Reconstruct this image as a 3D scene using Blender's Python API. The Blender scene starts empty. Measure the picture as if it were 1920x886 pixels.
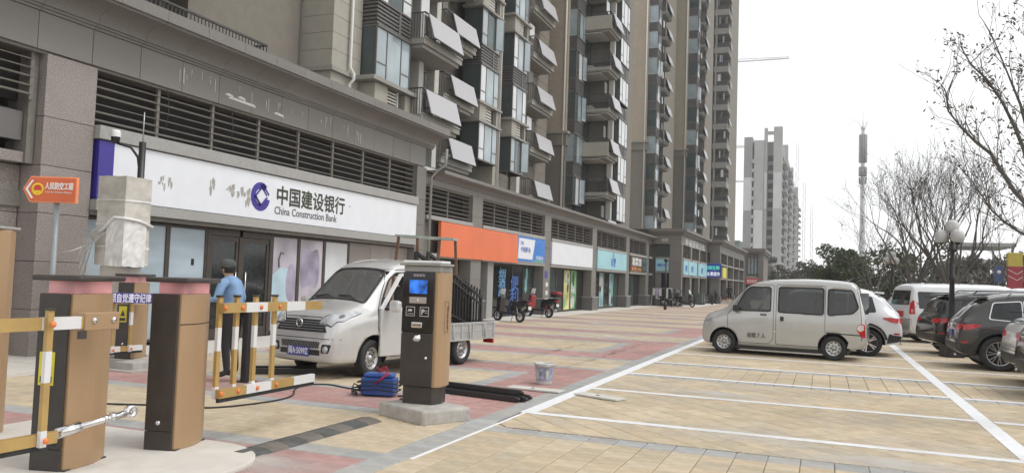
import bpy, bmesh, math, random
from math import sin, cos, pi, radians as rad, sqrt
from mathutils import Vector, Matrix
random.seed(7)
SC = bpy.context.scene
COL = SC.collection
# ---------------------------------------------------------------- camera
cam_d = bpy.data.cameras.new('camera'); cam = bpy.data.objects.new('camera', cam_d); COL.objects.link(cam)
cam_d.sensor_width = 36; cam_d.lens = 27.75; cam_d.clip_start = .05; cam_d.clip_end = 4000
F_, H_ = 1480., 1.65
_vy = Vector((587., 100., F_)).normalized()
_n = Vector((-4413., 100 - 170., F_)).cross(Vector((587., 100., F_))).normalized()
if _n.y > 0: _n = -_n
_vx = _vy.cross(_n)
def _w(c): return Vector((_vx[c], _vy[c], _n[c]))          # camera axis c expressed in world axes
R_, D_, FW_ = _w(0), _w(1), _w(2)
cam.matrix_world = Matrix(((R_.x, -D_.x, -FW_.x, 0), (R_.y, -D_.y, -FW_.y, 0), (R_.z, -D_.z, -FW_.z, H_), (0, 0, 0, 1)))
SC.camera = cam
def in_view(p, m=0):                                       # used only to pick which tiles become separate parts
    q = Vector(p) - Vector((0, 0, H_)); d = q.dot(FW_)
    if d < .1: return None
    u, v = 960 + F_ * q.dot(R_) / d, 443 + F_ * q.dot(D_) / d
    return d if -m < u < 1920 + m and -m < v < 886 + m else None
# ---------------------------------------------------------------- world, sun, exposure (bright overcast day)
W = bpy.data.worlds.new('World'); SC.world = W; W.use_nodes = True
wn = W.node_tree.nodes; wl = W.node_tree.links
sky = wn.new('ShaderNodeTexSky'); sky.sky_type = 'NISHITA'; sky.sun_disc = False
SUN_EL, SUN_AZ = rad(58), rad(75)                          # azimuth from +Y towards +X
sky.sun_elevation = SUN_EL; sky.sun_rotation = SUN_AZ
sky.air_density = 1.0; sky.dust_density = 0.6; sky.ozone_density = 1.0; sky.altitude = 50
hs = wn.new('ShaderNodeHueSaturation'); hs.inputs['Saturation'].default_value = .06; hs.inputs['Value'].default_value = 2.0
gm = wn.new('ShaderNodeGamma'); gm.inputs['Gamma'].default_value = .6        # cloud cover evens the sky out
bg = wn['Background']; bg.inputs['Strength'].default_value = .15
wl.new(sky.outputs[0], gm.inputs['Color']); wl.new(gm.outputs[0], hs.inputs['Color']); wl.new(hs.outputs[0], bg.inputs['Color'])
sd = bpy.data.lights.new('sun', 'SUN'); sd.energy = 1.0; sd.angle = rad(25); sd.color = (1, .97, .93)
so = bpy.data.objects.new('sun', sd); COL.objects.link(so)
sdir = Vector((sin(SUN_AZ) * cos(SUN_EL), cos(SUN_AZ) * cos(SUN_EL), sin(SUN_EL)))
so.rotation_euler = sdir.to_track_quat('Z', 'Y').to_euler(); so.location = (20, 0, 60)
SC.view_settings.view_transform = 'Standard'; SC.view_settings.look = 'None'
SC.view_settings.gamma = 1; SC.view_settings.use_curve_mapping = False
SC.view_settings.exposure = 0.70
SC.render.engine = 'CYCLES'
# ---------------------------------------------------------------- materials
def mat(name, col, rough=.6, metal=0., var=.1, scale=6., bump=0., bscale=60., spec=.5, dirt=0., dirtcol=(.12, .11, .1), dscale=1.5, coat=0., detail=4., attr=None, rnd=0., stretch=None, emit=0., broad=0.):
    m = bpy.data.materials.new(name); m.use_nodes = True
    N, L = m.node_tree.nodes, m.node_tree.links
    b = N['Principled BSDF']; b.inputs['Roughness'].default_value = rough; b.inputs['Metallic'].default_value = metal
    b.inputs['Specular IOR Level'].default_value = spec; b.inputs['Coat Weight'].default_value = coat
    tc = N.new('ShaderNodeTexCoord'); vec = tc.outputs['Object']
    if stretch:
        mp = N.new('ShaderNodeMapping'); mp.inputs['Scale'].default_value = stretch; L.new(vec, mp.inputs[0]); vec = mp.outputs[0]
    def noise(sc, det=detail):
        n = N.new('ShaderNodeTexNoise'); n.inputs['Scale'].default_value = sc; n.inputs['Detail'].default_value = det
        L.new(vec, n.inputs['Vector']); return n.outputs['Fac']
    if attr:
        a = N.new('ShaderNodeAttribute'); a.attribute_name = attr; cur = a.outputs['Color']
    else:
        r = N.new('ShaderNodeRGB'); r.outputs[0].default_value = (*col, 1); cur = r.outputs[0]
    def mul(cur, fac, lo, hi, f0=.3, f1=.7):
        mr = N.new('ShaderNodeMapRange'); mr.inputs['From Min'].default_value = f0; mr.inputs['From Max'].default_value = f1
        mr.inputs['To Min'].default_value = lo; mr.inputs['To Max'].default_value = hi; L.new(fac, mr.inputs['Value'])
        mx = N.new('ShaderNodeVectorMath'); mx.operation = 'SCALE'; L.new(cur, mx.inputs[0]); L.new(mr.outputs[0], mx.inputs['Scale'])
        return mx.outputs[0]
    if var: cur = mul(cur, noise(scale), 1 - var, 1 + var)
    if broad: cur = mul(cur, noise(broad, 5), .84, 1.10)
    if rnd:
        oi = N.new('ShaderNodeObjectInfo'); cur = mul(cur, oi.outputs['Random'], 1 - rnd, 1 + rnd, 0, 1)
    if dirt:
        mr = N.new('ShaderNodeMapRange'); mr.inputs['From Min'].default_value = .5; mr.inputs['From Max'].default_value = .75
        mr.inputs['To Max'].default_value = dirt; L.new(noise(dscale, 8), mr.inputs['Value'])
        mx = N.new('ShaderNodeMix'); mx.data_type = 'RGBA'; mx.inputs['B'].default_value = (*dirtcol, 1)
        L.new(mr.outputs[0], mx.inputs['Factor']); L.new(cur, mx.inputs['A']); cur = mx.outputs['Result']
    L.new(cur, b.inputs['Base Color'])
    if bump:
        bp = N.new('ShaderNodeBump'); bp.inputs['Strength'].default_value = bump; bp.inputs['Distance'].default_value = .01
        L.new(noise(bscale, 6), bp.inputs['Height']); L.new(bp.outputs[0], b.inputs['Normal'])
    if emit:
        L.new(cur, b.inputs['Emission Color']); b.inputs['Emission Strength'].default_value = emit
    return m
M = {}
def mm(k, *a, **kw): M[k] = mat(k, *a, **kw)
mm('stone', (.185, .17, .153), .7, var=.14, scale=30, bump=.15, bscale=90, dirt=.35, dirtcol=(.13, .12, .115), dscale=.8)
mm('stone_pale', (.34, .335, .32), .7, var=.08, scale=20, dirt=.3, dirtcol=(.2, .19, .18), dscale=1.2)  # pale grey stone of ledges, caps and frames
mm('granite', (.265, .232, .213), .55, var=.42, scale=55, bump=.1, detail=2, dirt=.25, dirtcol=(.15, .13, .125), dscale=2, rnd=.09)
mm('granite_dark', (.14, .13, .125), .5, var=.35, scale=60, detail=2)
mm('granite_slab', (.19, .178, .162), .6, var=.2, scale=70, detail=2, dirt=.3, dirtcol=(.14, .13, .125), dscale=.7, rnd=.05)
mm('slat', (.185, .17, .15), .6, var=.12, scale=12, dirt=.4, dirtcol=(.09, .08, .075), dscale=3)
mm('slat_green', (.10, .13, .105), .6, var=.12, scale=12)
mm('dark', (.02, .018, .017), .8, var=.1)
mm('frame_brown', (.05, .038, .03), .45, var=.15)
mm('steel', (.55, .55, .55), .25, 1., var=.05)
mm('chrome', (.75, .75, .76), .12, 1., var=.03)
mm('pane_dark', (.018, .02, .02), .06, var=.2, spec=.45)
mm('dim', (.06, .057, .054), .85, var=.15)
mm('pane_film', (.50, .58, .63), .18, var=.12, scale=1.2, spec=.4, stretch=(1, .35, 1))
mm('pane_lilac', (.50, .46, .52), .2, var=.3, scale=1.3, spec=.4, detail=1)
mm('pane_tower', (.30, .36, .385), .08, var=.25, scale=.7, spec=.8)
mm('pane_side', (.065, .082, .082), .08, var=.25, scale=.7, spec=.6)
mm('pane_pale', (.62, .64, .65), .2, var=.06, scale=2, spec=.6)
mm('wall_tan', (.40, .34, .265), .8, var=.06, scale=3, dirt=.25, dirtcol=(.25, .2, .155), dscale=.5)
mm('wall_grey', (.20, .18, .15), .8, var=.06, scale=3, dirt=.25, dirtcol=(.17, .155, .13), dscale=.5)
mm('wall_beige', (.36, .34, .29), .8, var=.05, scale=3, dirt=.2, dirtcol=(.25, .23, .2), dscale=.7)
mm('slab', (.30, .29, .265), .8, var=.08, scale=5, dirt=.35, dirtcol=(.2, .19, .17), dscale=1.5)
mm('rail', (.055, .052, .05), .5, var=.1)
mm('solar', (.43, .425, .44), .4, var=.03, spec=.6)
mm('white_paint', (.72, .72, .72), .5, var=.04, dirt=.15, dirtcol=(.5, .49, .47))
mm('pipe_white', (.68, .67, .64), .5, var=.05)
mm('render_white', (.55, .54, .5), .8, var=.06)
mm('bronze', (.115, .107, .10), .45, var=.12)
mm('rubber', (.025, .025, .026), .75, var=.25, scale=10, bump=.2)
mm('black_metal', (.022, .02, .02), .4, var=.15)
mm('black_plastic', (.025, .025, .027), .5, var=.15)
mm('concrete', (.42, .40, .37), .9, var=.15, scale=9, bump=.4, bscale=30, dirt=.4, dirtcol=(.28, .265, .245), dscale=3)
mm('concrete_pale', (.60, .57, .52), .9, var=.07, scale=5, bump=.1, dirt=.35, dirtcol=(.46, .43, .39), dscale=1.2)
mm('mortar', (.21, .185, .15), .95, var=.15, scale=5)
mm('tile', (1, 1, 1), .85, broad=.38, var=.12, scale=7, bump=.15, bscale=120, attr='Col', dirt=.42, dirtcol=(.34, .315, .28), dscale=.7)
def clear_glass(name, tint, greyed=.06):  # grey diffuse layer mixed in, imitating reflections and a lighter interior
    m = bpy.data.materials.new(name); m.use_nodes = True; N, L = m.node_tree.nodes, m.node_tree.links; N.remove(N['Principled BSDF'])
    t = N.new('ShaderNodeBsdfTransparent'); t.inputs[0].default_value = (*tint, 1); g = N.new('ShaderNodeBsdfGlossy'); g.inputs['Roughness'].default_value = .03
    f = N.new('ShaderNodeFresnel'); f.inputs[0].default_value = 1.75; x = N.new('ShaderNodeMixShader'); L.new(f.outputs[0], x.inputs[0]); L.new(t.outputs[0], x.inputs[1]); L.new(g.outputs[0], x.inputs[2]); df = N.new('ShaderNodeBsdfDiffuse'); df.inputs[0].default_value = (.42, .42, .40, 1); y = N.new('ShaderNodeMixShader'); y.inputs[0].default_value = greyed; L.new(x.outputs[0], y.inputs[1]); L.new(df.outputs[0], y.inputs[2]); L.new(y.outputs[0], N['Material Output'].inputs[0]); M[name] = m
clear_glass('glass_clear', (.80, .83, .82), .22); clear_glass('glass_tint', (.36, .38, .38))
def film(name, col, amount, scale, stretch=(1, 1, 1)):           # dust or rubber left on the paving, broken up by noise
    m = bpy.data.materials.new(name); m.use_nodes = True; N, L = m.node_tree.nodes, m.node_tree.links; b = N['Principled BSDF']; b.inputs['Base Color'].default_value = (*col, 1); b.inputs['Roughness'].default_value = .95
    tc = N.new('ShaderNodeTexCoord'); mp = N.new('ShaderNodeMapping'); mp.inputs['Scale'].default_value = stretch; L.new(tc.outputs['Object'], mp.inputs[0]); n = N.new('ShaderNodeTexNoise'); n.inputs['Scale'].default_value = scale; n.inputs['Detail'].default_value = 9; L.new(mp.outputs[0], n.inputs['Vector'])
    g = N.new('ShaderNodeTexGradient'); g.gradient_type = 'SPHERICAL'; mg = N.new('ShaderNodeMapping'); mg.vector_type = 'POINT'; L.new(tc.outputs['Generated'], mg.inputs[0]); mg.inputs['Location'].default_value = (-1, -1, 0); mg.inputs['Scale'].default_value = (2, 2, 0); L.new(mg.outputs[0], g.inputs[0])
    mr = N.new('ShaderNodeMapRange'); mr.inputs['From Min'].default_value = .42; mr.inputs['From Max'].default_value = .68; mr.inputs['To Max'].default_value = amount; L.new(n.outputs['Fac'], mr.inputs['Value']); mu = N.new('ShaderNodeMath'); mu.operation = 'MULTIPLY'; L.new(mr.outputs[0], mu.inputs[0]); L.new(g.outputs[0], mu.inputs[1]); mu.use_clamp = True
    m2 = N.new('ShaderNodeMath'); m2.operation = 'MULTIPLY'; m2.inputs[1].default_value = 2; m2.use_clamp = True; L.new(mu.outputs[0], m2.inputs[0]); L.new(m2.outputs[0], b.inputs['Alpha']); M[name] = m
film('dust', (.60, .58, .54), .45, 1.2, (.5, 1, 1)); film('tyre_mark', (.05, .048, .045), .30, 3, (3, .6, 1)); film('oil', (.035, .032, .03), .45, 4)
# ---------------------------------------------------------------- mesh helper
class MB:
    def __init__(s): s.v = []; s.f = []; s.sm = []; s.mi = []; s.m = 0; s.col = []; s.c = None
    def add(s, vs, fs, smooth=False):
        o = len(s.v); s.v += [tuple(p) for p in vs]
        for f in fs: s.f.append(tuple(i + o for i in f)); s.sm.append(smooth); s.mi.append(s.m); s.col.append(s.c)
        return s
    def box(s, x0, y0, z0, x1, y1, z1):
        if x0 > x1: x0, x1 = x1, x0
        if y0 > y1: y0, y1 = y1, y0
        if z0 > z1: z0, z1 = z1, z0
        return s.add([(x0, y0, z0), (x1, y0, z0), (x1, y1, z0), (x0, y1, z0), (x0, y0, z1), (x1, y0, z1), (x1, y1, z1), (x0, y1, z1)],
                     [(0, 3, 2, 1), (4, 5, 6, 7), (0, 1, 5, 4), (1, 2, 6, 5), (2, 3, 7, 6), (3, 0, 4, 7)])
    def bar(s, a, b, w, h=None, up=(0, 0, 1)):                # rectangular bar from a to b
        h = h or w; a, b = Vector(a), Vector(b); d = (b - a).normalized(); u = Vector(up)
        if abs(d.dot(u)) > .98: u = Vector((1, 0, 0))
        x = d.cross(u).normalized(); y = x.cross(d).normalized(); x *= w / 2; y *= h / 2
        vs = [p + q for p in (a, b) for q in (-x - y, x - y, x + y, -x + y)]
        return s.add(vs, [(0, 1, 2, 3), (7, 6, 5, 4), (0, 4, 5, 1), (1, 5, 6, 2), (2, 6, 7, 3), (3, 7, 4, 0)])
    def tube(s, pts, r, n=8, caps=True):
        pts = [Vector(p) for p in pts]; rs = r if isinstance(r, (list, tuple)) else [r] * len(pts)
        vs = []; prev = None
        for i, p in enumerate(pts):
            d = (pts[min(i + 1, len(pts) - 1)] - pts[max(i - 1, 0)]).normalized()
            if prev is None:
                u = Vector((0, 0, 1)) if abs(d.z) < .95 else Vector((1, 0, 0)); x = d.cross(u).normalized()
            else:
                x = (prev - d * prev.dot(d)).normalized()
            prev = x; y = d.cross(x)
            for k in range(n):
                t = 2 * pi * k / n; vs.append(p + (x * cos(t) + y * sin(t)) * rs[i])
        fs = []
        for i in range(len(pts) - 1):
            for k in range(n):
                a = i * n + k; b = i * n + (k + 1) % n; fs.append((a, b, b + n, a + n))
        s.add(vs, fs, True)
        if caps:
            o = len(s.v) - len(vs); s.f.append(tuple(o + k for k in range(n))[::-1]); s.f.append(tuple(o + (len(pts) - 1) * n + k for k in range(n)))
            s.sm += [False, False]; s.mi += [s.m] * 2; s.col += [s.c] * 2
        return s
    def lathe(s, prof, n=16, mtx=None, smooth=True):          # prof: (r, z) pairs round local z
        vs = []; fs = []; mtx = mtx or Matrix()
        for r, z in prof:
            for k in range(n):
                t = 2 * pi * k / n; vs.append(mtx @ Vector((r * cos(t), r * sin(t), z)))
        for i in range(len(prof) - 1):
            for k in range(n):
                a = i * n + k; b = i * n + (k + 1) % n; fs.append((a, b, b + n, a + n))
        return s.add(vs, fs, smooth)
    def prism(s, poly, f0, f1):                               # poly 2D; f0, f1 map a 2D point to the two 3D faces
        n = len(poly); vs = [f0(*p) for p in poly] + [f1(*p) for p in poly]
        return s.add(vs, [tuple(range(n))[::-1], tuple(range(n, 2 * n))] + [(i, (i + 1) % n, n + (i + 1) % n, n + i) for i in range(n)])
    def sphere(s, c, r, nu=12, nv=8, sc=(1, 1, 1)):
        vs = [Vector(c) + Vector((r * sc[0] * sin(pi * j / nv) * cos(2 * pi * i / nu), r * sc[1] * sin(pi * j / nv) * sin(2 * pi * i / nu), r * sc[2] * cos(pi * j / nv))) for j in range(nv + 1) for i in range(nu)]
        fs = [(j * nu + i, (j + 1) * nu + i, (j + 1) * nu + (i + 1) % nu, j * nu + (i + 1) % nu) for j in range(nv) for i in range(nu)]
        return s.add(vs, fs, True)
    def mesh(s, name, mats):
        me = bpy.data.meshes.new(name); me.from_pydata(s.v, [], s.f)
        for m in (mats if isinstance(mats, (list, tuple)) else [mats]): me.materials.append(M[m] if isinstance(m, str) else m)
        me.polygons.foreach_set('use_smooth', s.sm); me.polygons.foreach_set('material_index', s.mi)
        if any(s.col):
            ca = me.color_attributes.new('Col', 'FLOAT_COLOR', 'CORNER'); arr = []
            for f, c in zip(s.f, s.col): arr += list((*(c or (1, 1, 1)), 1)) * len(f)
            ca.data.foreach_set('color', arr)
        me.update(); return me
    def build(s, name, mats, parent=None, loc=(0, 0, 0), rot=(0, 0, 0), bevel=0, **kw):
        return link(name, s.mesh(name, mats), parent, loc, rot, bevel, **kw)
def link(name, me, parent=None, loc=(0, 0, 0), rot=(0, 0, 0), bevel=0, **kw):
    o = bpy.data.objects.new(name, me); COL.objects.link(o); o.location = loc; o.rotation_euler = rot
    if parent: o.parent = parent
    if bevel:
        b = o.modifiers.new('bevel', 'BEVEL'); b.width = bevel; b.segments = 2; b.limit_method = 'ANGLE'; b.angle_limit = rad(40)
    for k, v in kw.items(): o[k] = v
    return o
def bx(name, dims, m, parent=None, bevel=0, **kw): return MB().box(*dims).build(name, m, parent, bevel=bevel, **kw)
def thing(name, label, cat, loc=(0, 0, 0), rz=0, group=None):
    o = bpy.data.objects.new(name, None); COL.objects.link(o); o.location = loc; o.rotation_euler = (0, 0, rz); o.empty_display_size = .2
    return tag(o, label, cat, group)
def tag(o, label, cat, group=None):
    o['label'] = label; o['category'] = cat
    if group: o['group'] = group
    return o
def struct(o): o['kind'] = 'structure'; return o
def stuff(o): o['kind'] = 'stuff'; return o
def kids(o): return [c for c in COL.objects if c.parent == o]
def dup(o, parent=None, loc=None, rot=None, tree=None):       # copies a thing or part with everything under it
    c = o.copy(); COL.objects.link(c)
    if parent is not None: c.parent = parent
    if loc is not None: c.location = loc
    if rot is not None: c.rotation_euler = rot
    for ch in list(o.children): dup(ch, c)
    return c
STREET = (pi / 2, 0, pi / 2)       # lettering on a wall that faces +X
SOUTH = (pi / 2, 0, 0)             # lettering on a wall that faces the camera end of the street (-Y)
def text(body, size, m, parent, loc, rot, name='lettering', bold=.0, width=None, ext=.004, spacing=1.0, shear=0., align='LEFT', alignv='BOTTOM_BASELINE', res=2):
    cu = bpy.data.curves.new(name, 'FONT'); cu.body = body; cu.size = size; cu.extrude = ext; cu.resolution_u = res
    cu.space_character = spacing; cu.shear = shear; cu.align_x = align; cu.align_y = alignv
    t = bpy.data.objects.new('tmp', cu); COL.objects.link(t)
    dg = bpy.context.evaluated_depsgraph_get(); me = bpy.data.meshes.new_from_object(t.evaluated_get(dg), depsgraph=dg)
    bpy.data.objects.remove(t); bpy.data.curves.remove(cu)
    if bold and me.vertices:                                  # heavier strokes: the same glyphs overlaid a hair apart
        vv = [tuple(v.co) for v in me.vertices]; ff = [tuple(f.vertices) for f in me.polygons]; V2, F2 = [], []
        for i, (dx, dy) in enumerate(((0, 0), (1.6, 0), (.8, .9), (.8, -.9))): o_ = len(V2); V2 += [(x + dx * bold, y + dy * bold, z + i * .0006) for x, y, z in vv]; F2 += [tuple(k + o_ for k in f) for f in ff]
        bpy.data.meshes.remove(me); me = bpy.data.meshes.new(name); me.from_pydata(V2, [], F2)
    me.materials.clear(); me.materials.append(M[m] if isinstance(m, str) else m)
    o = bpy.data.objects.new(name, me); COL.objects.link(o); o.location = loc; o.rotation_euler = rot; o.parent = parent
    if width and me.vertices:
        xs = [v.co.x for v in me.vertices]; o.scale.x = width / (max(xs) - min(xs))
    return o
def clip(poly, x0, y0, x1, y1):
    for ax, lim, sg in ((0, x0, 1), (0, x1, -1), (1, y0, 1), (1, y1, -1)):
        out = []
        for i in range(len(poly)):
            a, b = poly[i - 1], poly[i]; da, db = sg * (a[ax] - lim), sg * (b[ax] - lim)
            if (da >= 0) != (db >= 0):
                t = da / (da - db); out.append((a[0] + t * (b[0] - a[0]), a[1] + t * (b[1] - a[1])))
            if db >= 0: out.append(b)
        poly = out
        if len(poly) < 3: return []
    return poly
def area(p): return abs(sum(p[i - 1][0] * p[i][1] - p[i][0] * p[i - 1][1] for i in range(len(p)))) / 2
def shrink(poly, d):
    cx = sum(p[0] for p in poly) / len(poly); cy = sum(p[1] for p in poly) / len(poly); out = []; n = len(poly)
    for i in range(n):                                        # offset each edge inwards, meet neighbours
        p0, p1, p2 = Vector(poly[i - 1]), Vector(poly[i]), Vector(poly[(i + 1) % n])
        e1, e2 = (p1 - p0).normalized(), (p2 - p1).normalized(); n1 = Vector((-e1.y, e1.x)); n2 = Vector((-e2.y, e2.x))
        if n1.dot(Vector((cx, cy)) - p1) < 0: n1 = -n1
        if n2.dot(Vector((cx, cy)) - p1) < 0: n2 = -n2
        b = n1 + n2; k = d / max(.3, (1 + n1.dot(n2))); out.append((p1.x + b.x * k, p1.y + b.y * k))
    return out
# ================================================================ GROUND
struct(MB().add([(-1600, -300, -.05), (1600, -300, -.05), (1600, 2500, -.05), (-1600, 2500, -.05)], [(0, 1, 2, 3)]).build('ground', 'concrete'))
YEL, RED, GRY, PAL = (.515, .425, .298), (.41, .24, .22), (.36, .36, .35), (.58, .55, .50)
regions = []
for k in range(-1, 13):
    y = 6.2 + 8.3 * k; f = -12.3
    regions += [(f, -3.8, y, y + .3, GRY, 0), (f, -3.8, y + .3, y + 2.1, YEL, 0), (f, -3.8, y + 2.1, y + 2.4, GRY, 0), (f, -3.8, y + 2.4, y + 3.6, RED, 0),
                (-4.9, -3.8, y + 3.6, y + 7.2, RED, 0), (-5.2, -4.9, y + 3.6, y + 7.2, GRY, 0), (f, -5.2, y + 3.6, y + 3.9, GRY, 0),
                (f, -5.2, y + 3.9, y + 6.9, YEL, 0), (f, -5.2, y + 6.9, y + 7.2, GRY, 0), (f, -3.8, y + 7.2, y + 8.3, RED, 0)]
regions.append((-3.8, -3.5, -2, 110, GRY, 0))
for y0, y1, c, dg in ((-2, 8., YEL, 0), (8., 8.3, GRY, 0), (8.3, 14.1, YEL, 1), (14.1, 14.4, GRY, 0), (14.4, 16.5, YEL, 0), (16.5, 16.8, GRY, 0), (16.8, 24.6, YEL, 1), (24.6, 24.9, GRY, 0), (24.9, 33, YEL, 0), (33, 33.3, GRY, 0), (33.3, 110, YEL, 0)):
    regions.append((-3.5, 11.5, y0, y1, c, dg))
def tile(mb, poly, col, dz=0.):
    n = len(poly); a = shrink(poly, .004); b = shrink(poly, .011)
    v = [(x, y, -.02) for x, y in a] + [(x, y, -.005 + dz) for x, y in a] + [(x, y, dz) for x, y in b]
    mb.c = col
    mb.add(v, [tuple(range(2 * n, 3 * n))] + [(i + k * n, (i + 1) % n + k * n, (i + 1) % n + (k + 1) * n, i + (k + 1) * n) for k in (0, 1) for i in range(n)])
def vary(c, a=.10):
    k = 1 + random.uniform(-a, a); h = random.uniform(-.03, .03); return (c[0] * k * (1 + h), c[1] * k, c[2] * k * (1 - h))
pav = struct(MB().add([(-12.9, 1, -.012), (11.5, 1, -.012), (11.5, 26, -.012), (-12.9, 26, -.012)], [(0, 1, 2, 3)]).build('paving', 'mortar'))
TS = .3; YN, YF = 3.6, 26.
tmb, far, single = MB(), MB(), []
for x0, x1, y0, y1, c, dg in regions:
    if y1 > YF:
        a = max(y0, YF); far.c = c; far.add([(x0, a, 0), (x1, a, 0), (x1, y1, 0), (x0, y1, 0)], [(0, 1, 2, 3)])
    ya, yb = max(y0, YN), min(y1, YF)
    if ya >= yb: continue
    cells = []
    if not dg:
        nx = max(1, round((x1 - x0) / TS)); ny = max(1, round((yb - ya) / TS)); sx, sy = (x1 - x0) / nx, (yb - ya) / ny
        for i in range(nx):
            for j in range(ny):
                q = (x0 + i * sx, ya + j * sy); cells.append(([q, (q[0] + sx, q[1]), (q[0] + sx, q[1] + sy), (q[0], q[1] + sy)], True))
    else:
        s = TS * sqrt(2) / 2; cx, cy = x0, ya
        for i in range(int((x1 - x0) / s) + 2):
            for j in range(int((yb - ya) / s) + 2):
                if (i + j) % 2: continue
                p = clip([(cx + i * s - s, cy + j * s), (cx + i * s, cy + j * s - s), (cx + i * s + s, cy + j * s), (cx + i * s, cy + j * s + s)], x0, ya, x1, yb)
                if len(p) > 2 and area(p) > .004: cells.append((p, False))
    for p, full in cells:
        q = (sum(a[0] for a in p) / len(p), sum(a[1] for a in p) / len(p), 0)
        d = in_view(q, 60)
        if d is None and q[1] > 12: continue
        if full and d and d < 12: single.append((d, p, c))
        else: tile(tmb, p, vary(c), random.uniform(-.001, .0005))
single.sort(key=lambda t: t[0])
for d, p, c in single[290:]: tile(tmb, p, vary(c), random.uniform(-.001, .0005))
cache = {}
for d, p, c in single[:290]:
    w, h = p[1][0] - p[0][0], p[2][1] - p[1][1]; k = (round(w, 2), round(h, 2), c, random.randrange(6))
    if k not in cache:
        t = MB(); tile(t, [(-w / 2, -h / 2), (w / 2, -h / 2), (w / 2, h / 2), (-w / 2, h / 2)], vary(c)); cache[k] = t.mesh('paving_tile', 'tile')
    link('paving_tile', cache[k], pav, ((p[0][0] + p[1][0]) / 2, (p[1][1] + p[2][1]) / 2, random.uniform(-.001, .0005)))
stuff(tmb.build('paving_tiles', 'tile', pav))
far.build('far_paving', 'tile', pav)
# pale concrete apron along the shops, joints between its slabs
ap = MB()
for i, y in enumerate(range(6, 100, 3)):
    ap.box(-13.4 if y < 60 else -11.5, y + .01, -.02, -10.9 if y < 24 else -11.6 if y < 60 else -9.0, y + 2.99, .05 if y < 24 else .012)
struct(ap.build('shop_apron', 'concrete_pale'))
# gate island with a rounded end
isl = [(-7.6, 2.2), (-4.5, 2.2), (-4.45, 4.9)] + [(-5.25 + .8 * cos(t), 5.22 + .8 * sin(t)) for t in [pi / 2 * i / 8 for i in range(9)]] + [(-7.6, 6.02)]
struct(MB().prism(isl, lambda x, y: (x, y, -.02), lambda x, y: (x, y, .035)).build('gate_island', 'concrete_pale', bevel=.012))
# painted lines
mm('line_paint', (.76, .77, .79), .7, var=.06, scale=10, dirt=.4, dirtcol=(.6, .56, .5), dscale=9)
struct(bx('parking_line', (-3.475, 6.4, .001, -3.435, 9.3, .004), 'line_paint'))
struct(bx('parking_line', (-3.52, 9.3, .001, -3.34, 60, .005), 'line_paint'))
struct(bx('parking_line', (1.86, 6.5, .001, 2.05, 60, .005), 'line_paint'))
for y in (9.35, 12.02, 14.45, 16.9, 19.35, 21.8, 24.3, 26.8, 29.3, 31.8, 34.3):
    struct(bx('parking_line', (-3.339, y - .075, .001, 1.859, y + .075, .0045), 'line_paint'))
    struct(bx('parking_line', (2.071, y - .075, .001, 8.2, y + .075, .0045), 'line_paint'))
# dust, tyre marks and stains lying on the paving
for nm, m, cx, cy, sx, sy in (('dust_patch', 'dust', -8.6, 31, 3.4, 5.5), ('dust_patch', 'dust', -7.2, 41, 3, 6), ('dust_patch', 'dust', -9.4, 15, 1.6, 3.4), ('dust_patch', 'dust', -4.6, 5.9, 1.4, .9), ('dust_patch', 'dust', -6.2, 24, 2.6, 4), ('dust_patch', 'dust', .5, 8.8, 3.2, 1.6), ('dust_patch', 'dust', -1.6, 12.8, 1.8, 1.5), ('tyre_mark', 'tyre_mark', -5.9, 18.2, .14, 4.5), ('tyre_mark', 'tyre_mark', -4.6, 18.4, .14, 4.6), ('oil_stain', 'oil', -7.2, 11.2, .6, .8)):
    z = .0062 + .0004 * ((cx * 7 + cy * 3) % 5)
    stuff(MB().add([(-sx, -sy, 0), (sx, -sy, 0), (sx, sy, 0), (-sx, sy, 0)], [(0, 1, 2, 3)]).build(nm, m, pav, (cx, cy, z)))
# lawn beyond the cars
mm('lawn', (.09, .085, .05), .95, var=.4, scale=3, bump=.5, bscale=8)
struct(bx('lawn', (11.5, 0, -.04, 160, 400, .03), 'lawn'))
struct(bx('lawn', (-3, 58, -.04, 11.49, 400, .02), 'lawn'))
mm('asphalt', (.06, .06, .062), .9, var=.2, scale=4)
# ================================================================ PODIUM: bank and row of shops (walls face +X, X0 is the pier face)
X0 = -12.6
def sheet(name, m, parent, x, y0, y1, z0, z1, t=.02, **kw): return bx(name, (x - t, y0, z0, x, y1, z1), m, parent, **kw)
def louver(parent, y0, y1, z0, z1, x, pitch=.155, mull=1.55, sm='slat', parts=True):
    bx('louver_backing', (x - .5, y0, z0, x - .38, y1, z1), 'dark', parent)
    n = max(1, round((y1 - y0) / mull)); w = (y1 - y0) / n; lv = MB()
    for i in range(n + 1): bx('louver_post', (x - .12, y0 + i * w - .035, z0, x - .06, y0 + i * w + .035, z1), sm, parent)
    k = int((z1 - z0) / pitch); prof = [(-.10, .028), (-.09, .04), (.0, .004), (-.01, -.012)]
    def slat(mb, a, b, z, xx=0.): mb.prism(prof, lambda u, v: (xx + u, a, z + v), lambda u, v: (xx + u, b, z + v))
    if parts:
        for i in range(n):
            m_ = MB(); slat(m_, -w / 2 + .02, w / 2 - .02, 0); me = m_.mesh('slat', sm)
            for j in range(k): link('slat', me, parent, (x - .03, y0 + (i + .5) * w, z0 + (j + .55) * pitch), (random.uniform(-.004, .004), random.uniform(-.12, .12), 0))
    else:
        for j in range(k): slat(lv, y0, y1, z0 + (j + .55) * pitch, x - .03)
        lv.build('louver_slats', sm, parent)
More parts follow.
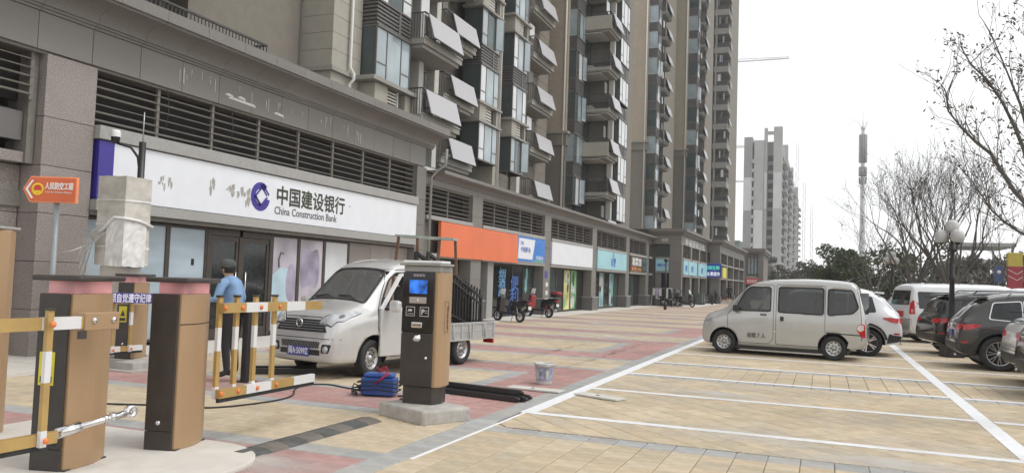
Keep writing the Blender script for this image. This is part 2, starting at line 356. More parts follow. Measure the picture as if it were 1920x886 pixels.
def cornice(parent, prof, y0, y1, step, m='granite_slab', name='cornice_stone', gap=.008, end=True):
    y = y0
    while y < y1 - .05:
        e = min(y + step, y1); mb = MB()
        n = len(prof); vs = [(X0 + a, y + gap / 2, z) for a, z in prof] + [(X0 + a, e - gap / 2, z) for a, z in prof]
        mb.add(vs, [tuple(range(n)), tuple(range(n, 2 * n))[::-1]] + [(i, n + i, n + (i + 1) % n, (i + 1) % n) for i in range(n)])
        mb.build(name, m, parent); y = e
def cove(a0, z0, a1, z1, n=7):                                # concave quarter sweep
    return [(a1 - (a1 - a0) * cos(pi / 2 * i / n), z0 + (z1 - z0) * sin(pi / 2 * i / n)) for i in range(n + 1)]
# ---- the bank
bank = thing('bank_building', 'grey granite bank frontage with long white fascia, louvres and curved cornice', 'building', (0, 0, 0))
bx('wall', (-24, 5.0, 0, -13.9, 23.5, 6.6), 'stone', bank)
bx('wall', (-13.9, 5.0, 2.62, X0 - .45, 23.5, 2.9), 'stone', bank)
bx('roof', (-24, 5.0, 6.601, X0 + .2, 23.95, 6.63), 'stone', bank)
bx('backing_wall', (-13.9, 5.0, 5.28, X0 - .06, 23.5, 6.55), 'stone', bank)
for i in range(17):
    y = 5.0 + i * 1.09; e = min(y + 1.09, 23.6)
    bx('stone_panel', (X0 - .05, y + .005, 5.33, X0 + random.uniform(-.002, .002), e - .005, 5.98), 'granite_slab', bank, bevel=.006)
prof = [(-.3, 5.985), (.03, 5.985), (.03, 6.03), (.07, 6.035), (.07, 6.075), (.11, 6.08), (.11, 6.12)] + cove(.11, 6.125, .56, 6.37) + [(.60, 6.37), (.60, 6.41), (.66, 6.42), (.66, 6.64), (-.3, 6.66)]
cornice(bank, prof, 5.0, 24.0, 1.09)
# left granite column of separate blocks
zz = [0, .85, 1.68, 2.52, 3.35, 4.2, 5.3]
for a, b in zip(zz, zz[1:]):
    bx('stone_block', (X0 - .95, 9.58, a + .004, X0 - .02, 10.6, b - .004), 'granite', bank, bevel=.008)
    if b < 3.5: bx('stone_block', (X0 - 1.5, 8.9, a + .004, X0 - .5, 9.56, b - .004), 'granite', bank, bevel=.008)
bx('louver_post', (X0 - .5, 9.42, 3.36, X0 - .2, 9.56, 5.3), 'slat', bank)
bx('corner_ledge', (X0 - .9, 8.95, 3.36, X0 - .25, 9.55, 3.55), 'granite', bank, bevel=.01)
louver(bank, 5.6, 9.42, 4.45, 5.3, X0 - .1, mull=1.9)
bx('dark_fascia', (X0 - .7, 5.2, 3.75, X0 - .45, 9.4, 4.3), 'black_plastic', bank)
bx('dark_fascia', (X0 - .7, 5.2, 3.2, X0 - .5, 8.9, 3.65), 'black_plastic', bank)
bx('shutter_box', (X0 - .45, 8.75, 3.75, X0 - .3, 9.4, 4.25), 'granite_dark', bank)
bx('doorway', (X0 - 1.2, 5.2, .05, X0 - 1.0, 8.9, 3.15), 'pane_dark', bank)
# end pier
for a, b in zip(zz, zz[1:]): bx('stone_block', (X0 - .6, 22.95, a + .004, X0 + .02, 23.6, b - .004), 'granite_slab', bank, bevel=.006)
# ledges above and below the fascia, louvres
bx('ledge', (X0 - .3, 10.61, 3.99, X0 + .12, 22.94, 4.24), 'stone_pale', bank, bevel=.008)
bx('ledge', (X0 - .3, 10.61, 2.66, X0 + .14, 22.94, 2.86), 'stone_pale', bank, bevel=.008)
bx('ledge', (X0 - .3, 10.61, 2.58, X0 + .02, 22.94, 2.655), 'stone', bank)
louver(bank, 10.61, 22.94, 4.26, 5.32, X0 - .05, mull=1.54)
for y in (12.3, 14.2, 16.6):
    MB().tube([(X0 - .04, y, 5.3), (X0 - .035, y + .05, 4.9), (X0 - .045, y + .02, 4.5)], .008, 5).build('hanging_wire', 'rail', bank)
# shop front: windows with film, double door, wall
XW = X0 - .22
mm('sky_film', (.36, .43, .48), .2, var=.16, scale=1.1, spec=.35, stretch=(1, .5, 2.2), detail=2)
def window(par, y0, y1, z0, z1, x, pm, fm='frame_brown', fw=.055, extra=None):
    f = MB(); f.box(x - .06, y0, z0, x, y0 + fw, z1).box(x - .06, y1 - fw, z0, x, y1, z1).box(x - .06, y0 + fw, z0, x, y1 - fw, z0 + fw).box(x - .06, y0 + fw, z1 - fw, x, y1 - fw, z1)
    o = f.build('window', fm, par); bx('pane', (x - .04, y0 + fw, z0 + fw, x - .028, y1 - fw, z1 - fw), pm, o); return o
w0 = window(bank, 10.62, 12.72, .12, 2.56, XW, 'sky_film'); w1 = window(bank, 12.72, 13.85, .12, 2.56, XW, 'sky_film')
# fallen decals on the film
d_ = MB().tube([(0, 0, 0), (0, .12, .04), (0, .25, .05), (0, .37, .12)], .018, 5).tube([(0, -.32, .15), (0, -.2, .0)], .02, 5).tube([(0, .0, .1), (0, .05, .2), (0, .15, .22), (0, .2, .14), (0, .12, .08)], .012, 5)
d_.build('peeling_decal', 'pane_side', w1, (XW - .02, 13.2, 1.0)); bx('torn_patch', (XW - .024, 13.42, 1.72, XW - .02, 13.5, 1.86), 'dark', w1)
door = MB()
for y in (13.85, 14.88, 15.98): door.box(XW - .07, y, .05, XW + .01, y + .1, 2.56)
door.box(XW - .07, 13.95, 2.42, XW + .01, 15.98, 2.56)
door.build('door_frame', 'frame_brown', bank)
for y0, y1, hy in ((13.95, 14.88, 14.76), (14.98, 15.98, 15.1)):
    f = MB(); fw = .09; x = XW - .01
    f.box(x - .05, y0, .07, x, y0 + fw, 2.41).box(x - .05, y1 - fw, .07, x, y1, 2.41).box(x - .05, y0 + fw, .07, x, y1 - fw, .3).box(x - .05, y0 + fw, 2.3, x, y1 - fw, 2.41)
    o = f.build('door', 'frame_brown', bank); bx('pane', (x - .03, y0 + fw, .3, x - .02, y1 - fw, 2.3), 'pane_dark', o)
    MB().tube([(x + .05, hy, .75), (x + .05, hy, 1.6)], .018, 8).tube([(x - .01, hy, .85), (x + .05, hy, .85)], .01, 6).tube([(x - .01, hy, 1.5), (x + .05, hy, 1.5)], .01, 6).build('handle', 'steel', o)
window(bank, 16.08, 17.17, .12, 2.56, XW, 'pane_lilac'); window(bank, 17.17, 18.3, .12, 2.56, XW, 'pane_lilac'); wz = window(bank, 18.3, 19.5, .12, 2.56, XW, 'pane_pale')
mm('poster_blue', (.42, .56, .63), .3, var=.15, scale=2); mm('poster_purple', (.33, .29, .38), .3, var=.35, scale=2)
bl = [(16.14, .5), (16.14, 1.55), (16.5, 1.75), (16.85, 1.72), (16.95, 1.2), (16.9, .5)]
MB().prism(bl, lambda y, z: (XW - .027, y, z), lambda y, z: (XW - .023, y, z)).build('poster', 'poster_blue', bank)
MB().prism([(17.25 + .45 + .42 * cos(t), 1.75 + .6 * sin(t) + .15 * sin(3 * t)) for t in [2 * pi * i / 18 for i in range(18)]], lambda y, z: (XW - .027, y, z), lambda y, z: (XW - .0235, y, z)).build('poster', 'poster_purple', bank)
MB().prism([(16.9 + .2 * cos(t), 1.35 + .5 * sin(t)) for t in [2 * pi * i / 14 for i in range(14)]], lambda y, z: (XW - .027, y, z), lambda y, z: (XW - .022, y, z)).build('poster', 'poster_purple', bank)
MB().tube([(XW - .02, 16.4, 1.75), (XW - .02, 16.38, 1.95), (XW - .02, 16.45, 2.12), (XW - .02, 16.55, 2.1)], .02, 5).build('peeling_decal', 'pane_side', bank)
for z0, z1 in ((.05, .9), (.9, 1.75), (1.75, 2.56)):
    for y0, y1 in ((19.52, 20.65), (20.65, 21.8), (21.8, 22.93)): bx('stone_block', (XW - .2, y0 + .004, z0 + .004, XW, y1 - .004, z1 - .004), 'granite', bank, bevel=.006)
# old mortar streaks where letters were taken off the frieze
mm('streak', (.62, .60, .56), .9, var=.15, scale=20)
st = MB(); random.seed(11)
for i in range(30):
    y = random.uniform(12.0, 19.5); z = 5.93 - random.uniform(0, .2); h = random.uniform(.06, .36); w = random.uniform(.008, .022)
    st.prism([(y, z), (y + w, z - .01), (y + w * .8, z - h), (y + w * .2, z - h * .9)], lambda a, b: (X0 - .001, a, b), lambda a, b: (X0 + .005, a, b))
for y0, y1, z in ((14.0, 14.95, 5.52), (14.3, 14.6, 5.6), (15.6, 16.0, 5.5), (13.9, 14.2, 5.58)):
    st.prism([(y0, z), (y1, z - .03), (y1 - .05, z + .03), (y0 + .1, z + .05)], lambda a, b: (X0 - .001, a, b), lambda a, b: (X0 + .005, a, b))
stuff(st.build('mortar_streak', 'streak', bank))
random.seed(12)
pp = MB(); pp.tube([(X0 + .1, 23.8, 0.05), (X0 + .1, 23.8, 5.0), (X0 + .3, 23.85, 5.25), (X0 + .55, 23.95, 5.45), (X0 + .55, 24.0, 6.0)], .05, 8)
pp.build('drain_pipe', 'slab', bank)
# fascia sign of the bank
mm('sign_white', (.74, .76, .80), .45, var=.03, scale=2, dirt=.10, dirtcol=(.55, .55, .57)); mm('logo_blue', (.045, .03, .27), .4, var=.05); mm('ink_green', (.035, .045, .02), .5, var=.2); mm('ink_grey', (.12, .12, .12), .5, var=.2)
mm('peel', (.36, .35, .32), .9, var=.3, scale=9)
bs = thing('bank_sign', 'long white bank fascia sign with blue round logo and dark characters, partly peeled', 'sign', (X0, 0, 0))
bx('board', (-.2, 11.0, 2.88, .06, 22.93, 3.97), 'sign_white', bs, bevel=.006)
bx('end_panel', (-.2, 10.66, 2.88, .064, 10.998, 3.97), 'logo_blue', bs)
lg = MB(); C0 = (15.2, 3.41); RO = .345
def ring(a0, a1, ro=RO, ri=.19, n=14, mb=lg):
    p = [(C0[0] + ro * cos(t), C0[1] + ro * sin(t)) for t in [a0 + (a1 - a0) * i / n for i in range(n + 1)]]
    q = [(C0[0] + .19 * max(-1, min(1, 1.0 * cos(t))) , C0[1] + .19 * sin(t)) for t in [a1 + (a0 - a1) * i / n for i in range(n + 1)]]
    for i in range(n): mb.prism([p[i], p[i + 1], q[n - i - 1], q[n - i]], lambda a, b: (.061, a, b), lambda a, b: (.068, a, b))
ring(rad(50), rad(350))
for (ax, az), (bx_, bz) in (((15.2, 3.62), (14.99, 3.41)), ((14.99, 3.41), (15.2, 3.2)), ((15.2, 3.2), (15.41, 3.41))):
    lg.bar((.064, ax, az), (.064, bx_, bz), .008, .1, up=(1, 0, 0))
for i, o in enumerate((0, .075)):
    lg.bar((.064, 15.18 + o, 3.70 + o * .3), (.064, 15.43 + o, 3.45 + o * .3), .045, .008, up=(1, 0, 0))
lg.build('logo', 'logo_blue', bs)
MB().prism([(15.2, 3.6), (15.01, 3.41), (15.2, 3.22), (15.39, 3.41)], lambda a, b: (.0685, a, b), lambda a, b: (.071, a, b)).build('logo_diamond', 'sign_white', bs)
text('中国建设银行', .5, 'ink_green', bs, (.061, 15.75, 3.33), STREET, bold=.013, width=2.95)
text('China Construction Bank', .27, 'ink_grey', bs, (.061, 15.72, 3.05), STREET, bold=.004, width=2.65)
pl = MB(); random.seed(5)
for yc, zc, w, h in ((13.62, 3.45, .22, .38), (14.1, 3.52, .3, .25), (14.35, 3.46, .3, .3), (14.66, 3.5, .3, .35), (14.78, 3.25, .18, .3), (12.35, 3.35, .2, .3), (12.15, 3.42, .14, .2), (19.0, 3.55, .07, .08), (19.15, 3.4, .03, .03)):
    for q in range(5):
        y = yc + random.uniform(-.5, .5) * w; z = zc + random.uniform(-.4, .3) * h; ww = w * random.uniform(.15, .4); hh = h * random.uniform(.2, .7)
        pl.prism([(y - ww / 2, z + hh * random.uniform(.2, .5)), (y + ww * .3, z + hh * .5), (y + ww / 2, z), (y + ww * random.uniform(-.1, .2), z - hh * .5), (y - ww * .3, z - hh * random.uniform(.1, .4))], lambda a, b: (.0605, a, b), lambda a, b, q=q: (.0625 + q * .0004, a, b))
stuff(pl.build('peeled_patch', 'peel', bs))
bx('bracket_rail', (-.25, 11.0, 3.972, .03, 22.93, 3.985), 'frame_brown', bs)
# ---- the shop row
row = thing('shop_row', 'long grey podium of small shops with louvred band and stone piers', 'building', (0, 0, 0))
YR0, YR1 = 23.65, 61.4
bx('wall', (-26, YR0, 0, -14.2, YR1, 5.2), 'stone', row)
bx('lintel', (-14.2, YR0, 2.3, X0 - .45, YR1, 2.5), 'stone', row)
bx('roof', (-26, YR0, 5.201, X0 + .1, YR1, 5.23), 'stone', row)
bx('backing_wall', (-14.2, YR0, 4.72, X0 - .06, YR1, 5.18), 'stone', row)
y = YR0
while y < YR1 - .1:
    bx('stone_panel', (X0 - .05, y + .005, 4.78, X0 + random.uniform(-.002, .002), min(y + 1.4, YR1) - .005, 5.0), 'granite_slab', row, bevel=.005); y += 1.4
cornice(row, [(-.3, 5.005), (.03, 5.005), (.03, 5.04)] + cove(.05, 5.045, .36, 5.16, 4) + [(.36, 5.19), (.42, 5.195), (.42, 5.31), (-.3, 5.32)], YR0 + .5, YR1, 1.4)
piers = [27.9, 36.3, 44.7, 53.1, 59.6]
for c in piers:
    for a, b in ((.8, 1.6), (1.6, 2.4), (2.4, 3.2), (3.2, 4.0), (4.0, 4.79)):
        bx('stone_block', (X0 - .6, c - .48, a + .003, X0 + .03, c + .48, b - .003), 'granite_slab', row, bevel=.006)
    bx('plinth', (X0 - .6, c - .62, .0, X0 + .16, c + .62, .74), 'granite_dark', row, bevel=.01)
    bx('plinth_cap', (X0 - .6, c - .64, .742, X0 + .18, c + .64, .8), 'stone_pale', row)
edges = [YR0] + [e for c in piers for e in (c - .48, c + .48)] + [YR1]
bays = [(edges[i], edges[i + 1]) for i in range(0, len(edges), 2)]
for i, (a, b) in enumerate(bays):
    a += .01; b -= .01
    bx('ledge', (X0 - .3, a, 3.6, X0 + .08, b, 3.74), 'stone_pale', row, bevel=.006)
    bx('ledge', (X0 - .3, a, 2.32, X0 + .08, b, 2.45), 'stone_pale', row, bevel=.006)
    bx('fascia_wall', (X0 - .4, a, 2.45, X0 - .28, b, 3.6), 'stone', row)
    louver(row, a, b, 3.76, 4.77, X0 - .04, mull=1.6, parts=i < 2)
XS = X0 - .45
mm('glass_green', (.05, .075, .07), .08, var=.4, scale=.8, spec=.4); mm('p_yellow', (.55, .52, .22), .4, var=.5, scale=1.1, detail=2); mm('p_green', (.16, .42, .16), .4, var=.6, scale=1.2, detail=2); mm('p_teal', (.2, .4, .42), .4, var=.5, scale=1.3, detail=2); mm('p_mint', (.45, .52, .42), .4, var=.5, scale=1.4, detail=2)
def front(a, b, names):
    n = len(names); w = (b - a) / n
    for i, pm in enumerate(names): window(row, a + i * w, a + (i + 1) * w, .06, 2.3, XS, pm)
bx('stone_block', (XS - .3, YR0 + .01, 0, XS, 25.6, 2.31), 'granite', row)
front(25.6, 27.4, ['pane_dark', 'glass_green'])
bx('column', (XS - .1, 29.6, 0, XS + .25, 30.2, 2.31), 'stone_pale', row)
front(30.2, 35.8, ['pane_dark', 'pane_dark', 'pane_dark', 'glass_green'])
front(36.8, 44.2, ['p_mint', 'glass_green', 'pane_dark', 'p_yellow', 'p_green', 'pane_dark'])
front(45.2, 52.6, ['p_mint', 'pane_dark', 'p_teal', 'pane_dark', 'p_teal', 'glass_green'])
front(53.6, 59.1, ['pane_dark', 'glass_green', 'pane_dark'])
front(60.1, 61.4, ['pane_dark'])
mm('letter_blue', (.05, .13, .40), .4, var=.3, emit=.03); mm('letter_cyan', (.13, .33, .55), .4, var=.1, emit=.04)
for i, ch in enumerate('烟酒副食水'): text(ch, .42, 'letter_cyan', row, (XS + .02, 31.3, 1.72 - i * .4), STREET, bold=.008, width=.8)
for i, ch in enumerate('便利店'): text(ch, .66, 'letter_blue', row, (XS + .02, 32.7, 1.25 - i * .58), STREET, bold=.016, width=1.0)
def blobs(y0, y1, cols, seed, k=7):                            # printed shapes on the shop glass
    rq = random.Random(seed)
    for i in range(k):
        y, z = rq.uniform(y0 + .25, y1 - .25), rq.uniform(.4, 2.0); a, b = rq.uniform(.1, .28), rq.uniform(.15, .5); n = 12
        p = [(y + a * cos(2 * pi * j / n) * (1 + .3 * sin(3 * j + i)), max(.12, min(2.2, z + b * sin(2 * pi * j / n)))) for j in range(n)]
        MB().prism(p, lambda u, v: (XS - .0275, u, v), lambda u, v: (XS - .024 + i * .001, u, v)).build('poster', cols[i % len(cols)], row)
mm('c_dark', (.05, .05, .055), .5, var=.2)
blobs(36.9, 38.0, ['p_green', 'pane_pale', 'p_yellow'], 1); blobs(40.5, 41.6, ['c_dark', 'p_green', 'p_mint', 'p_yellow'], 2); blobs(41.7, 42.8, ['pane_pale', 'c_dark', 'p_mint'], 3); blobs(38.1, 39.2, ['c_dark', 'ink_white'], 4, 3) if 'ink_white' in M else None
blobs(45.3, 46.4, ['pane_pale', 'p_teal', 'c_dark'], 5); blobs(47.7, 48.9, ['pane_pale', 'c_dark', 'p_mint'], 6); blobs(50.2, 51.3, ['pane_pale', 'p_green', 'c_dark'], 7); blobs(34.5, 35.6, ['p_teal', 'c_dark', 'c_dark'], 8)
for z in (1.35, .95): bx('notice', (X0 + .031, 36.2, z, X0 + .034, 36.5, z + .2), 'white_paint', row)
bx('notice', (X0 + .031, 36.0, 1.75, X0 + .034, 36.4, 2.1), 'logo_blue', row)
# signs of the row
mm('sign_orange', (.72, .17, .065), .5, var=.06, scale=.8); mm('sign_blue', (.03, .20, .62), .4, var=.15, scale=1); mm('sign_teal', (.33, .60, .66), .45, var=.06, scale=.7); mm('sign_brown', (.06, .035, .025), .5); mm('ink_navy', (.05, .12, .45), .5); mm('ink_white', (.8, .8, .78), .5); mm('ink_orange', (.75, .28, .05), .5); mm('ink_red', (.6, .04, .04), .5)
def sign(label, y0, y1, z0, z1, m, x=X0 + .09, name='shop_sign', edge='stone_pale'):
    s = thing(name, label, 'sign', (x, y0, z0)); w, h = y1 - y0, z1 - z0
    bx('board', (-.12, 0, 0, 0, w, h), m, s, bevel=.005)
    if edge: MB().box(-.14, -.03, -.03, .02, w + .03, -.001).box(-.14, -.03, h + .001, .02, w + .03, h + .03).build('frame', edge, s)
    return s, w, h
sign('blank bright orange fascia sign spanning two shop bays', 24.65, 32.1, 2.36, 3.58, 'sign_orange', edge=None, x=X0 + .12)
s, w, h = sign('blue fascia sign with slanted white panel beside the orange one', 32.13, 35.75, 2.47, 3.58, 'sign_blue')
MB().prism([(.05, .1), (1.9, .1), (2.2, h - .1), (.15, h - .1)], lambda a, b: (.001, a, b), lambda a, b: (.012, a, b)).build('panel', 'sign_white', s, bevel=.004)
text('中国移动', .26, 'ink_navy', s, (.013, .35, .42), STREET, bold=.004, width=1.2); text('手机', .2, 'ink_navy', s, (.013, .3, .72), STREET); text('中国移动', .2, 'ink_white', s, (.002, 2.35, .14), STREET, width=1.0)
bx('stripe', (.001, 2.1, .02, .004, w - .1, .09), 'p_green', s)
sign('blank white fascia sign over shop windows with green posters', 36.85, 44.15, 2.47, 3.58, 'sign_white')
s, w, h = sign('pale turquoise fascia sign with one blue logo in its middle', 45.25, 52.55, 2.47, 3.58, 'sign_teal')
text('母婴', .62, 'ink_navy', s, (.002, w / 2 - .6, .22), STREET, bold=.012, shear=.2); MB().lathe([(.0, 0), (.17, 0), (.17, .01), (0, .01)], 14, Matrix.Translation((.002, w / 2 + .1, .93)) @ Matrix.Rotation(pi / 2, 4, 'Y')).build('logo', 'p_teal', s)
s, w, h = sign('dark brown fascia sign with white characters above orange ones', 53.65, 57.7, 2.47, 3.58, 'sign_brown')
text('湘菜馆', .62, 'ink_white', s, (.002, .5, .48), STREET, bold=.012, width=3.0); text('家常小炒', .32, 'ink_orange', s, (.002, .4, .08), STREET, bold=.006, width=3.1)
s, w, h = sign('narrow grey green fascia sign beside the dark brown one', 57.73, 59.05, 2.47, 3.58, 'glass_green')
# ---- two wings that step forward further along
def wing(label, y0, y1, xa, xb, zt, sm='slat_green', pier_w=.9):
    global X0
    wg = thing('shop_wing', label, 'building', (0, 0, 0), group=None)
    bx('wall', (xa - 8, y0 + .5, 0, xb - .7, y1, zt - .05), 'stone', wg)
    bx('wall', (xa - .2, y0 + .45, 0, xb - .7, y0 + .499, zt - .05), 'stone', wg)
    bx('roof', (xa - 8, y0 + .1, zt - .05, xb - .1, y1, zt + .02), 'stone', wg)
    bx('stone_panel', (xa, y0 - .02, 4.78, xb, y0 + .4, 5.5), 'granite_slab', wg, bevel=.006)
    bx('stone_panel', (xb - .6, y0 + .402, 4.78, xb - .001, y1, 5.5), 'granite_slab', wg, bevel=.006)
    for i, (o, za, zb) in enumerate(((.1, 5.5, 5.6), (.25, 5.6, 5.75), (.45, 5.75, 5.98))):
        MB().prism([(xa - .3, y0 - o), (xb + o, y0 - o), (xb + o, y1), (xb - .5, y1), (xb - .5, y0 + .3), (xa - .3, y0 + .3)], lambda x, y: (x, y, za + .001), lambda x, y: (x, y, zb)).build('cornice_stone', 'granite_slab' if i < 2 else 'stone', wg)
    for a, b in ((0, .75), (.8, 2.1), (2.1, 3.5), (3.5, 4.78)):
        e = .1 if a == 0 else 0
        bx('stone_block', (xb - pier_w - e, y0 - .04 - e, a + .003, xb + .04 + e, y0 + .45, b - .003), 'granite_dark' if a == 0 else 'granite_slab', wg, bevel=.006)
    # camera-facing front
    L = MB(); R0, R1 = xa + .25, xb - pier_w
    for j in range(6): L.box(R0, y0 + .1, 3.82 + j * .155, R1, y0 + .16, 3.9 + j * .155)
    L.build('louver_slats', sm, wg); bx('louver_backing', (R0, y0 + .25, 3.7, R1, y0 + .3, 4.78), 'dark', wg)
    bx('ledge', (R0, y0 - .06, 3.62, R1, y0 + .3, 3.76), 'stone_pale', wg); bx('ledge', (R0, y0 - .06, 2.55, R1, y0 + .3, 2.66), 'stone_pale', wg)
    bx('pane', (R0 + (R1 - R0) * .4, y0 + .35, .05, R1, y0 + .4, 2.55), 'pane_dark', wg); bx('stone_block', (R0, y0 + .1, .05, R0 + (R1 - R0) * .4, y0 + .4, 2.55), 'granite_slab', wg)
    # street front
    n = max(1, round((y1 - y0 - .5) / 5.5)); w = (y1 - y0 - .5) / n
    for i in range(n):
        a, b = y0 + .5 + i * w, y0 + .5 + (i + 1) * w
        bx('stone_block', (xb - .7, b - .7, .0, xb + .02, b - .01, 4.77), 'granite_slab', wg)
        bx('plinth', (xb - .7, b - .8, .0, xb + .14, b, .75), 'granite_dark', wg)
        louver(wg, a, b - .7, 3.78, 4.77, xb - .03, parts=False)
        bx('ledge', (xb - .3, a, 3.62, xb + .08, b - .71, 3.76), 'stone_pale', wg); bx('ledge', (xb - .3, a, 2.3, xb + .08, b - .71, 2.42), 'stone_pale', wg)
        for q in range(3): window(wg, a + q * (w - .7) / 3, a + (q + 1) * (w - .7) / 3, .06, 2.3, xb - .4, ('pane_dark', 'glass_green', 'pane_dark')[q])
    return wg
wA = wing('grey shop wing stepping forward past the row, with green louvres', 61.5, 75.9, X0, -10.35, 5.98)
wB = wing('far grey shop wing stepping forward again behind the blue LED board', 76.0, 100, -10.35, -9.2, 5.98, 'slat')
def signS(label, x0, x1, y, z0, z1, m):
    s = thing('shop_sign', label, 'sign', (x0, y, z0)); bx('board', (0, 0, 0, x1 - x0, .1, z1 - z0), m, s, bevel=.005)
    MB().box(-.03, -.02, -.03, x1 - x0 + .03, .1, -.001).box(-.03, -.02, z1 - z0 + .001, x1 - x0 + .03, .1, z1 - z0 + .03).build('frame', 'stone_pale', s); return s
s = signS('turquoise sign on the set-back face of the wing, behind the slim lamp', -12.3, -11.3, 61.35, 2.7, 3.6, 'sign_teal')
text('母婴生活馆', .25, 'ink_navy', s, (.1, -.002, .35), SOUTH, bold=.01, width=.8)
for y0, y1, lb in ((62.1, 64.3, 'small turquoise sign at the wing corner pier'), (64.5, 69.0, 'turquoise sign with blue characters on the wing street face'), (69.8, 75.2, 'pale turquoise sign at the far end of the wing')):
    s, w, h = sign(lb, y0, y1, 2.47, 3.58, 'sign_teal', x=-10.25); text('母婴', .55, 'ink_navy', s, (.002, w * .3, .3), STREET, bold=.012)
frz = text('幸福里商业街', .62, 'ink_white', wA, (-10.34, 63.0, 4.86), STREET, width=11.0); text('商业街', .3, 'ink_white', wA, (-11.9, 61.478, 5.0), SOUTH, width=.5)
mm('led_blue', (.03, .05, .38), .5, var=.5, scale=3); mm('led_white', (.7, .72, .8), .5, var=.1, emit=.3); mm('led_green', (.1, .65, .45), .5, emit=.3); mm('led_yellow', (.7, .65, .1), .5)
s = signS('deep blue LED board with two rows of glowing characters', -11.0, -9.0, 75.3, 2.45, 3.75, 'led_blue')
text('小气候生鲜', .4, 'led_green', s, (.12, -.002, .75), SOUTH, bold=.012, width=1.75); text('新鲜水果超市', .4, 'led_white', s, (.1, -.002, .18), SOUTH, bold=.014, width=1.8)
s, w, h = sign('small yellow green sign just past the blue LED board', 77.5, 80.5, 2.47, 3.45, 'led_yellow', x=-9.08)
# ================================================================ APARTMENT TOWERS
def coursed(mb, x0, y0, x1, y1, z0, z1, h=.6, g=.015, r=.02):     # wall block made of courses with recessed joints
    mb.box(x0 + r, y0 + r, z0, x1 - r, y1 - r, z1); z = z0
    while z < z1 - .05:
        e = min(z + h, z1); mb.box(x0, y0, z + g, x1, y1, e); z = e
    return mb
def pole_pipe(par, x, y, z0, z1, r=.055, kink=None):
    pts = [(x, y, z0), (x, y, z1)]
    if kink: pts = [(x, y, z0), (x, y, kink), (x + .12, y + .05, kink + .15), (x + .12, y + .05, kink + .35), (x, y - .02, kink + .6), (x, y, z1)]
    MB().tube(pts, r, 8).build('drain_pipe', 'pipe_white', par)
def bay_unit(tw, y, x, z, w, d, gh=1.82, fh=2.85, skin='bronze', panes=('pane_tower',) * 3, louv=True, side='pane_side', ledge=False):
    """A glazed bay standing d proud of the wall: frame > panes; louvred box above it."""
    f = MB(); t = .05; cuts = [0, .3, .72, 1.]
    for a in cuts: f.box(-t, a * w - t / 2 if 0 < a < 1 else (0 if a == 0 else w - t), 0, 0, (a * w + t / 2 if 0 < a < 1 else (t if a == 0 else w)), gh)
    f.box(-t, 0, -.07, .03, w, .0).box(-t, 0, gh, .04, w, gh + .08)
    f.box(-t, t, .5, -.005, cuts[1] * w, .5 + t).box(-t, cuts[2] * w, .5, -.005, w - t, .5 + t)
    f.box(-d, 0, -.07, -t, t, 0).box(-d, 0, gh, -t, t, gh + .08).box(-d, w - t, -.07, -t, w, gh + .08)
    o = f.build('bay_window', skin, tw, (x, y, z))
    for i in range(3): bx('pane', (-.035, cuts[i] * w + .03, .01, -.02, cuts[i + 1] * w - .03, gh - .01), panes[i], o)
    bx('pane', (-d, .012, .0, -t, .03, gh), side, o)
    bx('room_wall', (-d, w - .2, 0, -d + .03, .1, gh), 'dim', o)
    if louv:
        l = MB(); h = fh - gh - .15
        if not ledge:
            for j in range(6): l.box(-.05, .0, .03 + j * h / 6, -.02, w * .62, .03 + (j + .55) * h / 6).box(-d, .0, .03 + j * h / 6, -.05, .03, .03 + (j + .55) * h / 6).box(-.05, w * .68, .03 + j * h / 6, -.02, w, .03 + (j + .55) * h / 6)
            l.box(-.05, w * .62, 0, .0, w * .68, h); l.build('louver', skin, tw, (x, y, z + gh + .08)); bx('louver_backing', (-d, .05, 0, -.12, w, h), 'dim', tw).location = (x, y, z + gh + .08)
        else:
            for j in range(6): l.box(-.1, w * .35, .03 + j * h / 6, -.06, w * .68, .03 + (j + .6) * h / 6)
            l.build('louver', 'render_white', tw, (x, y, z + gh + .08)); bx('panel', (-d, 0, 0, 0, w * .34, h), 'wall_beige', tw).location = (x, y, z + gh + .08)
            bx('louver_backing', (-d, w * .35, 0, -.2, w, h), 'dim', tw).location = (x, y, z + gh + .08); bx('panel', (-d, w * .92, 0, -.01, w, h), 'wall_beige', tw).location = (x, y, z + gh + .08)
            bx('ledge', (-d, -.3, -.1, .12, w + .3, .0), 'slab', tw).location = (x, y, z + gh + .08); bx('ledge', (-d, -.3, h - .06, .12, w + .3, h + .06), 'slab', tw).location = (x, y, z + gh + .08)
    if random.random() < .14:                                  # a casement standing open
        sa = MB(); sw, sh = .55, gh - .15
        sa.box(0, 0, 0, sw, .03, .04).box(0, 0, sh - .04, sw, .03, sh).box(0, 0, .04, .04, .03, sh - .04).box(sw - .04, 0, .04, sw, .03, sh - .04)
        q = sa.build('open_sash', skin, tw, (x + .03, y + w * .70, z + .1), (0, 0, rad(random.uniform(58, 74)))); bx('pane', (.04, .012, .04, sw - .04, .018, sh - .04), 'pane_tower', q)
    return o
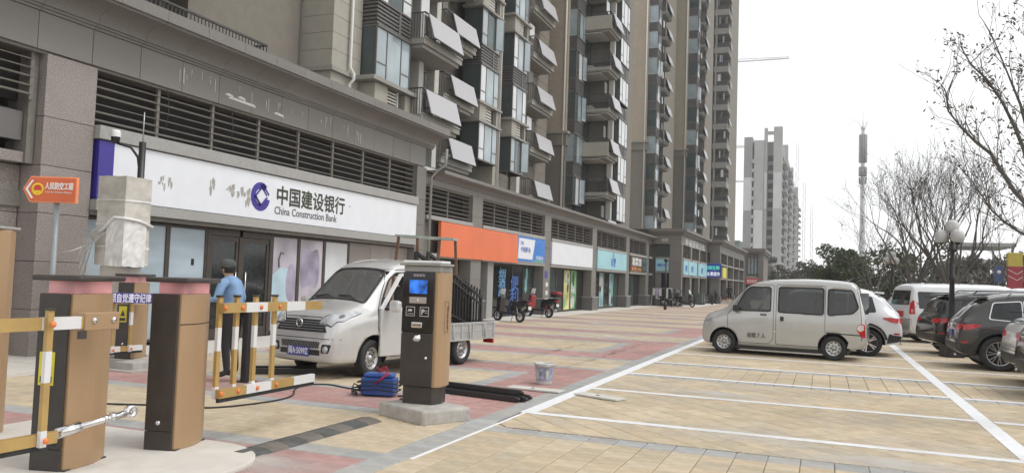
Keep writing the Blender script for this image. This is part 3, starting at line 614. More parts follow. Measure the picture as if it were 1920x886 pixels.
def balcony_mesh(y0, y1, d, post=.12, railx=0.):
    s = MB(); s.box(-d, y0, -.22, 0, y1, 0).box(-d, y0 + .1, -.36, -.12, y1 - .1, -.22).box(-.02, y0, 0, .04, y1, .06)
    r = MB(); h = 1.0
    r.box(-.06, y0 + .04, h, 0, y1 - .04, h + .05).box(-.045, y0 + .04, .1, -.015, y1 - .04, .13).box(-.045, y0 + .04, h - .2, -.015, y1 - .04, h - .17)
    n = max(2, int((y1 - y0) / post))
    for i in range(n + 1):
        y = y0 + .05 + (y1 - y0 - .1) * i / n; r.box(-.04, y - .01, .06, -.02, y + .01, h)
    for yy in (y0 + .04, y1 - .07):
        r.box(-d, yy, h, -.06, yy + .03, h + .05); m_ = max(2, int(d / post))
        for i in range(1, m_): r.box(-d * i / m_, yy, .0, -d * i / m_ - .02, yy + .02, h)
    return s.mesh('balcony', 'slab'), r.mesh('railing', 'rail')
def solar_mesh(w, h=1.0, tilt=.27):
    m = MB(); m.prism([(0, 0), (w, 0), (w, h), (0, h)], lambda a, b: (.33 - b * tilt, a, b * .95), lambda a, b: (.37 - b * tilt, a, b * .95 + .01)); b = MB()
    b.bar((0, .1, .9), (.31, .1, .02), .03)
    return m.mesh('solar_panel', 'solar'), b.mesh('bracket', 'rail')
def balconies(tw, y0, y1, x, zs, d, panel=None, back='dark', wallm='wall_grey', glaz=True, heads=True):
    sl, rl = balcony_mesh(y0, y1, d); sp = solar_mesh(panel[1] - panel[0]) if panel else None
    for k, z in enumerate(zs):
        o = link('balcony', sl, tw, (x, 0, z)); link('railing', rl, o)
        if panel:
            q = link('solar_panel', sp[0], o, (0, panel[0], .02)); link('bracket', sp[1], o, (0, panel[0], .02)); link('bracket', sp[1], o, (0, panel[1] - .2, .02))
        # back wall with a sliding door
        if glaz:
            b = MB(); b.box(-.05, y0 + .3, 0, 0, y0 + .36, 2.2).box(-.05, (y0 + y1) / 2 - .03, 0, 0, (y0 + y1) / 2 + .03, 2.2).box(-.05, y1 - .5, 0, 0, y1 - .44, 2.2).box(-.05, y0 + .3, 2.2, 0, y1 - .44, 2.27)
            dd = b.build('balcony_door', 'bronze', tw, (x - d, 0, z)); bx('pane', (-.03, y0 + .36, 0, -.02, y1 - .5, 2.2), 'pane_side', dd)
        if random.random() < .7:
            bx('clothes', (-.5, y0 + .5, 1.2, -.46, y0 + .5 + random.uniform(.4, .9), 2.0), random.choice(['white_paint', 'stone', 'poster_blue', 'pane_pale']), o)
        if random.random() < .7:
            acu = bx('air_conditioner', (-d + .1, y1 - 1.1, .05, -d + .5, y1 - .3, .62), 'render_white', o)
GF = 2.85
# ---- tower one, right above the bank and the first shops
t1 = thing('apartment_tower', 'nearest apartment tower, brownish grey, with glazed bays and white panels on balconies', 'building', (0, 0, 0))
ZT = 30
w = MB(); coursed(w, -24, 4, -18.0, 22.3, 6.6, ZT); coursed(w, -24, 22.3, -17.3, 49, 4.9, ZT)
coursed(w, -18.0, 4, -16.6, 13.0, 6.6, ZT); w.build('wall', 'wall_grey', t1)
pier = MB(); coursed(pier, -17.28, 22.5, -15.84, 24.28, 8.75, ZT); pier.build('pier', 'wall_beige', t1)
bx('pier_base', (-17.28, 22.54, 6.6, -15.88, 24.28, 8.6), 'wall_beige', t1); bx('string_course', (-17.3, 22.4, 8.6, -15.74, 24.3, 8.75), 'slab', t1)
bx('wall', (-17.3, 24.28, 6.6, -16.6, 26.9, ZT), 'wall_grey', t1)
pole_pipe(t1, -15.74, 23.5, 6.63, ZT, kink=8.35)
RP = lambda: tuple(random.choice(['pane_tower', 'pane_tower', 'pane_pale', 'glass_green', 'pane_side']) for _ in range(3))
for k in range(7): bay_unit(t1, 24.32, -15.22, 8.85 + GF * k, 2.5, 1.4, panes=('pane_tower',) * 3 if k < 1 else RP())
# ledge with boxes under the first bay
bx('ledge', (-16.6, 23.9, 8.62, -15.0, 27.2, 8.77), 'slab', t1); bx('panel', (-16.6, 24.3, 6.65, -15.2, 25.2, 8.6), 'wall_beige', t1); bx('panel', (-16.6, 26.5, 6.65, -15.2, 27.2, 8.6), 'wall_beige', t1)
l = MB()
for j in range(9): l.box(-15.35, 25.2, 7.5 + j * .12, -15.3, 26.0, 7.56 + j * .12)
l.box(-15.35, 26.0, 7.4, -15.25, 26.07, 8.6); l.build('louver', 'render_white', t1)
bx('panel', (-17.3, 26.9, 14, -16.9, 31.2, ZT), 'wall_grey', t1)
# left balcony just above the bank roof
bx('wall', (-18.0, 17.2, 6.6, -17.1, 22.3, ZT), 'wall_grey', t1)
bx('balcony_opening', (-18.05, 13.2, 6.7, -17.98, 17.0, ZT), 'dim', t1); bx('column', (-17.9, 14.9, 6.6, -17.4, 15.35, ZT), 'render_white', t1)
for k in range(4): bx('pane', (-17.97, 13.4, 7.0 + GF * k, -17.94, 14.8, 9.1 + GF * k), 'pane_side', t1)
sl, rl = balcony_mesh(8.0, 17.0, 1.6)
link('railing', rl, t1, (-14.0, 0, 6.66))
for k in range(1, 5): o = link('balcony', sl, t1, (-15.8, 0, 6.9 + GF * k)); link('railing', rl, o)
# balconies A, B, C
bx('column', (-16.2, 28.6, 5, -15.8, 29.0, ZT), 'render_white', t1)
balconies(t1, 26.85, 30.3, -14.65, [4.95, 7.95, 10.95, 13.95, 16.8, 19.6], 2.4, (27.0, 29.7))
balconies(t1, 31.2, 34.5, -15.95, [6.95, 9.8, 12.65, 15.5, 18.35, 21.2], 1.5, (31.7, 34.2))
bx('column', (-16.4, 30.4, 4.5, -16.0, 30.8, ZT), 'render_white', t1)
ns = ('pane_pale', 'pane_tower', 'pane_tower')
for k in range(-1, 7):
    bay_unit(t1, 34.85, -15.8, 10.33 + GF * k, 2.3, 1.0, panes=random.choice([ns, RP()]), ledge=k in (-1, 1, 4)); bay_unit(t1, 39.1, -15.8, 10.33 + GF * k, 2.1, 1.0, panes=random.choice([('pane_pale', 'pane_tower', 'pane_pale'), RP()]), skin='bronze', ledge=k in (-1, 1, 4))
bx('wall', (-17.3, 37.16, 4.9, -16.0, 38.0, ZT), 'wall_beige', t1); pole_pipe(t1, -15.9, 37.6, 5.2, ZT)
balconies(t1, 43.4, 47.2, -16.3, [6.6, 9.45, 12.3, 15.15, 18.0, 20.85], 1.0, (44.0, 46.8)); bx('column', (-17.2, 42.6, 4.9, -16.8, 43.1, ZT), 'render_white', t1)
# ---- the towers behind: each has a tan gable towards the camera, glazed bay, balconies
def tower(label, yg, xa, xg, xb, xf, depth, fh, z0, zt, band, lower='wall_grey', first=0., pale=True):
    """yg gable plane; xa..xg gable; bay to xb on the corner; balconies out to xf."""
    t = thing('apartment_tower', label, 'building', (0, 0, 0))
    g = MB(); coursed(g, xa, yg, xg, yg + depth, 4.9, band); g.build('wall', lower, t)
    g = MB(); coursed(g, xa, yg, xg, yg + depth, band + .8, zt); g.build('wall', 'wall_tan', t)
    bx('string_course', (xa, yg - .15, band, xg + .12, yg + depth, band + .8), 'wall_grey', t)
    bx('ledge', (xa, yg - .3, band + .8, xg + .25, yg + depth, band + .95), 'slab', t)
    pole_pipe(t, xg - .15, yg - .09, 5, zt, r=.07)
    k = 0; z = z0
    while z < zt - 3:
        bay_unit(t, yg + .3, xb, z, 1.9, xb - xg + .4, fh=fh, panes=random.choice([('pane_side', 'pane_pale', 'pane_tower'), ('pane_side', 'pane_tower', 'pane_tower')]), side=random.choice(['pane_side', 'glass_green', 'pane_side', 'pane_tower']))
        z += fh
    return t
t2 = tower('second apartment tower, tan gable with deep balconies turned to the street corner', 50.0, -26, -16.3, -15.75, -13.9, 12, GF, 6.85, 34, 10.7)
zs = [4.95, 7.8, 10.5, 13.6, 16.5, 19.35, 22.2, 25.05, 27.9]
bx('wall', (-16.3, 54.9, 4.9, -14.6, 61.9, 34), 'wall_grey', t2)
balconies(t2, 52.2, 54.9, -13.95, zs, 2.2, (52.5, 54.7), glaz=False)
bx('back_wall', (-16.29, 52.0, 4.9, -16.1, 54.9, 34), 'pane_side', t2); bx('column', (-14.6, 54.5, 4.9, -14.25, 54.85, 34), 'render_white', t2)
for z in zs: bx('ceiling', (-16.1, 52.3, z - .4, -14.6, 54.4, z - .3), 'render_white', t2); bay_unit(t2, 55.2, -13.95, z + 1.2, 2.6, .7, panes=('pane_pale', 'pane_pale', 'pane_pale'))
for z in (10.5, 19.35): bx('solid_parapet', (-16.0, 52.15, z - .2, -13.9, 52.22, z + .75), 'wall_beige', t2)
t3 = tower('third apartment tower, tan gable rising behind the wing roof', 83.0, -30, -18.0, -17.0, -16.3, 12, GF, 4.2, 46, 15.9)
zs = [3.2 + GF * i for i in range(15)]
balconies(t3, 85.4, 88.4, -16.5, zs, 1.4, (85.7, 88.2)); bx('wall', (-18, 88.4, 4.9, -17.2, 95, 46), 'wall_grey', t3)
t4 = tower('fourth apartment tower, wide tan gable left of the dark end tower', 97.0, -30, -16.05, -14.9, -13.9, 12, GF, 4.6, 54, 17.3)
zs = [3.4 + GF * i for i in range(18)]
balconies(t4, 99.4, 102.2, -14.4, zs, 1.6, (99.6, 102.0)); bx('wall', (-16.05, 102.2, 4.9, -14.6, 109, 54), 'wall_grey', t4)
t5 = tower('last apartment tower of the row, dark balconies against the white sky', 118.0, -30, -16.0, -15.75, -13.6, 14, GF, 4.6, 66, 15.5, lower='wall_grey')
zs = [5.2 + GF * i for i in range(21)]
sl5 = MB().box(-2.1, 0, -.5, 0, 3.6, .35).mesh('balcony', 'slab')
for i, z in enumerate(zs):
    o = link('balcony', sl5, t5, (-13.6, 118.0, z)); bx('railing', (-.06, 0.05, .35, -.02, 3.55, 1.0), 'rail', o); bx('railing', (-2.0, 0.05, .35, -.06, .09, 1.0), 'rail', o)
    bx('back_wall', (-2.1, .8, .35, -1.9, 3.6, 2.4), random.choice(['pane_side', 'dim', 'glass_green']), o); bx('column', (-1.95, .0, .35, -1.7, .3, 2.36), 'slab', o)
    for q in range(random.randrange(1, 3)): a = random.uniform(-1.6, -.5); bx('clothes', (a, .25, 1.0, a + random.uniform(.12, .4), .3, 2.1), random.choice(['white_paint', 'pane_pale', 'poster_blue', 'frame_brown', 'stone']), o)
    sp = solar_mesh(2.2); link('solar_panel', sp[0], o, (0, .8, .3)) if i % 2 else None
bx('wall', (-16, 121.6, 4.9, -13.7, 132, 66), 'wall_grey', t5)
# ---- low corner building at the end of the shops
cb = thing('corner_building', 'two storey brown corner building with flat overhanging roof at the street end', 'building', (0, 0, 0))
bx('wall', (-16, 110.4, 0, -7.9, 122, 6.4), 'wall_grey', cb); bx('roof', (-16.4, 109.6, 6.4, -7.4, 122.4, 6.85), 'stone', cb); bx('roof_edge', (-16.2, 109.8, 6.2, -7.6, 122.2, 6.399), 'granite_slab', cb)
for x in (-12.4, -10.2, -7.95): bx('column', (x - .3, 110.0, 0, x + .3, 110.6, 6.2), 'granite_slab', cb)
for i in range(4):
    x = -9.7 + i * .42; o = bx('window', (x, 110.3, 3.4, x + .36, 110.4, 5.6), 'frame_brown', cb); bx('pane', (x + .04, 110.28, 3.45, x + .32, 110.3, 5.55), 'pane_tower', o)
bx('ledge', (-12.1, 110.1, 2.9, -8.3, 110.4, 3.1), 'stone_pale', cb); bx('doorway', (-9.9, 110.35, 0, -8.3, 110.39, 2.0), 'pane_dark', cb)
s = signS('dark red sign with white lettering on the corner building', -9.9, -8.25, 110.0, 2.1, 2.85, 'ink_red'); text('便民超市', .5, 'ink_white', s, (.15, -.002, .18), SOUTH, bold=.01, width=1.3)
# ================================================================ VEHICLES
mm('rim_steel', (.50, .50, .50), .35, .8, var=.15, scale=20); mm('rim_alloy', (.62, .62, .63), .25, .9, var=.05)
mm('glass_car', (.022, .024, .025), .04, var=.6, scale=2.2, spec=.55); mm('glass_screen', (.17, .175, .175), .06, var=.6, scale=1.6, spec=.7, detail=1)  # noise in the base colours paints mottled reflections into the opaque glass
mm('trim_black', (.028, .028, .03), .5, var=.1); mm('lamp_glass', (.50, .51, .52), .1, .35, var=.22, scale=9, spec=.8); mm('lamp_red', (.50, .015, .02), .15, var=.4, scale=12, spec=.7); mm('lamp_clear', (.7, .62, .6), .12, var=.2, spec=.8)
mm('plate_blue', (.07, .09, .34), .4, var=.1); mm('ink_plate', (.75, .76, .78), .4)
mm('seam', (.035, .034, .033), .7); mm('cabin', (.20, .195, .185), .8, var=.15); mm('seat_cloth', (.17, .165, .16), .9, var=.15)
def paint(k, col, metal=.35, rough=.3, dirt=.15, dc=(.30, .28, .25)): mm(k, col, rough * .8, metal, var=.03, scale=1.5, coat=.8, dirt=dirt, dirtcol=dc, dscale=1.8)
paint('paint_silver', (.60, .595, .585), .3, .28, .25, (.42, .40, .37)); paint('paint_grey_silver', (.49, .49, .475), .3, .3, .3, (.39, .375, .345)); paint('paint_white', (.74, .75, .77), 0, .25, .12, (.6, .58, .55))
paint('paint_dark', (.055, .053, .05), .4, .3, .2, (.12, .11, .1)); paint('paint_black', (.014, .014, .015), .1, .22, .12, (.06, .055, .05)); paint('paint_black_green', (.03, .033, .03), .2, .22, .1, (.08, .075, .07))
def pchip(xs, ys, x):
    if x <= xs[0]: return ys[0]
    if x >= xs[-1]: return ys[-1]
    i = max(k for k in range(len(xs) - 1) if xs[k] <= x); h = xs[i + 1] - xs[i]; t = (x - xs[i]) / h
    def sl(k):
        if k <= 0 or k >= len(xs) - 1:
            a, b = (0, 1) if k <= 0 else (len(xs) - 2, len(xs) - 1); return (ys[b] - ys[a]) / (xs[b] - xs[a])
        d0 = (ys[k] - ys[k - 1]) / (xs[k] - xs[k - 1]); d1 = (ys[k + 1] - ys[k]) / (xs[k + 1] - xs[k])
        return 0 if d0 * d1 <= 0 else 2 * d0 * d1 / (d0 + d1)
    m0, m1 = sl(i), sl(i + 1)
    return ys[i] * (1 + 2 * t) * (1 - t) ** 2 + h * m0 * t * (1 - t) ** 2 + ys[i + 1] * t * t * (3 - 2 * t) + h * m1 * t * t * (t - 1)
class Shell:
    """Lofted body: stations (x, zb, zs, zt, ws, wt), nose at +x. plan rounding rf / rr (front, rear)."""
    def __init__(s, st, rf=(.5, .16), rr=(.4, .1), wb=.93, crown=.03, rnd=.10):
        s.st = sorted(st); s.xs = [a[0] for a in s.st]; s.rf, s.rr, s.wb, s.crown, s.rnd = rf, rr, wb, crown, rnd
        s.x0, s.x1 = s.xs[0], s.xs[-1]; s._c = {}
    def ring(s, x):
        k = round(x, 4)
        if k in s._c: return s._c[k]
        zb, zs, zt, ws, wt = [pchip(s.xs, [a[i] for a in s.st], x) for i in range(1, 6)]
        f = 1.
        d = s.x1 - x
        if d < s.rf[0]: f -= s.rf[1] * (1 - d / s.rf[0]) ** 2
        d = x - s.x0
        if d < s.rr[0]: f -= s.rr[1] * (1 - d / s.rr[0]) ** 2
        ws *= f; wt *= f; zs = min(zs, zt - .02); hh = zs - zb; r = min(s.rnd, (zt - zs) * .5)
        p = [(0, zb), (ws * s.wb * .9, zb), (ws * s.wb, zb + .04), (ws * .985, zb + hh * .35), (ws, zb + hh * .7), (ws * .985, zs), (wt + (ws - wt) * .08, zt - r * 1.1), (wt * .93, zt - r * .25), (wt * .6, zt + s.crown * .6), (0, zt + s.crown)]
        for _ in range(2):
            q = [p[0]]
            for a, b in zip(p, p[1:]): q += [(a[0] * .75 + b[0] * .25, a[1] * .75 + b[1] * .25), (a[0] * .25 + b[0] * .75, a[1] * .25 + b[1] * .75)]
            p = q + [p[-1]]
        s._c[k] = p; return p
    def side(s, x, z):                                        # half width at height z
        p = s.ring(min(max(x, s.x0), s.x1)); best = 0
        for a, b in zip(p, p[1:]):
            if (a[1] - z) * (b[1] - z) <= 0 and a[1] != b[1]: best = max(best, a[0] + (b[0] - a[0]) * (z - a[1]) / (b[1] - a[1]))
        return best
    def top(s, x, y):
        p = s.ring(min(max(x, s.x0), s.x1)); y = abs(y); best = -1
        for a, b in zip(p, p[1:]):
            if (a[0] - y) * (b[0] - y) <= 0 and a[0] != b[0]: best = max(best, a[1] + (b[1] - a[1]) * (y - a[0]) / (b[0] - a[0]))
        return best if best > 0 else p[-1][1]
    def inside(s, x, y, z): return s.x0 <= x <= s.x1 and abs(y) <= s.side(x, z)
    def end(s, y, z, front=True):
        a = s.x1 if front else s.x0; xm = (s.x0 + s.x1) / 2; b = a; st = (xm - a) / 40
        if s.inside(a, y, z): return a
        for _ in range(40):
            b = a + st
            if s.inside(b, y, z): break
            a = b
        for _ in range(14):
            m = (a + b) / 2
            if s.inside(m, y, z): b = m
            else: a = m
        return b
    def body(s, name, m, parent, arches=(), n=56, cutters=()):
        mb = MB(); xs = [s.x0 + (s.x1 - s.x0) * (.5 - .5 * cos(pi * i / n)) for i in range(n + 1)]
        rows = []
        for x in xs:
            p = s.ring(x); rows.append([(x, a, b) for a, b in p] + [(x, -a, b) for a, b in p[-2:0:-1]])
        k = len(rows[0]); vs = [q for r in rows for q in r]
        fs = [(i * k + j, (i + 1) * k + j, (i + 1) * k + (j + 1) % k, i * k + (j + 1) % k) for i in range(n) for j in range(k)]
        mb.add(vs, fs, True); mb.add([], []); o0 = 0
        mb.f += [tuple(range(k)), tuple(range(n * k, n * k + k))[::-1]]; mb.sm += [True, True]; mb.mi += [0, 0]; mb.col += [None, None]
        me = mb.mesh(name, m); o = link(name, me)
        bm = bmesh.new(); bm.from_mesh(me); bmesh.ops.recalc_face_normals(bm, faces=bm.faces); bm.to_mesh(me); bm.free()
        cut = []
        for (x, z, r, w) in arches:
            c = MB(); c.lathe([(0, -1.5), (r, -1.5), (r, 1.5), (0, 1.5)], 40, Matrix.Translation((x, 0, z)) @ Matrix.Rotation(pi / 2, 4, 'X'), False)
            cm = c.mesh('cut', 'trim_black'); bm = bmesh.new(); bm.from_mesh(cm); bmesh.ops.remove_doubles(bm, verts=bm.verts, dist=1e-5); bmesh.ops.recalc_face_normals(bm, faces=bm.faces); bm.to_mesh(cm); bm.free()
            cut.append(cm)
        for c in cutters:
            cm = c.mesh('cut', 'cabin'); bm = bmesh.new(); bm.from_mesh(cm); bmesh.ops.recalc_face_normals(bm, faces=bm.faces); bm.to_mesh(cm); bm.free(); cut.append(cm)
        for i, cm in enumerate(cut):
            co = bpy.data.objects.new('cut', cm); COL.objects.link(co); mo = o.modifiers.new('b', 'BOOLEAN'); mo.operation = 'DIFFERENCE'; mo.object = co; mo.solver = 'EXACT'; mo.material_mode = 'TRANSFER'; cut[i] = co
        if cut:
            bpy.context.view_layer.update()
            dg = bpy.context.evaluated_depsgraph_get(); nm = bpy.data.meshes.new_from_object(o.evaluated_get(dg), depsgraph=dg); o.modifiers.clear(); o.data = nm; nm.name = name
            for f in nm.polygons:
                f.use_smooth = True
            for co in cut: bpy.data.objects.remove(co)
            bw = max(p[0] for p in s.ring((s.x0 + s.x1) / 2))
            for (x, z, r, w) in arches:                        # dark liners inside the arches, and the floor between
                for sg in (1, -1):
                    L = MB().lathe([(r - .004, bw - .05), (r - .004, bw - .42), (0, bw - .42)], 32, Matrix.Translation((x, 0, z)) @ Matrix.Rotation(-pi / 2 * sg, 4, 'X'), True)
                    L.f = [f for f in L.f if sum(L.v[i][2] for i in f) / len(f) > z - .04]; L.sm = L.sm[:len(L.f)]; L.mi = L.mi[:len(L.f)]; L.col = L.col[:len(L.f)]
                    L.build('wheel_arch_liner', 'trim_black', parent)
        o.parent = parent
        return o
    def patch(s, poly, kind, off, name, m, parent, sg=1, cell=.09, skirt=.02, front=True):
        """kind side: poly in (x, z) on side sg; end: (y, z); top: (x, y)."""
        def P(a, b, o):
            if kind == 'ring':
                p = s.ring(min(max(a, s.x0), s.x1)); k = min(len(p) - 1.001, b * (len(p) - 1)); i = int(k); t = k - i; y = p[i][0] + (p[i + 1][0] - p[i][0]) * t; z = p[i][1] + (p[i + 1][1] - p[i][1]) * t
                nv_ = Vector((.5, y, max(0, z - .55))).normalized() * o; return (a + nv_.x, sg * (y + nv_.y), z + nv_.z)
            if kind == 'side': return (a, sg * (s.side(a, b) + o), b)
            if kind == 'end': return (s.end(a, b, front) + (o if front else -o), a, b)
            return (a, b, s.top(a, b) + o)
        us = [p[0] for p in poly]; vs = [p[1] for p in poly]; mb = MB(); idx = {}
        def V(a, b):
            k = (round(a, 4), round(b, 4))
            if k not in idx: idx[k] = len(mb.v); mb.v.append(P(a, b, off))
            return idx[k]
        nu = max(1, math.ceil((max(us) - min(us)) / cell)); nv = max(1, math.ceil((max(vs) - min(vs)) / cell))
        du, dv = (max(us) - min(us)) / nu, (max(vs) - min(vs)) / nv
        for i in range(nu):
            for j in range(nv):
                q = clip(poly, min(us) + i * du, min(vs) + j * dv, min(us) + (i + 1) * du, min(vs) + (j + 1) * dv)
                if len(q) < 3 or area(q) < 1e-7: continue
                f = []
                for p in q:
                    v = V(*p)
                    if v not in f: f.append(v)
                if len(f) > 2: mb.f.append(tuple(f)); mb.sm.append(True); mb.mi.append(0); mb.col.append(None)
        if skirt:
            n = len(poly)
            for i in range(n):
                a, b = poly[i], poly[(i + 1) % n]; k = max(1, math.ceil(((a[0] - b[0]) ** 2 + (a[1] - b[1]) ** 2) ** .5 / cell))
                for t in range(k):
                    p = (a[0] + (b[0] - a[0]) * t / k, a[1] + (b[1] - a[1]) * t / k); q = (a[0] + (b[0] - a[0]) * (t + 1) / k, a[1] + (b[1] - a[1]) * (t + 1) / k)
                    mb.add([P(*p, off), P(*q, off), P(*q, off - skirt), P(*p, off - skirt)], [(0, 1, 2, 3)])
        me = mb.mesh(name, m); bm = bmesh.new(); bm.from_mesh(me); bmesh.ops.recalc_face_normals(bm, faces=bm.faces)
        bm.to_mesh(me); bm.free()
        return link(name, me, parent)
def rounded(poly, r=.05, n=3):
    out = []; N = len(poly)
    for i in range(N):
        a, p, b = Vector(poly[i - 1]), Vector(poly[i]), Vector(poly[(i + 1) % N]); da, db = (a - p), (b - p); k = min(r, da.length * .45, db.length * .45)
        p0, p1 = p + da.normalized() * k, p + db.normalized() * k
        for t in range(n + 1):
            u = t / n; q = p0 * (1 - u) ** 2 + p * 2 * u * (1 - u) + p1 * u * u; out.append((q.x, q.y))
    return out
def grow(poly, d): return shrink(poly, -d)
def wheel(parent, x, y, r, w, style, sg, steer=0.):
    """sg = +1 wheel on the left (outside towards +y)."""
    rr = r * (.62 if style == 'steel' else .68)
    tr = [(rr, -w / 2 + .01), (r * .9, -w / 2), (r * .975, -w / 2 + .02), (r, -w / 2 + .045), (r, w / 2 - .045), (r * .975, w / 2 - .02), (r * .9, w / 2), (rr, w / 2 - .01), (rr * .97, w / 2 - .03), (rr * .96, -w / 2 + .02)]
    t = MB().lathe(tr, 32)
    for z in (-.25, 0, .25): t.lathe([(r + .0015, w * z - .006), (r + .0015, w * z + .006)], 32)
    R = (-pi / 2 * sg, 0, steer); o = t.build('wheel', 'rubber', parent, (x, y, r), R)
    rim = MB(); z0 = w / 2 - .03
    if style == 'steel':
        rim.lathe([(rr * .97, z0 + .015), (rr * .9, z0 + .01), (rr * .82, z0 - .03), (rr * .62, z0 - .015), (rr * .5, z0 - .005), (rr * .34, z0 - .04), (rr * .3, z0 - .02), (rr * .22, z0 + .015), (0, z0 + .02)], 24)
        rim.build('rim', 'rim_steel', o)
        h = MB()
        for i in range(10):
            a = 2 * pi * i / 10; h.lathe([(.018, 0), (0, .001)], 6, Matrix.Translation((rr * .7 * cos(a), rr * .7 * sin(a), z0 - .014)))
        for i in range(5):
            a = 2 * pi * i / 5; h.lathe([(.012, 0), (.012, .012), (0, .014)], 6, Matrix.Translation((rr * .42 * cos(a), rr * .42 * sin(a), z0 - .022)))
        stuff(h.build('rim_hole', 'dark', o))
    else:
        rim.lathe([(rr * .99, z0 + .015), (rr * .95, z0 + .012), (rr * .9, z0 - .06), (rr * .88, -.02)], 32); ns = style
        for i in range(ns):
            a = 2 * pi * i / ns
            for da in (-.12, .12):
                c, s2 = cos(a + da * .6), sin(a + da * .6); c2, s3 = cos(a + da * 1.2), sin(a + da * 1.2)
                rim.bar((rr * .15 * c, rr * .15 * s2, z0 - .01), (rr * .96 * c2, rr * .96 * s3, z0), .026, .03)
        rim.lathe([(rr * .24, z0 - .03), (rr * .22, z0 + .01), (0, z0 + .014)], 16)
        rim.build('rim', 'rim_alloy', o); MB().lathe([(rr * .9, -.01), (0, -.01)], 24).build('brake_disc', 'trim_black', o)
    return o
def seam(S, poly, parent, sg=1, kind='side', w=.007, off=.0025, closed=True, front=True):
    mb = MB(); pts = []
    n = len(poly)
    for i in range(n if closed else n - 1):
        a, b = poly[i], poly[(i + 1) % n]; k = max(1, math.ceil(math.dist(a, b) / .07))
        pts += [(a[0] + (b[0] - a[0]) * t / k, a[1] + (b[1] - a[1]) * t / k) for t in range(k)]
    if closed: pts.append(pts[0])
    else: pts.append(poly[-1])
    P = (lambda a, b: (a, sg * (S.side(a, b) + off - .004), b)) if kind == 'side' else (lambda a, b: (S.end(a, b, front) + (off - .004 if front else .004 - off), a, b)) if kind == 'end' else (lambda a, b: (a, b, S.top(a, b) + off - .004))
    mb.tube([P(*p) for p in pts], w, 4); return mb.build('panel_gap', 'seam', parent)
def plate(parent, loc, rz, txt, m='plate_blue', w=.44, h=.14, rx=0):
    p = bx('number_plate', (-.006, -w / 2, -h / 2, .006, w / 2, h / 2), m, parent); p.location = loc; p.rotation_euler = (0, rx, rz)
    if txt: text(txt, h * .86, 'ink_plate', p, (.0065, 0, 0), STREET, bold=.004, width=w * .9, align='CENTER', alignv='CENTER', ext=.002)
    return p
def car(label, loc, heading, S, paintm, wb, r, w, style, group=None, ar=None, track=None, steer=0, cutters=()):
    c = thing('parked_car', label, 'car', loc, heading, group)
    xf, xr = wb; ar = ar or r * 1.2
    S.body('body', paintm, c, [(xf, r + .01, ar, 0), (xr, r + .01, ar, 0)], cutters=cutters)
    hw = max(p[0] for p in S.ring((xf + xr) / 2)); tk = track or hw - w / 2 - .03
    for x in (xf, xr):
        for sg in (1, -1): wheel(c, x, sg * tk, r, w, style, sg, steer if x == xf else 0)
    bx('underbody', (xr - .3, -hw + .12, S.ring(0)[0][1] - .07, xf + .3, hw - .12, S.ring(0)[0][1] + .05), 'trim_black', c)
    return c
# ---- silver minivan: faces -X, its left side towards the camera
SV = Shell([(1.84, .34, .52, .62, .70, .62), (1.81, .27, .66, .82, .735, .64), (1.70, .23, .82, .96, .76, .64), (1.48, .22, .88, 1.04, .775, .64), (1.30, .21, .95, 1.12, .78, .63), (1.0, .21, 1.02, 1.43, .78, .62), (.74, .21, 1.05, 1.68, .78, .61), (.5, .21, 1.06, 1.79, .78, .61), (0, .21, 1.07, 1.86, .78, .62), (-.7, .21, 1.08, 1.88, .78, .62), (-1.3, .22, 1.08, 1.86, .775, .62), (-1.64, .25, 1.08, 1.82, .77, .62), (-1.76, .28, 1.06, 1.70, .765, .62), (-1.88, .32, .98, 1.28, .755, .64), (-1.95, .36, .75, .95, .74, .64), (-1.97, .38, .58, .66, .72, .66)], crown=.02, rnd=.075, rr=(.2, .05), rf=(.32, .09), wb=.97)
vw = {'front_window': [(1.02, 1.09), (.18, 1.09), (.18, 1.66), (.66, 1.66), (.78, 1.56)], 'side_window': [(-.02, 1.08), (-1.02, 1.07), (-1.02, 1.67), (-.02, 1.67)], 'rear_window': [(-1.14, 1.06), (-1.66, 1.12), (-1.79, 1.25), (-1.66, 1.64), (-1.14, 1.66)]}
vcut = [MB().prism(rounded(p, .05), lambda x, z: (x, -1.2, z), lambda x, z: (x, 1.2, z)) for p in vw.values()] + [MB().box(-1.62, -.57, .8, .62, .57, 1.70)]
van = car('silver grey minivan parked across the bays, side door row and dark windows facing us', (-.99, 20.97, 0), pi - .09, SV, 'paint_grey_silver', (1.28, -1.26), .29, .165, 'steel', track=.67, cutters=vcut)
van['category'] = 'van'
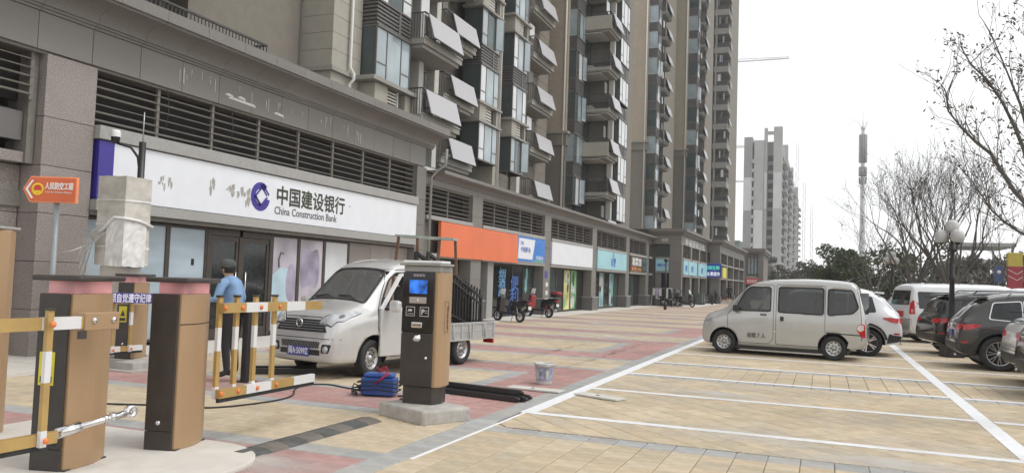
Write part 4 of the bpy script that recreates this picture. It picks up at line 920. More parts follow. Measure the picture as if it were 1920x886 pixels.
for sg in (1, -1):
    for k, p in vw.items():
        seam(SV, rounded(grow(p, .006), .055), van, sg, w=.016, off=.006).name = 'window_rubber'; SV.patch(rounded(p, .05), 'side', -.006, k, 'glass_tint', van, sg, skirt=0)
    seam(SV, rounded([(1.16, .3), (1.2, .95), (1.08, 1.12), (.72, 1.73), (.1, 1.73), (.1, .42), (.22, .3), (.85, .3)], .05), van, sg)
    seam(SV, rounded([(.04, .3), (.04, 1.74), (-1.07, 1.74), (-1.07, .3)], .04), van, sg)
    seam(SV, [(-1.1, .64), (-1.85, .62)], van, sg, closed=False, w=.012, off=.006)
    seam(SV, [(-1.72, 1.82), (-1.80, 1.5), (-1.86, .95), (-1.86, .5)], van, sg, closed=False)
    for x, z, w_, h_ in ((.33, 1.0, .15, .035), (-.1, .92, .08, .11)): SV.patch(rounded([(x - w_ / 2, z - h_ / 2), (x + w_ / 2, z - h_ / 2), (x + w_ / 2, z + h_ / 2), (x - w_ / 2, z + h_ / 2)], .015), 'side', .022, 'handle', 'trim_black', van, sg)
    SV.patch(rounded([(-1.75, .76), (-1.86, .57), (-1.945, .57), (-1.93, .88), (-1.80, .88)], .03), 'side', .008, 'tail_lamp', 'lamp_red', van, sg); SV.patch(rounded([(-1.76, .77), (-1.82, .71), (-1.91, .74), (-1.91, .86), (-1.81, .87)], .03), 'side', .011, 'tail_lamp', 'lamp_clear', van, sg)
    SV.patch(rounded([(1.58, .72), (1.76, .66), (1.80, .80), (1.68, .95), (1.56, .88)], .03), 'side', .007, 'headlight', 'lamp_glass', van, sg)
    SV.patch(rounded([(1.0, .60), (-.9, .585), (-.9, .62), (1.0, .64)], .01), 'side', .006, 'body_crease', 'paint_grey_silver', van, sg)
    SV.patch([(.95, .215), (-.9, .215), (-.9, .27), (.95, .27)], 'side', .012, 'sill', 'paint_grey_silver', van, sg)
    SV.patch(rounded([(-1.55, .30), (-1.96, .34), (-1.965, .5), (-1.6, .5)], .03), 'side', .014, 'rear_bumper', 'paint_grey_silver', van, sg)
    MB().box(-.09, -.06, -.08, .04, .06, .08).build('mirror', 'trim_black', van, (1.0, sg * .86, 1.13), bevel=.02)
SV.patch(rounded([(1.24, -.52), (1.24, .52), (.74, .48), (.74, -.48)], .06), 'top', .006, 'windscreen', 'glass_screen', van)
SV.patch(rounded([(-.42, .62), (.42, .62), (.48, .72), (-.48, .72)], .02), 'end', .01, 'grille', 'trim_black', van); SV.patch(rounded([(-.5, .36), (.5, .36), (.52, .47), (-.52, .47)], .02), 'end', .01, 'lower_grille', 'trim_black', van); seam(SV, [(-.66, .56), (.66, .56)], van, kind='end', closed=False)
plate(van, (SV.end(0, .52) + .012, 0, .53), 0, '')
SV.patch(rounded([(-.5, 1.1), (.5, 1.1), (.46, 1.6), (-.46, 1.6)], .06), 'end', .006, 'rear_glass', 'glass_car', van, front=False)
for x in (.12, -.75, -1.35):
    for sg in (1, -1): MB().box(x - .06, sg * .30 - .2, .82, x + .06, sg * .30 + .2, 1.38).box(x - .045, sg * .30 - .11, 1.382, x + .045, sg * .30 + .11, 1.56).build('seat_back', 'seat_cloth', van, bevel=.03)
st_ = MB(); st_.tube([(.52 - .08 * cos(t), .32 + .17 * sin(t), 1.10 + .14 * cos(t)) for t in [2 * pi * i / 20 for i in range(21)]], .014, 6); st_.build('steering_wheel', 'trim_black', van)
t_ = text('核载 7 人', .13, 'ink_grey', van, (.72, SV.side(.5, .5) + .006, .44), (pi / 2, 0, pi), bold=.004, width=.44)
# ---- white SUV behind it, tail showing past the van
def suv_shell(L, H, W, zb=.24, slope=.35):
    h = L / 2; w = W / 2
    return Shell([(h, .42, .58, .72, w * .86, w * .8), (h - .1, .28, .72, .88, w * .93, w * .84), (h - .5, zb, .86, .98, w * .98, w * .86), (h - 1.05, zb, .95, 1.06, w, w * .85), (h - 1.3, zb, .98, 1.16, w, w * .83), (h - 1.75, zb, 1.0, H - .22, w, w * .78), (h - 2.1, zb, 1.02, H - .06, w, w * .76), (h - 2.6, zb, 1.02, H, w, w * .76), (-h + 1.2, zb, 1.04, H - .03, w, w * .75), (-h + .75, zb + .02, 1.06, H - .10, w * .99, w * .73), (-h + slope, zb + .05, 1.06, H - .28, w * .98, w * .73), (-h + .16, .32, 1.02, 1.18, w * .97, w * .78), (-h + .05, .36, .9, 1.02, w * .95, w * .82), (-h, .42, .68, .78, w * .92, w * .84)], crown=.03, rnd=.14, rr=(.5, .1))
def suv(label, loc, heading, pm, L=4.5, H=1.68, W=1.84, style=5, r=.36, slope=.42, dark_low=True, chrome_win=False, lamp='lamp_red', plate_txt=None, spoiler=True):
    S = suv_shell(L, H, W, slope=slope); h = L / 2; c = car(label, loc, heading, S, pm, (h - .88, -h + .80), r, .22, style, ar=r * 1.17)
    for sg in (1, -1):
        w1 = [(h - 1.35, 1.08), (h - 2.35, 1.09), (h - 2.35, H - .17), (h - 1.85, H - .19)]; w2 = [(h - 2.42, 1.09), (-h + 1.3, 1.1), (-h + 1.3, H - .18), (h - 2.42, H - .17)]; w3 = [(-h + 1.24, 1.1), (-h + .62, 1.14), (-h + .72, H - .24), (-h + 1.24, H - .19)]
        for p, k in ((w1, 'front_window'), (w2, 'side_window'), (w3, 'rear_window')):
            S.patch(rounded(grow(p, .02), .05), 'side', .004, 'window_trim', 'chrome' if chrome_win and k != 'front_window' else 'trim_black', c, sg); S.patch(rounded(p, .05), 'side', .009, k, 'glass_car', c, sg)
        seam(S, rounded([(h - 1.3, .35), (h - 1.28, 1.05), (h - 1.85, H - .12), (h - 2.38, H - .1), (h - 2.38, .35)], .05), c, sg); seam(S, rounded([(h - 2.4, .35), (h - 2.4, H - .1), (-h + 1.24, H - .12), (-h + 1.1, 1.0), (-h + 1.3, .75), (-h + 1.36, .35)], .08), c, sg)
        for x in (h - 2.15, -h + 1.5): S.patch(rounded([(x - .1, .93), (x + .1, .93), (x + .1, .96), (x - .1, .96)], .012), 'side', .03, 'handle', pm, c, sg)
        S.patch(rounded([(-h + .10, .86), (-h + .30, .90), (-h + .48, .99), (-h + .28, 1.01), (-h + .1, .98)], .04), 'side', .014, 'tail_lamp', lamp, c, sg)
        S.patch(rounded([(h - .1, .66), (h - .55, .78), (h - .6, .88), (h - .2, .84)], .03), 'side', .01, 'headlight', 'lamp_glass', c, sg)
        if dark_low:
            S.patch([(h - .5, .25), (-h + 1.5, .25), (-h + 1.5, .36), (h - .5, .36)], 'side', .014, 'sill_cladding', 'trim_black', c, sg)
            S.patch(rounded([(-h + .36, .34), (-h + .06, .40), (-h + .02, .55), (-h + .2, .56), (-h + .30, .60)], .04), 'side', .012, 'bumper_cladding', 'trim_black', c, sg)
            arch = [(-h + .80 + (r * 1.19) * cos(t), .37 + (r * 1.19) * sin(t)) for t in [pi * .05 + pi * .9 * i / 12 for i in range(13)]]; inner = [(-h + .80 + (r * 1.36) * cos(t), .37 + (r * 1.36) * sin(t)) for t in [pi * .95 - pi * .9 * i / 12 for i in range(13)]]
            for i in range(12):
                S.patch([arch[i], arch[i + 1], inner[11 - i], inner[12 - i]], 'side', .012, 'wheel_arch_trim', 'trim_black', c, sg, skirt=.015)
            S.patch(rounded([(-h + .06, .58), (-h + .19, .58), (-h + .19, .62), (-h + .06, .62)], .012), 'side', .012, 'reflector', 'lamp_red', c, sg)
        MB().box(-.1, -.12, -.07, .06, .1, .08).build('mirror', pm, c, (h - 1.55, sg * (W / 2 + .06), 1.12), bevel=.03)
    S.patch(rounded([(h - 1.32, -.6), (h - 1.32, .6), (h - 1.95, .54), (h - 1.95, -.54)], .06), 'top', .006, 'windscreen', 'glass_screen', c)
    zt = H - .3
    S.patch(rounded([(-.58, 1.14), (.58, 1.14), (.5, zt), (-.5, zt)], .06), 'end', .008, 'rear_glass', 'glass_car', c, front=False)
    for sg in (1, -1): S.patch(rounded([(sg * .38, .88), (sg * .80, .86), (sg * .82, 1.0), (sg * .42, .98)], .03), 'end', .012, 'tail_lamp', lamp, c, front=False)
    S.patch(rounded([(-.74, .38), (.74, .38), (.78, .56), (-.78, .56)], .05), 'end', .012, 'rear_bumper', 'trim_black', c, front=False)
    if plate_txt is not None: plate(c, (S.end(0, .78, False) - .012, 0, .78), pi, plate_txt)
    seam(S, rounded([(-.62, .62), (.62, .62), (.7, .9), (.6, H - .2), (-.6, H - .2), (-.7, .9)], .06), c, kind='end', front=False)
    if spoiler: MB().prism([(-.58, 0), (.58, 0), (.52, -.22), (-.52, -.22)], lambda a, b: (-h + slope + .22 + b, a, H - .13 + b * .1), lambda a, b: (-h + slope + .22 + b, a, H - .09 + b * .05)).build('spoiler', pm, c, bevel=.01)
    for sg in (1, -1): MB().tube([(h - 2.2, sg * W * .35, H - .05), (h - 2.3, sg * W * .35, H + .03), (-h + 1.1, sg * W * .345, H + .01), (-h + 1.0, sg * W * .345, H - .07)], .018, 6).build('roof_rail', 'steel' if chrome_win else 'trim_black', c)
    MB().tube([(-h + .05, -.5, .3), (-h - .02, -.5, .29)], .035, 8).build('exhaust', 'steel', c)
    S.patch(rounded([(-.5, .56), (.5, .56), (.58, .74), (-.58, .74)], .03), 'end', .01, 'grille', 'trim_black', c); S.patch(rounded([(-.6, .36), (.6, .36), (.66, .48), (-.66, .48)], .03), 'end', .01, 'lower_grille', 'trim_black', c)
    seam(S, [(-.7, .80), (0, .84), (.7, .80)], c, kind='end', closed=False)
    return c
suv('clean white SUV with black lower bumper, its tail showing past the minivan', (-.40, 23.15, 0), pi - .06, 'paint_white', L=4.55, H=1.74, r=.35)
suv('dark grey SUV with chrome window line and ten spoke wheels', (5.10, 21.05, 0), .02, 'paint_dark', L=4.7, H=1.72, W=1.88, style=8, r=.38, chrome_win=True, plate_txt='')
suv('black off-road SUV parked at an angle behind the dark grey one, by the lamp post', (4.85, 25.3, 0), .22, 'paint_black', L=4.6, H=1.75, W=1.86, r=.37, slope=.3)
suv('small white hatchback with a dark bumper squeezed in beside the dark grey SUV', (5.42, 17.85, 0), .03, 'paint_white', L=4.2, H=1.55, W=1.78, r=.33)
suv('glossy black green car cut off by the right edge of the photo', (5.36, 15.55, 0), -.02, 'paint_black_green', L=4.5, H=1.5, W=1.8, r=.34)
# ---- white passenger vans further back
def box_van(label, loc, heading, pm='paint_white', L=5.1, H=1.98, W=1.75, red=True):
    h = L / 2; w = W / 2
    S = Shell([(h, .4, .6, .75, w * .86, w * .8), (h - .1, .28, .8, .95, w * .94, w * .84), (h - .6, .25, .95, 1.1, w * .98, w * .84), (h - .9, .25, 1.05, 1.25, w, w * .82), (h - 1.5, .25, 1.1, H - .15, w, w * .82), (h - 1.9, .25, 1.1, H - .02, w, w * .83), (0, .25, 1.1, H, w, w * .83), (-h + .5, .27, 1.1, H - .03, w, w * .82), (-h + .15, .3, 1.1, H - .12, w * .99, w * .82), (-h + .05, .34, 1.0, 1.45, w * .98, w * .85), (-h, .4, .8, 1.0, w * .96, w * .88)], rr=(.25, .05), rnd=.12)
    c = car(label, loc, heading, S, pm, (h - .85, -h + 1.0), .33, .19, 'steel'); c['category'] = 'van'
    for sg in (1, -1):
        for a, b in ((h - 1.3, h - 2.2), (h - 2.35, h - 3.45), (h - 3.6, -h + .25)):
            p = [(a, 1.14), (b, 1.14), (b, H - .28), (a - (.45 if a > h - 1.5 else 0), H - .28)]; S.patch(rounded(p, .06), 'side', .008, 'side_window', 'glass_car', c, sg)
        S.patch(rounded([(-h + .02, .95), (-h + .12, .95), (-h + .12, 1.4), (-h + .04, 1.4)], .02), 'side', .01, 'tail_lamp', 'lamp_red', c, sg)
        S.patch(rounded([(sg * .68, .95), (sg * .83, .95), (sg * .82, 1.35), (sg * .70, 1.35)], .02), 'end', .01, 'tail_lamp', 'lamp_red', c, front=False)
        S.patch([(-h + .9, .28), (h - .8, .28), (h - .8, .5), (-h + .9, .5)], 'side', .008, 'lower_panel', 'paint_grey_silver', c, sg)
    S.patch(rounded([(-.64, 1.24), (.64, 1.24), (.6, H - .25), (-.6, H - .25)], .06), 'end', .008, 'rear_glass', 'glass_car', c, front=False)
    S.patch(rounded([(-.8, .38), (.8, .38), (.82, .8), (-.82, .8)], .05), 'end', .01, 'rear_bumper', 'paint_grey_silver', c, front=False)
    if red: S.patch(rounded([(-.3, .84), (.35, .84), (.35, 1.04), (-.3, 1.04)], .02), 'end', .014, 'red_panel', 'ink_red', c, front=False)
    S.patch(rounded([(h - .98, -.6), (h - .98, .6), (h - 1.6, .55), (h - 1.6, -.55)], .06), 'top', .006, 'windscreen', 'glass_screen', c)
    return c
box_van('white passenger van with a red panel on its grey tail', (4.75, 30.9, 0), .36)
box_van('long white van behind the dark grey SUV, mostly roof showing', (7.65, 28.1, 0), .0, L=5.3, H=1.9, red=False)
suv('white car further back, half hidden by the white van', (4.2, 33.6, 0), .0, 'paint_white', H=1.72)
suv('white crossover far back in the lane, only roof and window showing past the minivan', (-.2, 30.0, 0), pi, 'paint_white', H=1.62)
# ---- silver pickup truck: cab with short nose towards the camera, flat bed behind
ST = Shell([(2.18, .34, .56, .68, .71, .62), (2.145, .27, .72, .87, .755, .66), (2.04, .24, .88, 1.01, .775, .67), (1.74, .23, .97, 1.10, .785, .67), (1.45, .22, 1.02, 1.19, .79, .66), (1.15, .22, 1.04, 1.42, .79, .64), (.82, .22, 1.07, 1.70, .79, .62), (.6, .22, 1.08, 1.83, .79, .62), (.2, .22, 1.08, 1.90, .79, .63), (-.12, .22, 1.08, 1.89, .79, .63), (-.22, .23, 1.06, 1.84, .785, .62), (-.27, .25, 1.0, 1.72, .78, .62)], crown=.03, rnd=.09, rr=(.12, .02), rf=(.5, .14), wb=.96)
tk = thing('pickup_truck', 'silver small pickup truck with open driver door and black railings on its flat bed', 'truck', (-7.34, 12.56, 0), rad(-98.7))
R_T = .30
tw_ = rounded([(1.13, 1.14), (.1, 1.14), (.1, 1.68), (.66, 1.68), (.84, 1.56)], .05); ws_ = rounded([(1.42, -.60), (1.42, .60), (.80, .53), (.80, -.53)], .06)
ST.body('cab', 'paint_silver', tk, [(1.33, .31, .37, 0)], cutters=[MB().prism(tw_, lambda x, z: (x, -1.2, z), lambda x, z: (x, 1.2, z)), MB().prism(ws_, lambda x, y: (x, y, 1.06), lambda x, y: (x, y, 2.4)), MB().box(-.12, -.575, .75, .83, .575, 1.71), MB().box(-.6, -.5, 1.16, 0, .5, 1.64)])
for x in (1.33, -1.30):
    for sg in (1, -1): wheel(tk, x, sg * .67, R_T, .17, 'steel', sg, .12 if x > 0 else 0)
bx('chassis', (-1.9, -.42, .30, 1.9, .42, .46), 'trim_black', tk); bx('underbody', (-.3, -.7, .2, .95, .7, .3), 'trim_black', tk); MB().tube([(-1.3, -.6, .3), (-1.3, .6, .3)], .05, 8).build('axle', 'trim_black', tk)
for sg in (1, -1):
    seam(ST, grow(tw_, .006), tk, sg, w=.018, off=.006).name = 'window_rubber'
    if sg < 0: ST.patch(tw_, 'side', -.006, 'side_window', 'glass_tint', tk, sg, skirt=0)
    seam(ST, rounded([(.93, .42), (1.24, .75), (1.24, 1.05), (.8, 1.74), (.02, 1.76), (.02, .3), (.85, .3)], .06), tk, sg, w=.009)
    ST.patch(rounded([(.12, .93), (.28, .93), (.28, .97), (.12, .97)], .012), 'side', .03, 'handle', 'trim_black', tk, sg)
    # swept headlight wrapping round the corner
    hl_ = rounded([(2.155, .85), (2.13, .66), (2.0, .57), (1.60, .60), (1.70, .69), (2.04, .80)], .02)
    ST.patch(grow(hl_, .008), 'ring', .004, 'lamp_surround', 'trim_black', tk, sg, cell=.04); ST.patch(hl_, 'ring', .012, 'headlight', 'lamp_glass', tk, sg, cell=.04)
    ST.patch([(1.96 + .055 * cos(t), .665 + .035 * sin(t)) for t in [2 * pi * i / 12 for i in range(12)]], 'ring', .018, 'lamp_lens', 'glass_screen', tk, sg, cell=.04)
    ST.patch(rounded([(sg * .44, .41), (sg * .60, .41), (sg * .64, .55), (sg * .46, .55)], .03), 'end', .006, 'fog_lamp_recess', 'trim_black', tk)
    f = MB().lathe([(.055, 0), (.05, .015), (.0, .022)], 16, Matrix.Translation((ST.end(sg * .54, .47) + .008, sg * .54, .47)) @ Matrix.Rotation(pi / 2, 4, 'Y')); f.build('fog_lamp', 'lamp_glass', tk)
    m_ = MB().box(-.05, -.1, -.09, .07, .1, .1).build('mirror', 'paint_silver', tk, (1.08, sg * 1.0, 1.14), bevel=.045); MB().tube([(1.1, sg * .78, 1.09), (1.09, sg * .95, 1.1)], .03, 6).build('mirror_arm', 'trim_black', tk)
    ST.patch([(.9, .225), (-.2, .225), (-.2, .3), (.9, .3)], 'side', .012, 'sill', 'paint_silver', tk, sg)
    MB().prism([(.62, .3), (.95, .62), (.86, .3)], lambda a, b: (a, sg * .70, b), lambda a, b: (a, sg * .802, b)).build('mud_guard', 'trim_black', tk)
seam(ST, grow(ws_, .008), tk, kind='top', w=.02, off=.006).name = 'window_rubber'; ST.patch(ws_, 'top', -.004, 'windscreen', 'glass_clear', tk, skirt=0)
for sg in (1, -1):
    q = MB().box(-.02, sg * .34 - .2, .75, .10, sg * .34 + .2, 1.45).box(-.0, sg * .34 - .11, 1.452, .08, sg * .34 + .11, 1.64).build('seat_back', 'seat_cloth', tk, bevel=.03)
MB().prism([(.95, 1.075), (1.30, 1.075), (1.28, 1.08), (.95, 1.08)], lambda x, z: (x, -.35, z), lambda x, z: (x, .25, z)).build('paper', 'white_paint', tk)
st_ = MB(); st_.tube([(.72 - .09 * cos(t), .34 + .17 * sin(t), 1.12 + .14 * cos(t)) for t in [2 * pi * i / 20 for i in range(21)]], .014, 6).tube([(.72, .34, 1.12), (.9, .34, 1.0)], .02, 6); st_.build('steering_wheel', 'trim_black', tk)
bx('mirror_inside', (.80, -.10, 1.60, .83, .10, 1.66), 'trim_black', tk)
for a, b in ((.48, .02), (-.02, -.5)):
    MB().tube([(1.44, a, ST.top(1.44, a) + .02), (1.36, (a + b) / 2, ST.top(1.36, .1) + .022), (1.37, b, ST.top(1.37, b) + .02)], .012, 5).build('wiper', 'trim_black', tk)
ST.patch(rounded([(-.54, .73), (.54, .73), (.42, .92), (-.42, .92)], .03), 'end', .008, 'grille', 'trim_black', tk)
for z in (.765, .805, .845, .88): ST.patch([(-.47, z), (.47, z), (.46, z + .008), (-.46, z + .008)], 'end', .016, 'grille_bar', 'rim_steel', tk)
em = MB(); ex = ST.end(0, .84) + .03
em.lathe([(.068, 0), (.068, .012), (.052, .012), (.052, 0)], 20, Matrix.Translation((ex, 0, .86)) @ Matrix.Rotation(pi / 2, 4, 'Y'))
for a in (-1, 1): em.bar((ex + .006, a * .035, .815), (ex + .006, 0, .885), .014, .012, up=(1, 0, 0))
em.build('badge', 'chrome', tk)
ST.patch(rounded([(-.40, .48), (.40, .48), (.40, .58), (-.40, .58)], .02), 'end', .006, 'lower_grille', 'trim_black', tk); ST.patch(rounded([(-.42, .37), (.42, .37), (.42, .455), (-.42, .455)], .02), 'end', .006, 'lower_grille', 'trim_black', tk)
mesh_ = MB()
for i in range(24):
    y = -.39 + i * .0339; mesh_.bar((ST.end(y, .5) + .008, y, .49), (ST.end(y + .03, .57) + .008, y + .03, .57), .006)
stuff(mesh_.build('grille_mesh', 'rim_steel', tk))
seam(ST, [(-.72, .63), (.72, .63)], tk, kind='end', closed=False); seam(ST, [(-.38, .955), (0, .96), (.38, .955)], tk, kind='end', closed=False)
plate(tk, (ST.end(0, .42) + .02, -.02, .42), 0, '闽A·5099Z', w=.46, h=.15)
# open driver's door swung slightly out (left side): panel, window frame
dr = bx('door', (-1.12, -.03, .32, 0, .03, 1.08), 'paint_silver', tk, bevel=.025); dr.location = (1.22, .80, 0); dr.rotation_euler = (0, 0, rad(-9))
MB().bar((-.02, 0, 1.08), (-.5, -.1, 1.66), .05).bar((-.5, -.1, 1.66), (-1.08, -.1, 1.68), .05).bar((-1.08, -.1, 1.68), (-1.1, 0, 1.08), .05).build('door_frame', 'white_paint', dr)
# flat bed with ribbed dropsides
bx('bed_floor', (-2.32, -.80, .50, -.36, .80, .55), 'trim_black', tk); mm('bed_paint', (.42, .42, .41), .5, .2, var=.1, dirt=.4, dirtcol=(.25, .235, .21), dscale=3)
def side_board(x0, x1, y, name):
    b = MB(); b.box(x0, y - .015, .46, x1, y + .015, .80); s_ = 1 if y > 0 else -1
    b.box(x0, y + s_ * .015, .76, x1, y + s_ * .03, .80).box(x0, y + s_ * .015, .46, x1, y + s_ * .03, .50).box(x0, y + s_ * .015, .62, x1, y + s_ * .022, .64)
    n = 5
    for i in range(n + 1):
        x = x0 + (x1 - x0 - .05) * i / n; b.box(x, y + s_ * .015, .50, x + .05, y + s_ * .032, .76)
    return b.build(name, 'bed_paint', tk, bevel=.004)
side_board(-2.32, -.36, .80, 'side_board'); side_board(-2.32, -.36, -.80, 'side_board')
bx('tail_board', (-2.36, -.80, .46, -2.325, .80, .80), 'bed_paint', tk); bx('head_board', (-.37, -.78, .56, -.33, .78, 1.15), 'bed_paint', tk); bx('tail_lamp', (-2.38, .55, .36, -2.34, .78, .44), 'lamp_red', tk); bx('tail_lamp', (-2.38, -.78, .36, -2.34, -.55, .44), 'lamp_red', tk)
for x in (-1.95, -1.4, -.85):
    MB().tube([(x, .835, .79), (x + .02, .84, .64), (x, .838, .5)], .012, 5).build('tie_strap', 'bed_paint', tk)
# black metal railing panels standing in the bed
TM = Matrix.Translation((-7.34, 12.56, 0)) @ Matrix.Rotation(rad(-98.7), 4, 'Z')
for i, (y, dx) in enumerate(((.50, 0), (.33, .12), (.16, -.08))):
    g = thing('railing_panel', ['outermost black steel stair railing loaded on the pickup bed', 'middle black steel stair railing leaning on the pickup bed', 'innermost black steel stair railing on the pickup bed'][i], 'railing', TM @ Vector((0, 0, .56)), rad(-98.7), 'black railings on the truck')
    A, B = (-.42 + dx, y, 1.52), (-2.28 + dx, y, .70); r_ = MB()
    r_.bar(A, B, .05).bar((A[0], y, A[2] - .14), (B[0], y, B[2] - .14), .035).bar((A[0], y, .62), (B[0], y, .05), .04)
    r_.build('rail', 'black_metal', g)
    ns_ = 18
    bm_ = MB().box(-.012, -.012, 0, .012, .012, .80).mesh('baluster', 'black_metal')
    for k in range(ns_):
        t = (k + .5) / ns_; link('baluster', bm_, g, (A[0] + (B[0] - A[0]) * t, y, .62 - .57 * t))
    for e, z0 in ((A, .3), (B, 0)): bx('post', (e[0] - .025, y - .025, z0, e[0] + .025, y + .025, e[2] + .02), 'black_metal', g)
# ================================================================ GATES, KIOSK AND THINGS STANDING ROUND THEM
mm('tan_panel', (.40, .265, .15), .38, .15, var=.07, scale=2, spec=.45, dirt=.3, dirtcol=(.5, .36, .24), stretch=(1, 1, .3)); mm('gate_black', (.046, .039, .035), .32, var=.2, dirt=.15, dirtcol=(.06, .055, .05)); mm('lamp_pink', (.74, .36, .37), .35, var=.45, scale=3, emit=.08, detail=1)
mm('arm_yellow', (.47, .315, .115), .4, .2, var=.08); mm('arm_white', (.70, .70, .70), .4, var=.05, dirt=.2, dirtcol=(.5, .49, .47), dscale=6); mm('reflector_orange', (.75, .2, .05), .25); mm('warn_yellow', (.70, .60, .04), .4); mm('shadow_gap', (.02, .02, .02), .9)
def gate_post(name, label, loc, rz, h=1.38, w=.27, d=.52, group='barrier gate cabinets', warn=True):
    """Cabinet: black end panel (faces -Y side), tan bulged side (faces +X), lit strip and lid on top."""
    g = thing(name, label, 'barrier gate', loc, rz, group)
    n = 10; cur = [(w + .05 * sin(pi * i / n) , d * i / n) for i in range(n + 1)]
    poly = [(0, 0)] + cur[:1] + cur[1:] + [(0, d)]
    MB().prism([(.0, .012)] + [(a - .0, max(.012, b)) for a, b in cur] + [(0, d)], lambda x, y: (x, y, .0), lambda x, y: (x, y, h)).build('body', 'tan_panel', g, bevel=.006)
    bx('front_panel', (-.006, -.012, .17, w - .02, .011, h), 'gate_black', g, bevel=.006); bx('kick_plate', (-.006, -.010, .0, w - .02, .011, .165), 'gate_black', g, bevel=.004)
    seam_ = MB(); zs = h - .27
    for a, b in zip(cur, cur[1:]): seam_.bar((a[0] + .0015, a[1], zs), (b[0] + .0015, b[1], zs), .004, .007, up=(0, 0, 1))
    seam_.build('panel_gap', 'shadow_gap', g)
    bx('lamp_strip', (.03, .04, h + .002, w - .0, d - .03, h + .10), 'lamp_pink', g)
    MB().prism([(-.05, -.06), (w + .09, -.06), (w + .11, d * .5), (w + .07, d + .06), (-.05, d + .06)], lambda x, y: (x, y, h + .102), lambda x, y: (x, y, h + .145)).build('lid', 'gate_black', g, bevel=.012)
    MB().lathe([(.02, 0), (.02, .012), (0, .014)], 12, Matrix.Translation((w * .45, -.012, .24)) @ Matrix.Rotation(pi / 2, 4, 'X')).build('lock', 'chrome', g)
    bx('sole', (-.0, .0, -.001, w + .02, d, .012), 'gate_black', g)
    if warn:
        s = bx('warning_label', (.03, -.0155, h * .48, .16, -.0125, h * .48 + .26), 'warn_yellow', g)
        MB().prism([(.055, h * .48 + .1), (.135, h * .48 + .1), (.095, h * .48 + .2)], lambda a, b: (a, -.0158, b), lambda a, b: (a, -.017, b)).build('triangle', 'gate_black', s)
        bx('print', (.045, -.017, h * .48 + .02, .145, -.0158, h * .48 + .07), 'gate_black', s)
    return g
RZ2 = math.atan2(.09, .24)
G1 = gate_post('barrier_gate', 'tan and black gate cabinet on the rounded island, striped arm reaching towards the pickup', (-5.60, 5.42, .035), RZ2 - .1, warn=False)
G2 = gate_post('barrier_gate', 'nearest tan gate cabinet at the left with chrome linkage and yellow warning label', (-5.77, 4.46, .035), RZ2 - .1)
G3 = gate_post('barrier_gate', 'small far gate cabinet on a concrete block below the purple text board', (-10.77, 9.70, .14), RZ2, h=1.24, w=.26)
# striped fence arms
def stripes(par, a, b, w, h, n, first, name='beam'):
    a, b = Vector(a), Vector(b)
    for i in range(n):
        p, q = a.lerp(b, i / n), a.lerp(b, (i + 1) / n); MB().bar(p, q, w, h).build(name, 'arm_yellow' if (i + first) % 2 == 0 else 'arm_white', par)
def fence_arm(gate, A, B, ztop, zlow, bars, n, first, ext=0., lowA=None, lowB=None, hbar=.085, side=1):
    g = bpy.data.objects.new('barrier_arm', None); COL.objects.link(g); g.location = (A[0], A[1], 0); g.parent = gate; g.matrix_parent_inverse = (Matrix.Translation(gate.location) @ Matrix.Rotation(gate.rotation_euler.z, 4, 'Z')).inverted(); A, B = Vector((0, 0, 0)), Vector((B[0] - A[0], B[1] - A[1], 0)); d = (B - A).normalized(); sd = Vector((-d.y, d.x, 0))
    if sd.x < 0: sd = -sd
    fr_d = Vector(sd); sd = sd * side
    up = Vector((0, 0, 1)); stripes(g, A + up * ztop, B + d * ext + up * ztop, .05, hbar * 1.1, n, first)
    C0_ = A + (d * lowA if lowA else Vector()); C1_ = B + (d * lowB if lowB else Vector())
    stripes(g, C0_ + up * zlow, C1_ + up * zlow, .05, hbar, 4, first, 'lower_beam'); MB().bar(C0_ + up * (zlow - hbar * .72), C1_ + up * (zlow - hbar * .72), .03, .04).build('rubber_strip', 'rubber', g)
    for t in bars:
        p = A + d * t + sd * .045; z0, z1 = zlow - .05, ztop + .10; cuts = [0, .12, .47, .70, .9, 1.0]
        for k in range(5):
            a, b = z0 + (z1 - z0) * cuts[k], z0 + (z1 - z0) * cuts[k + 1]; MB().bar(p + up * a, p + up * b, .05, .035).build('upright', 'arm_white' if k in (0, 2) else 'arm_yellow', g)
        bx('end_cap', (p.x - .027, p.y - .027, z1, p.x + .027, p.y + .027, z1 + .02), 'gate_black', g)
        for z in (ztop, zlow): MB().sphere(A + d * t + fr_d * (.092 if side > 0 else .03) + up * z, .024, 10, 6, (.6, 1, 1)).build('reflector', 'reflector_orange', g)
    return g
fence_arm(G1, (-5.29, 5.95), (-5.31, 7.35), 1.285, .48, (.02, .26, .54, .84), 5, 0, ext=.2, lowB=.12, side=-1)
a2 = fence_arm(G2, (-5.33, 4.78), (-5.43, 1.9), 1.205, .36, (.60, 1.2, 1.8, 2.35), 9, 0, lowA=.46)
# hinge bracket and chrome linkage of the near arm
bx('hinge_bracket', (-.06, -.30, 1.14, .03, .02, 1.28), 'tan_panel', a2, bevel=.008)
for y in (-.22, -.04): MB().lathe([(.02, 0), (.02, .015), (0, .017)], 10, Matrix.Translation((.03, y, 1.22)) @ Matrix.Rotation(pi / 2, 4, 'Y')).build('bolt', 'chrome', a2)
bx('stop_block', (.0, -.34, 1.08, .03, -.28, 1.14), 'gate_black', a2)
MB().tube([(.10, .10, .47), (.04, -.12, .43), (-.02, -.34, .39)], .026, 10).tube([(.07, -.01, .455), (.062, -.04, .448)], .034, 10).tube([(.055, -.07, .442), (.05, -.09, .438)], .034, 10).tube([(-.0, -.26, .405), (-.05, -.42, .37)], .042, 10).lathe([(.05, 0), (.05, .05), (.028, .05), (.028, 0)], 16, Matrix.Translation((.07, .12, .475)) @ Matrix.Rotation(pi / 2, 4, 'Y')).build('linkage', 'chrome', a2)
fence_arm(G3, (-10.42, 9.9), (-10.46, 9.05), 1.09, .33, (.27, .60), 3, 1)
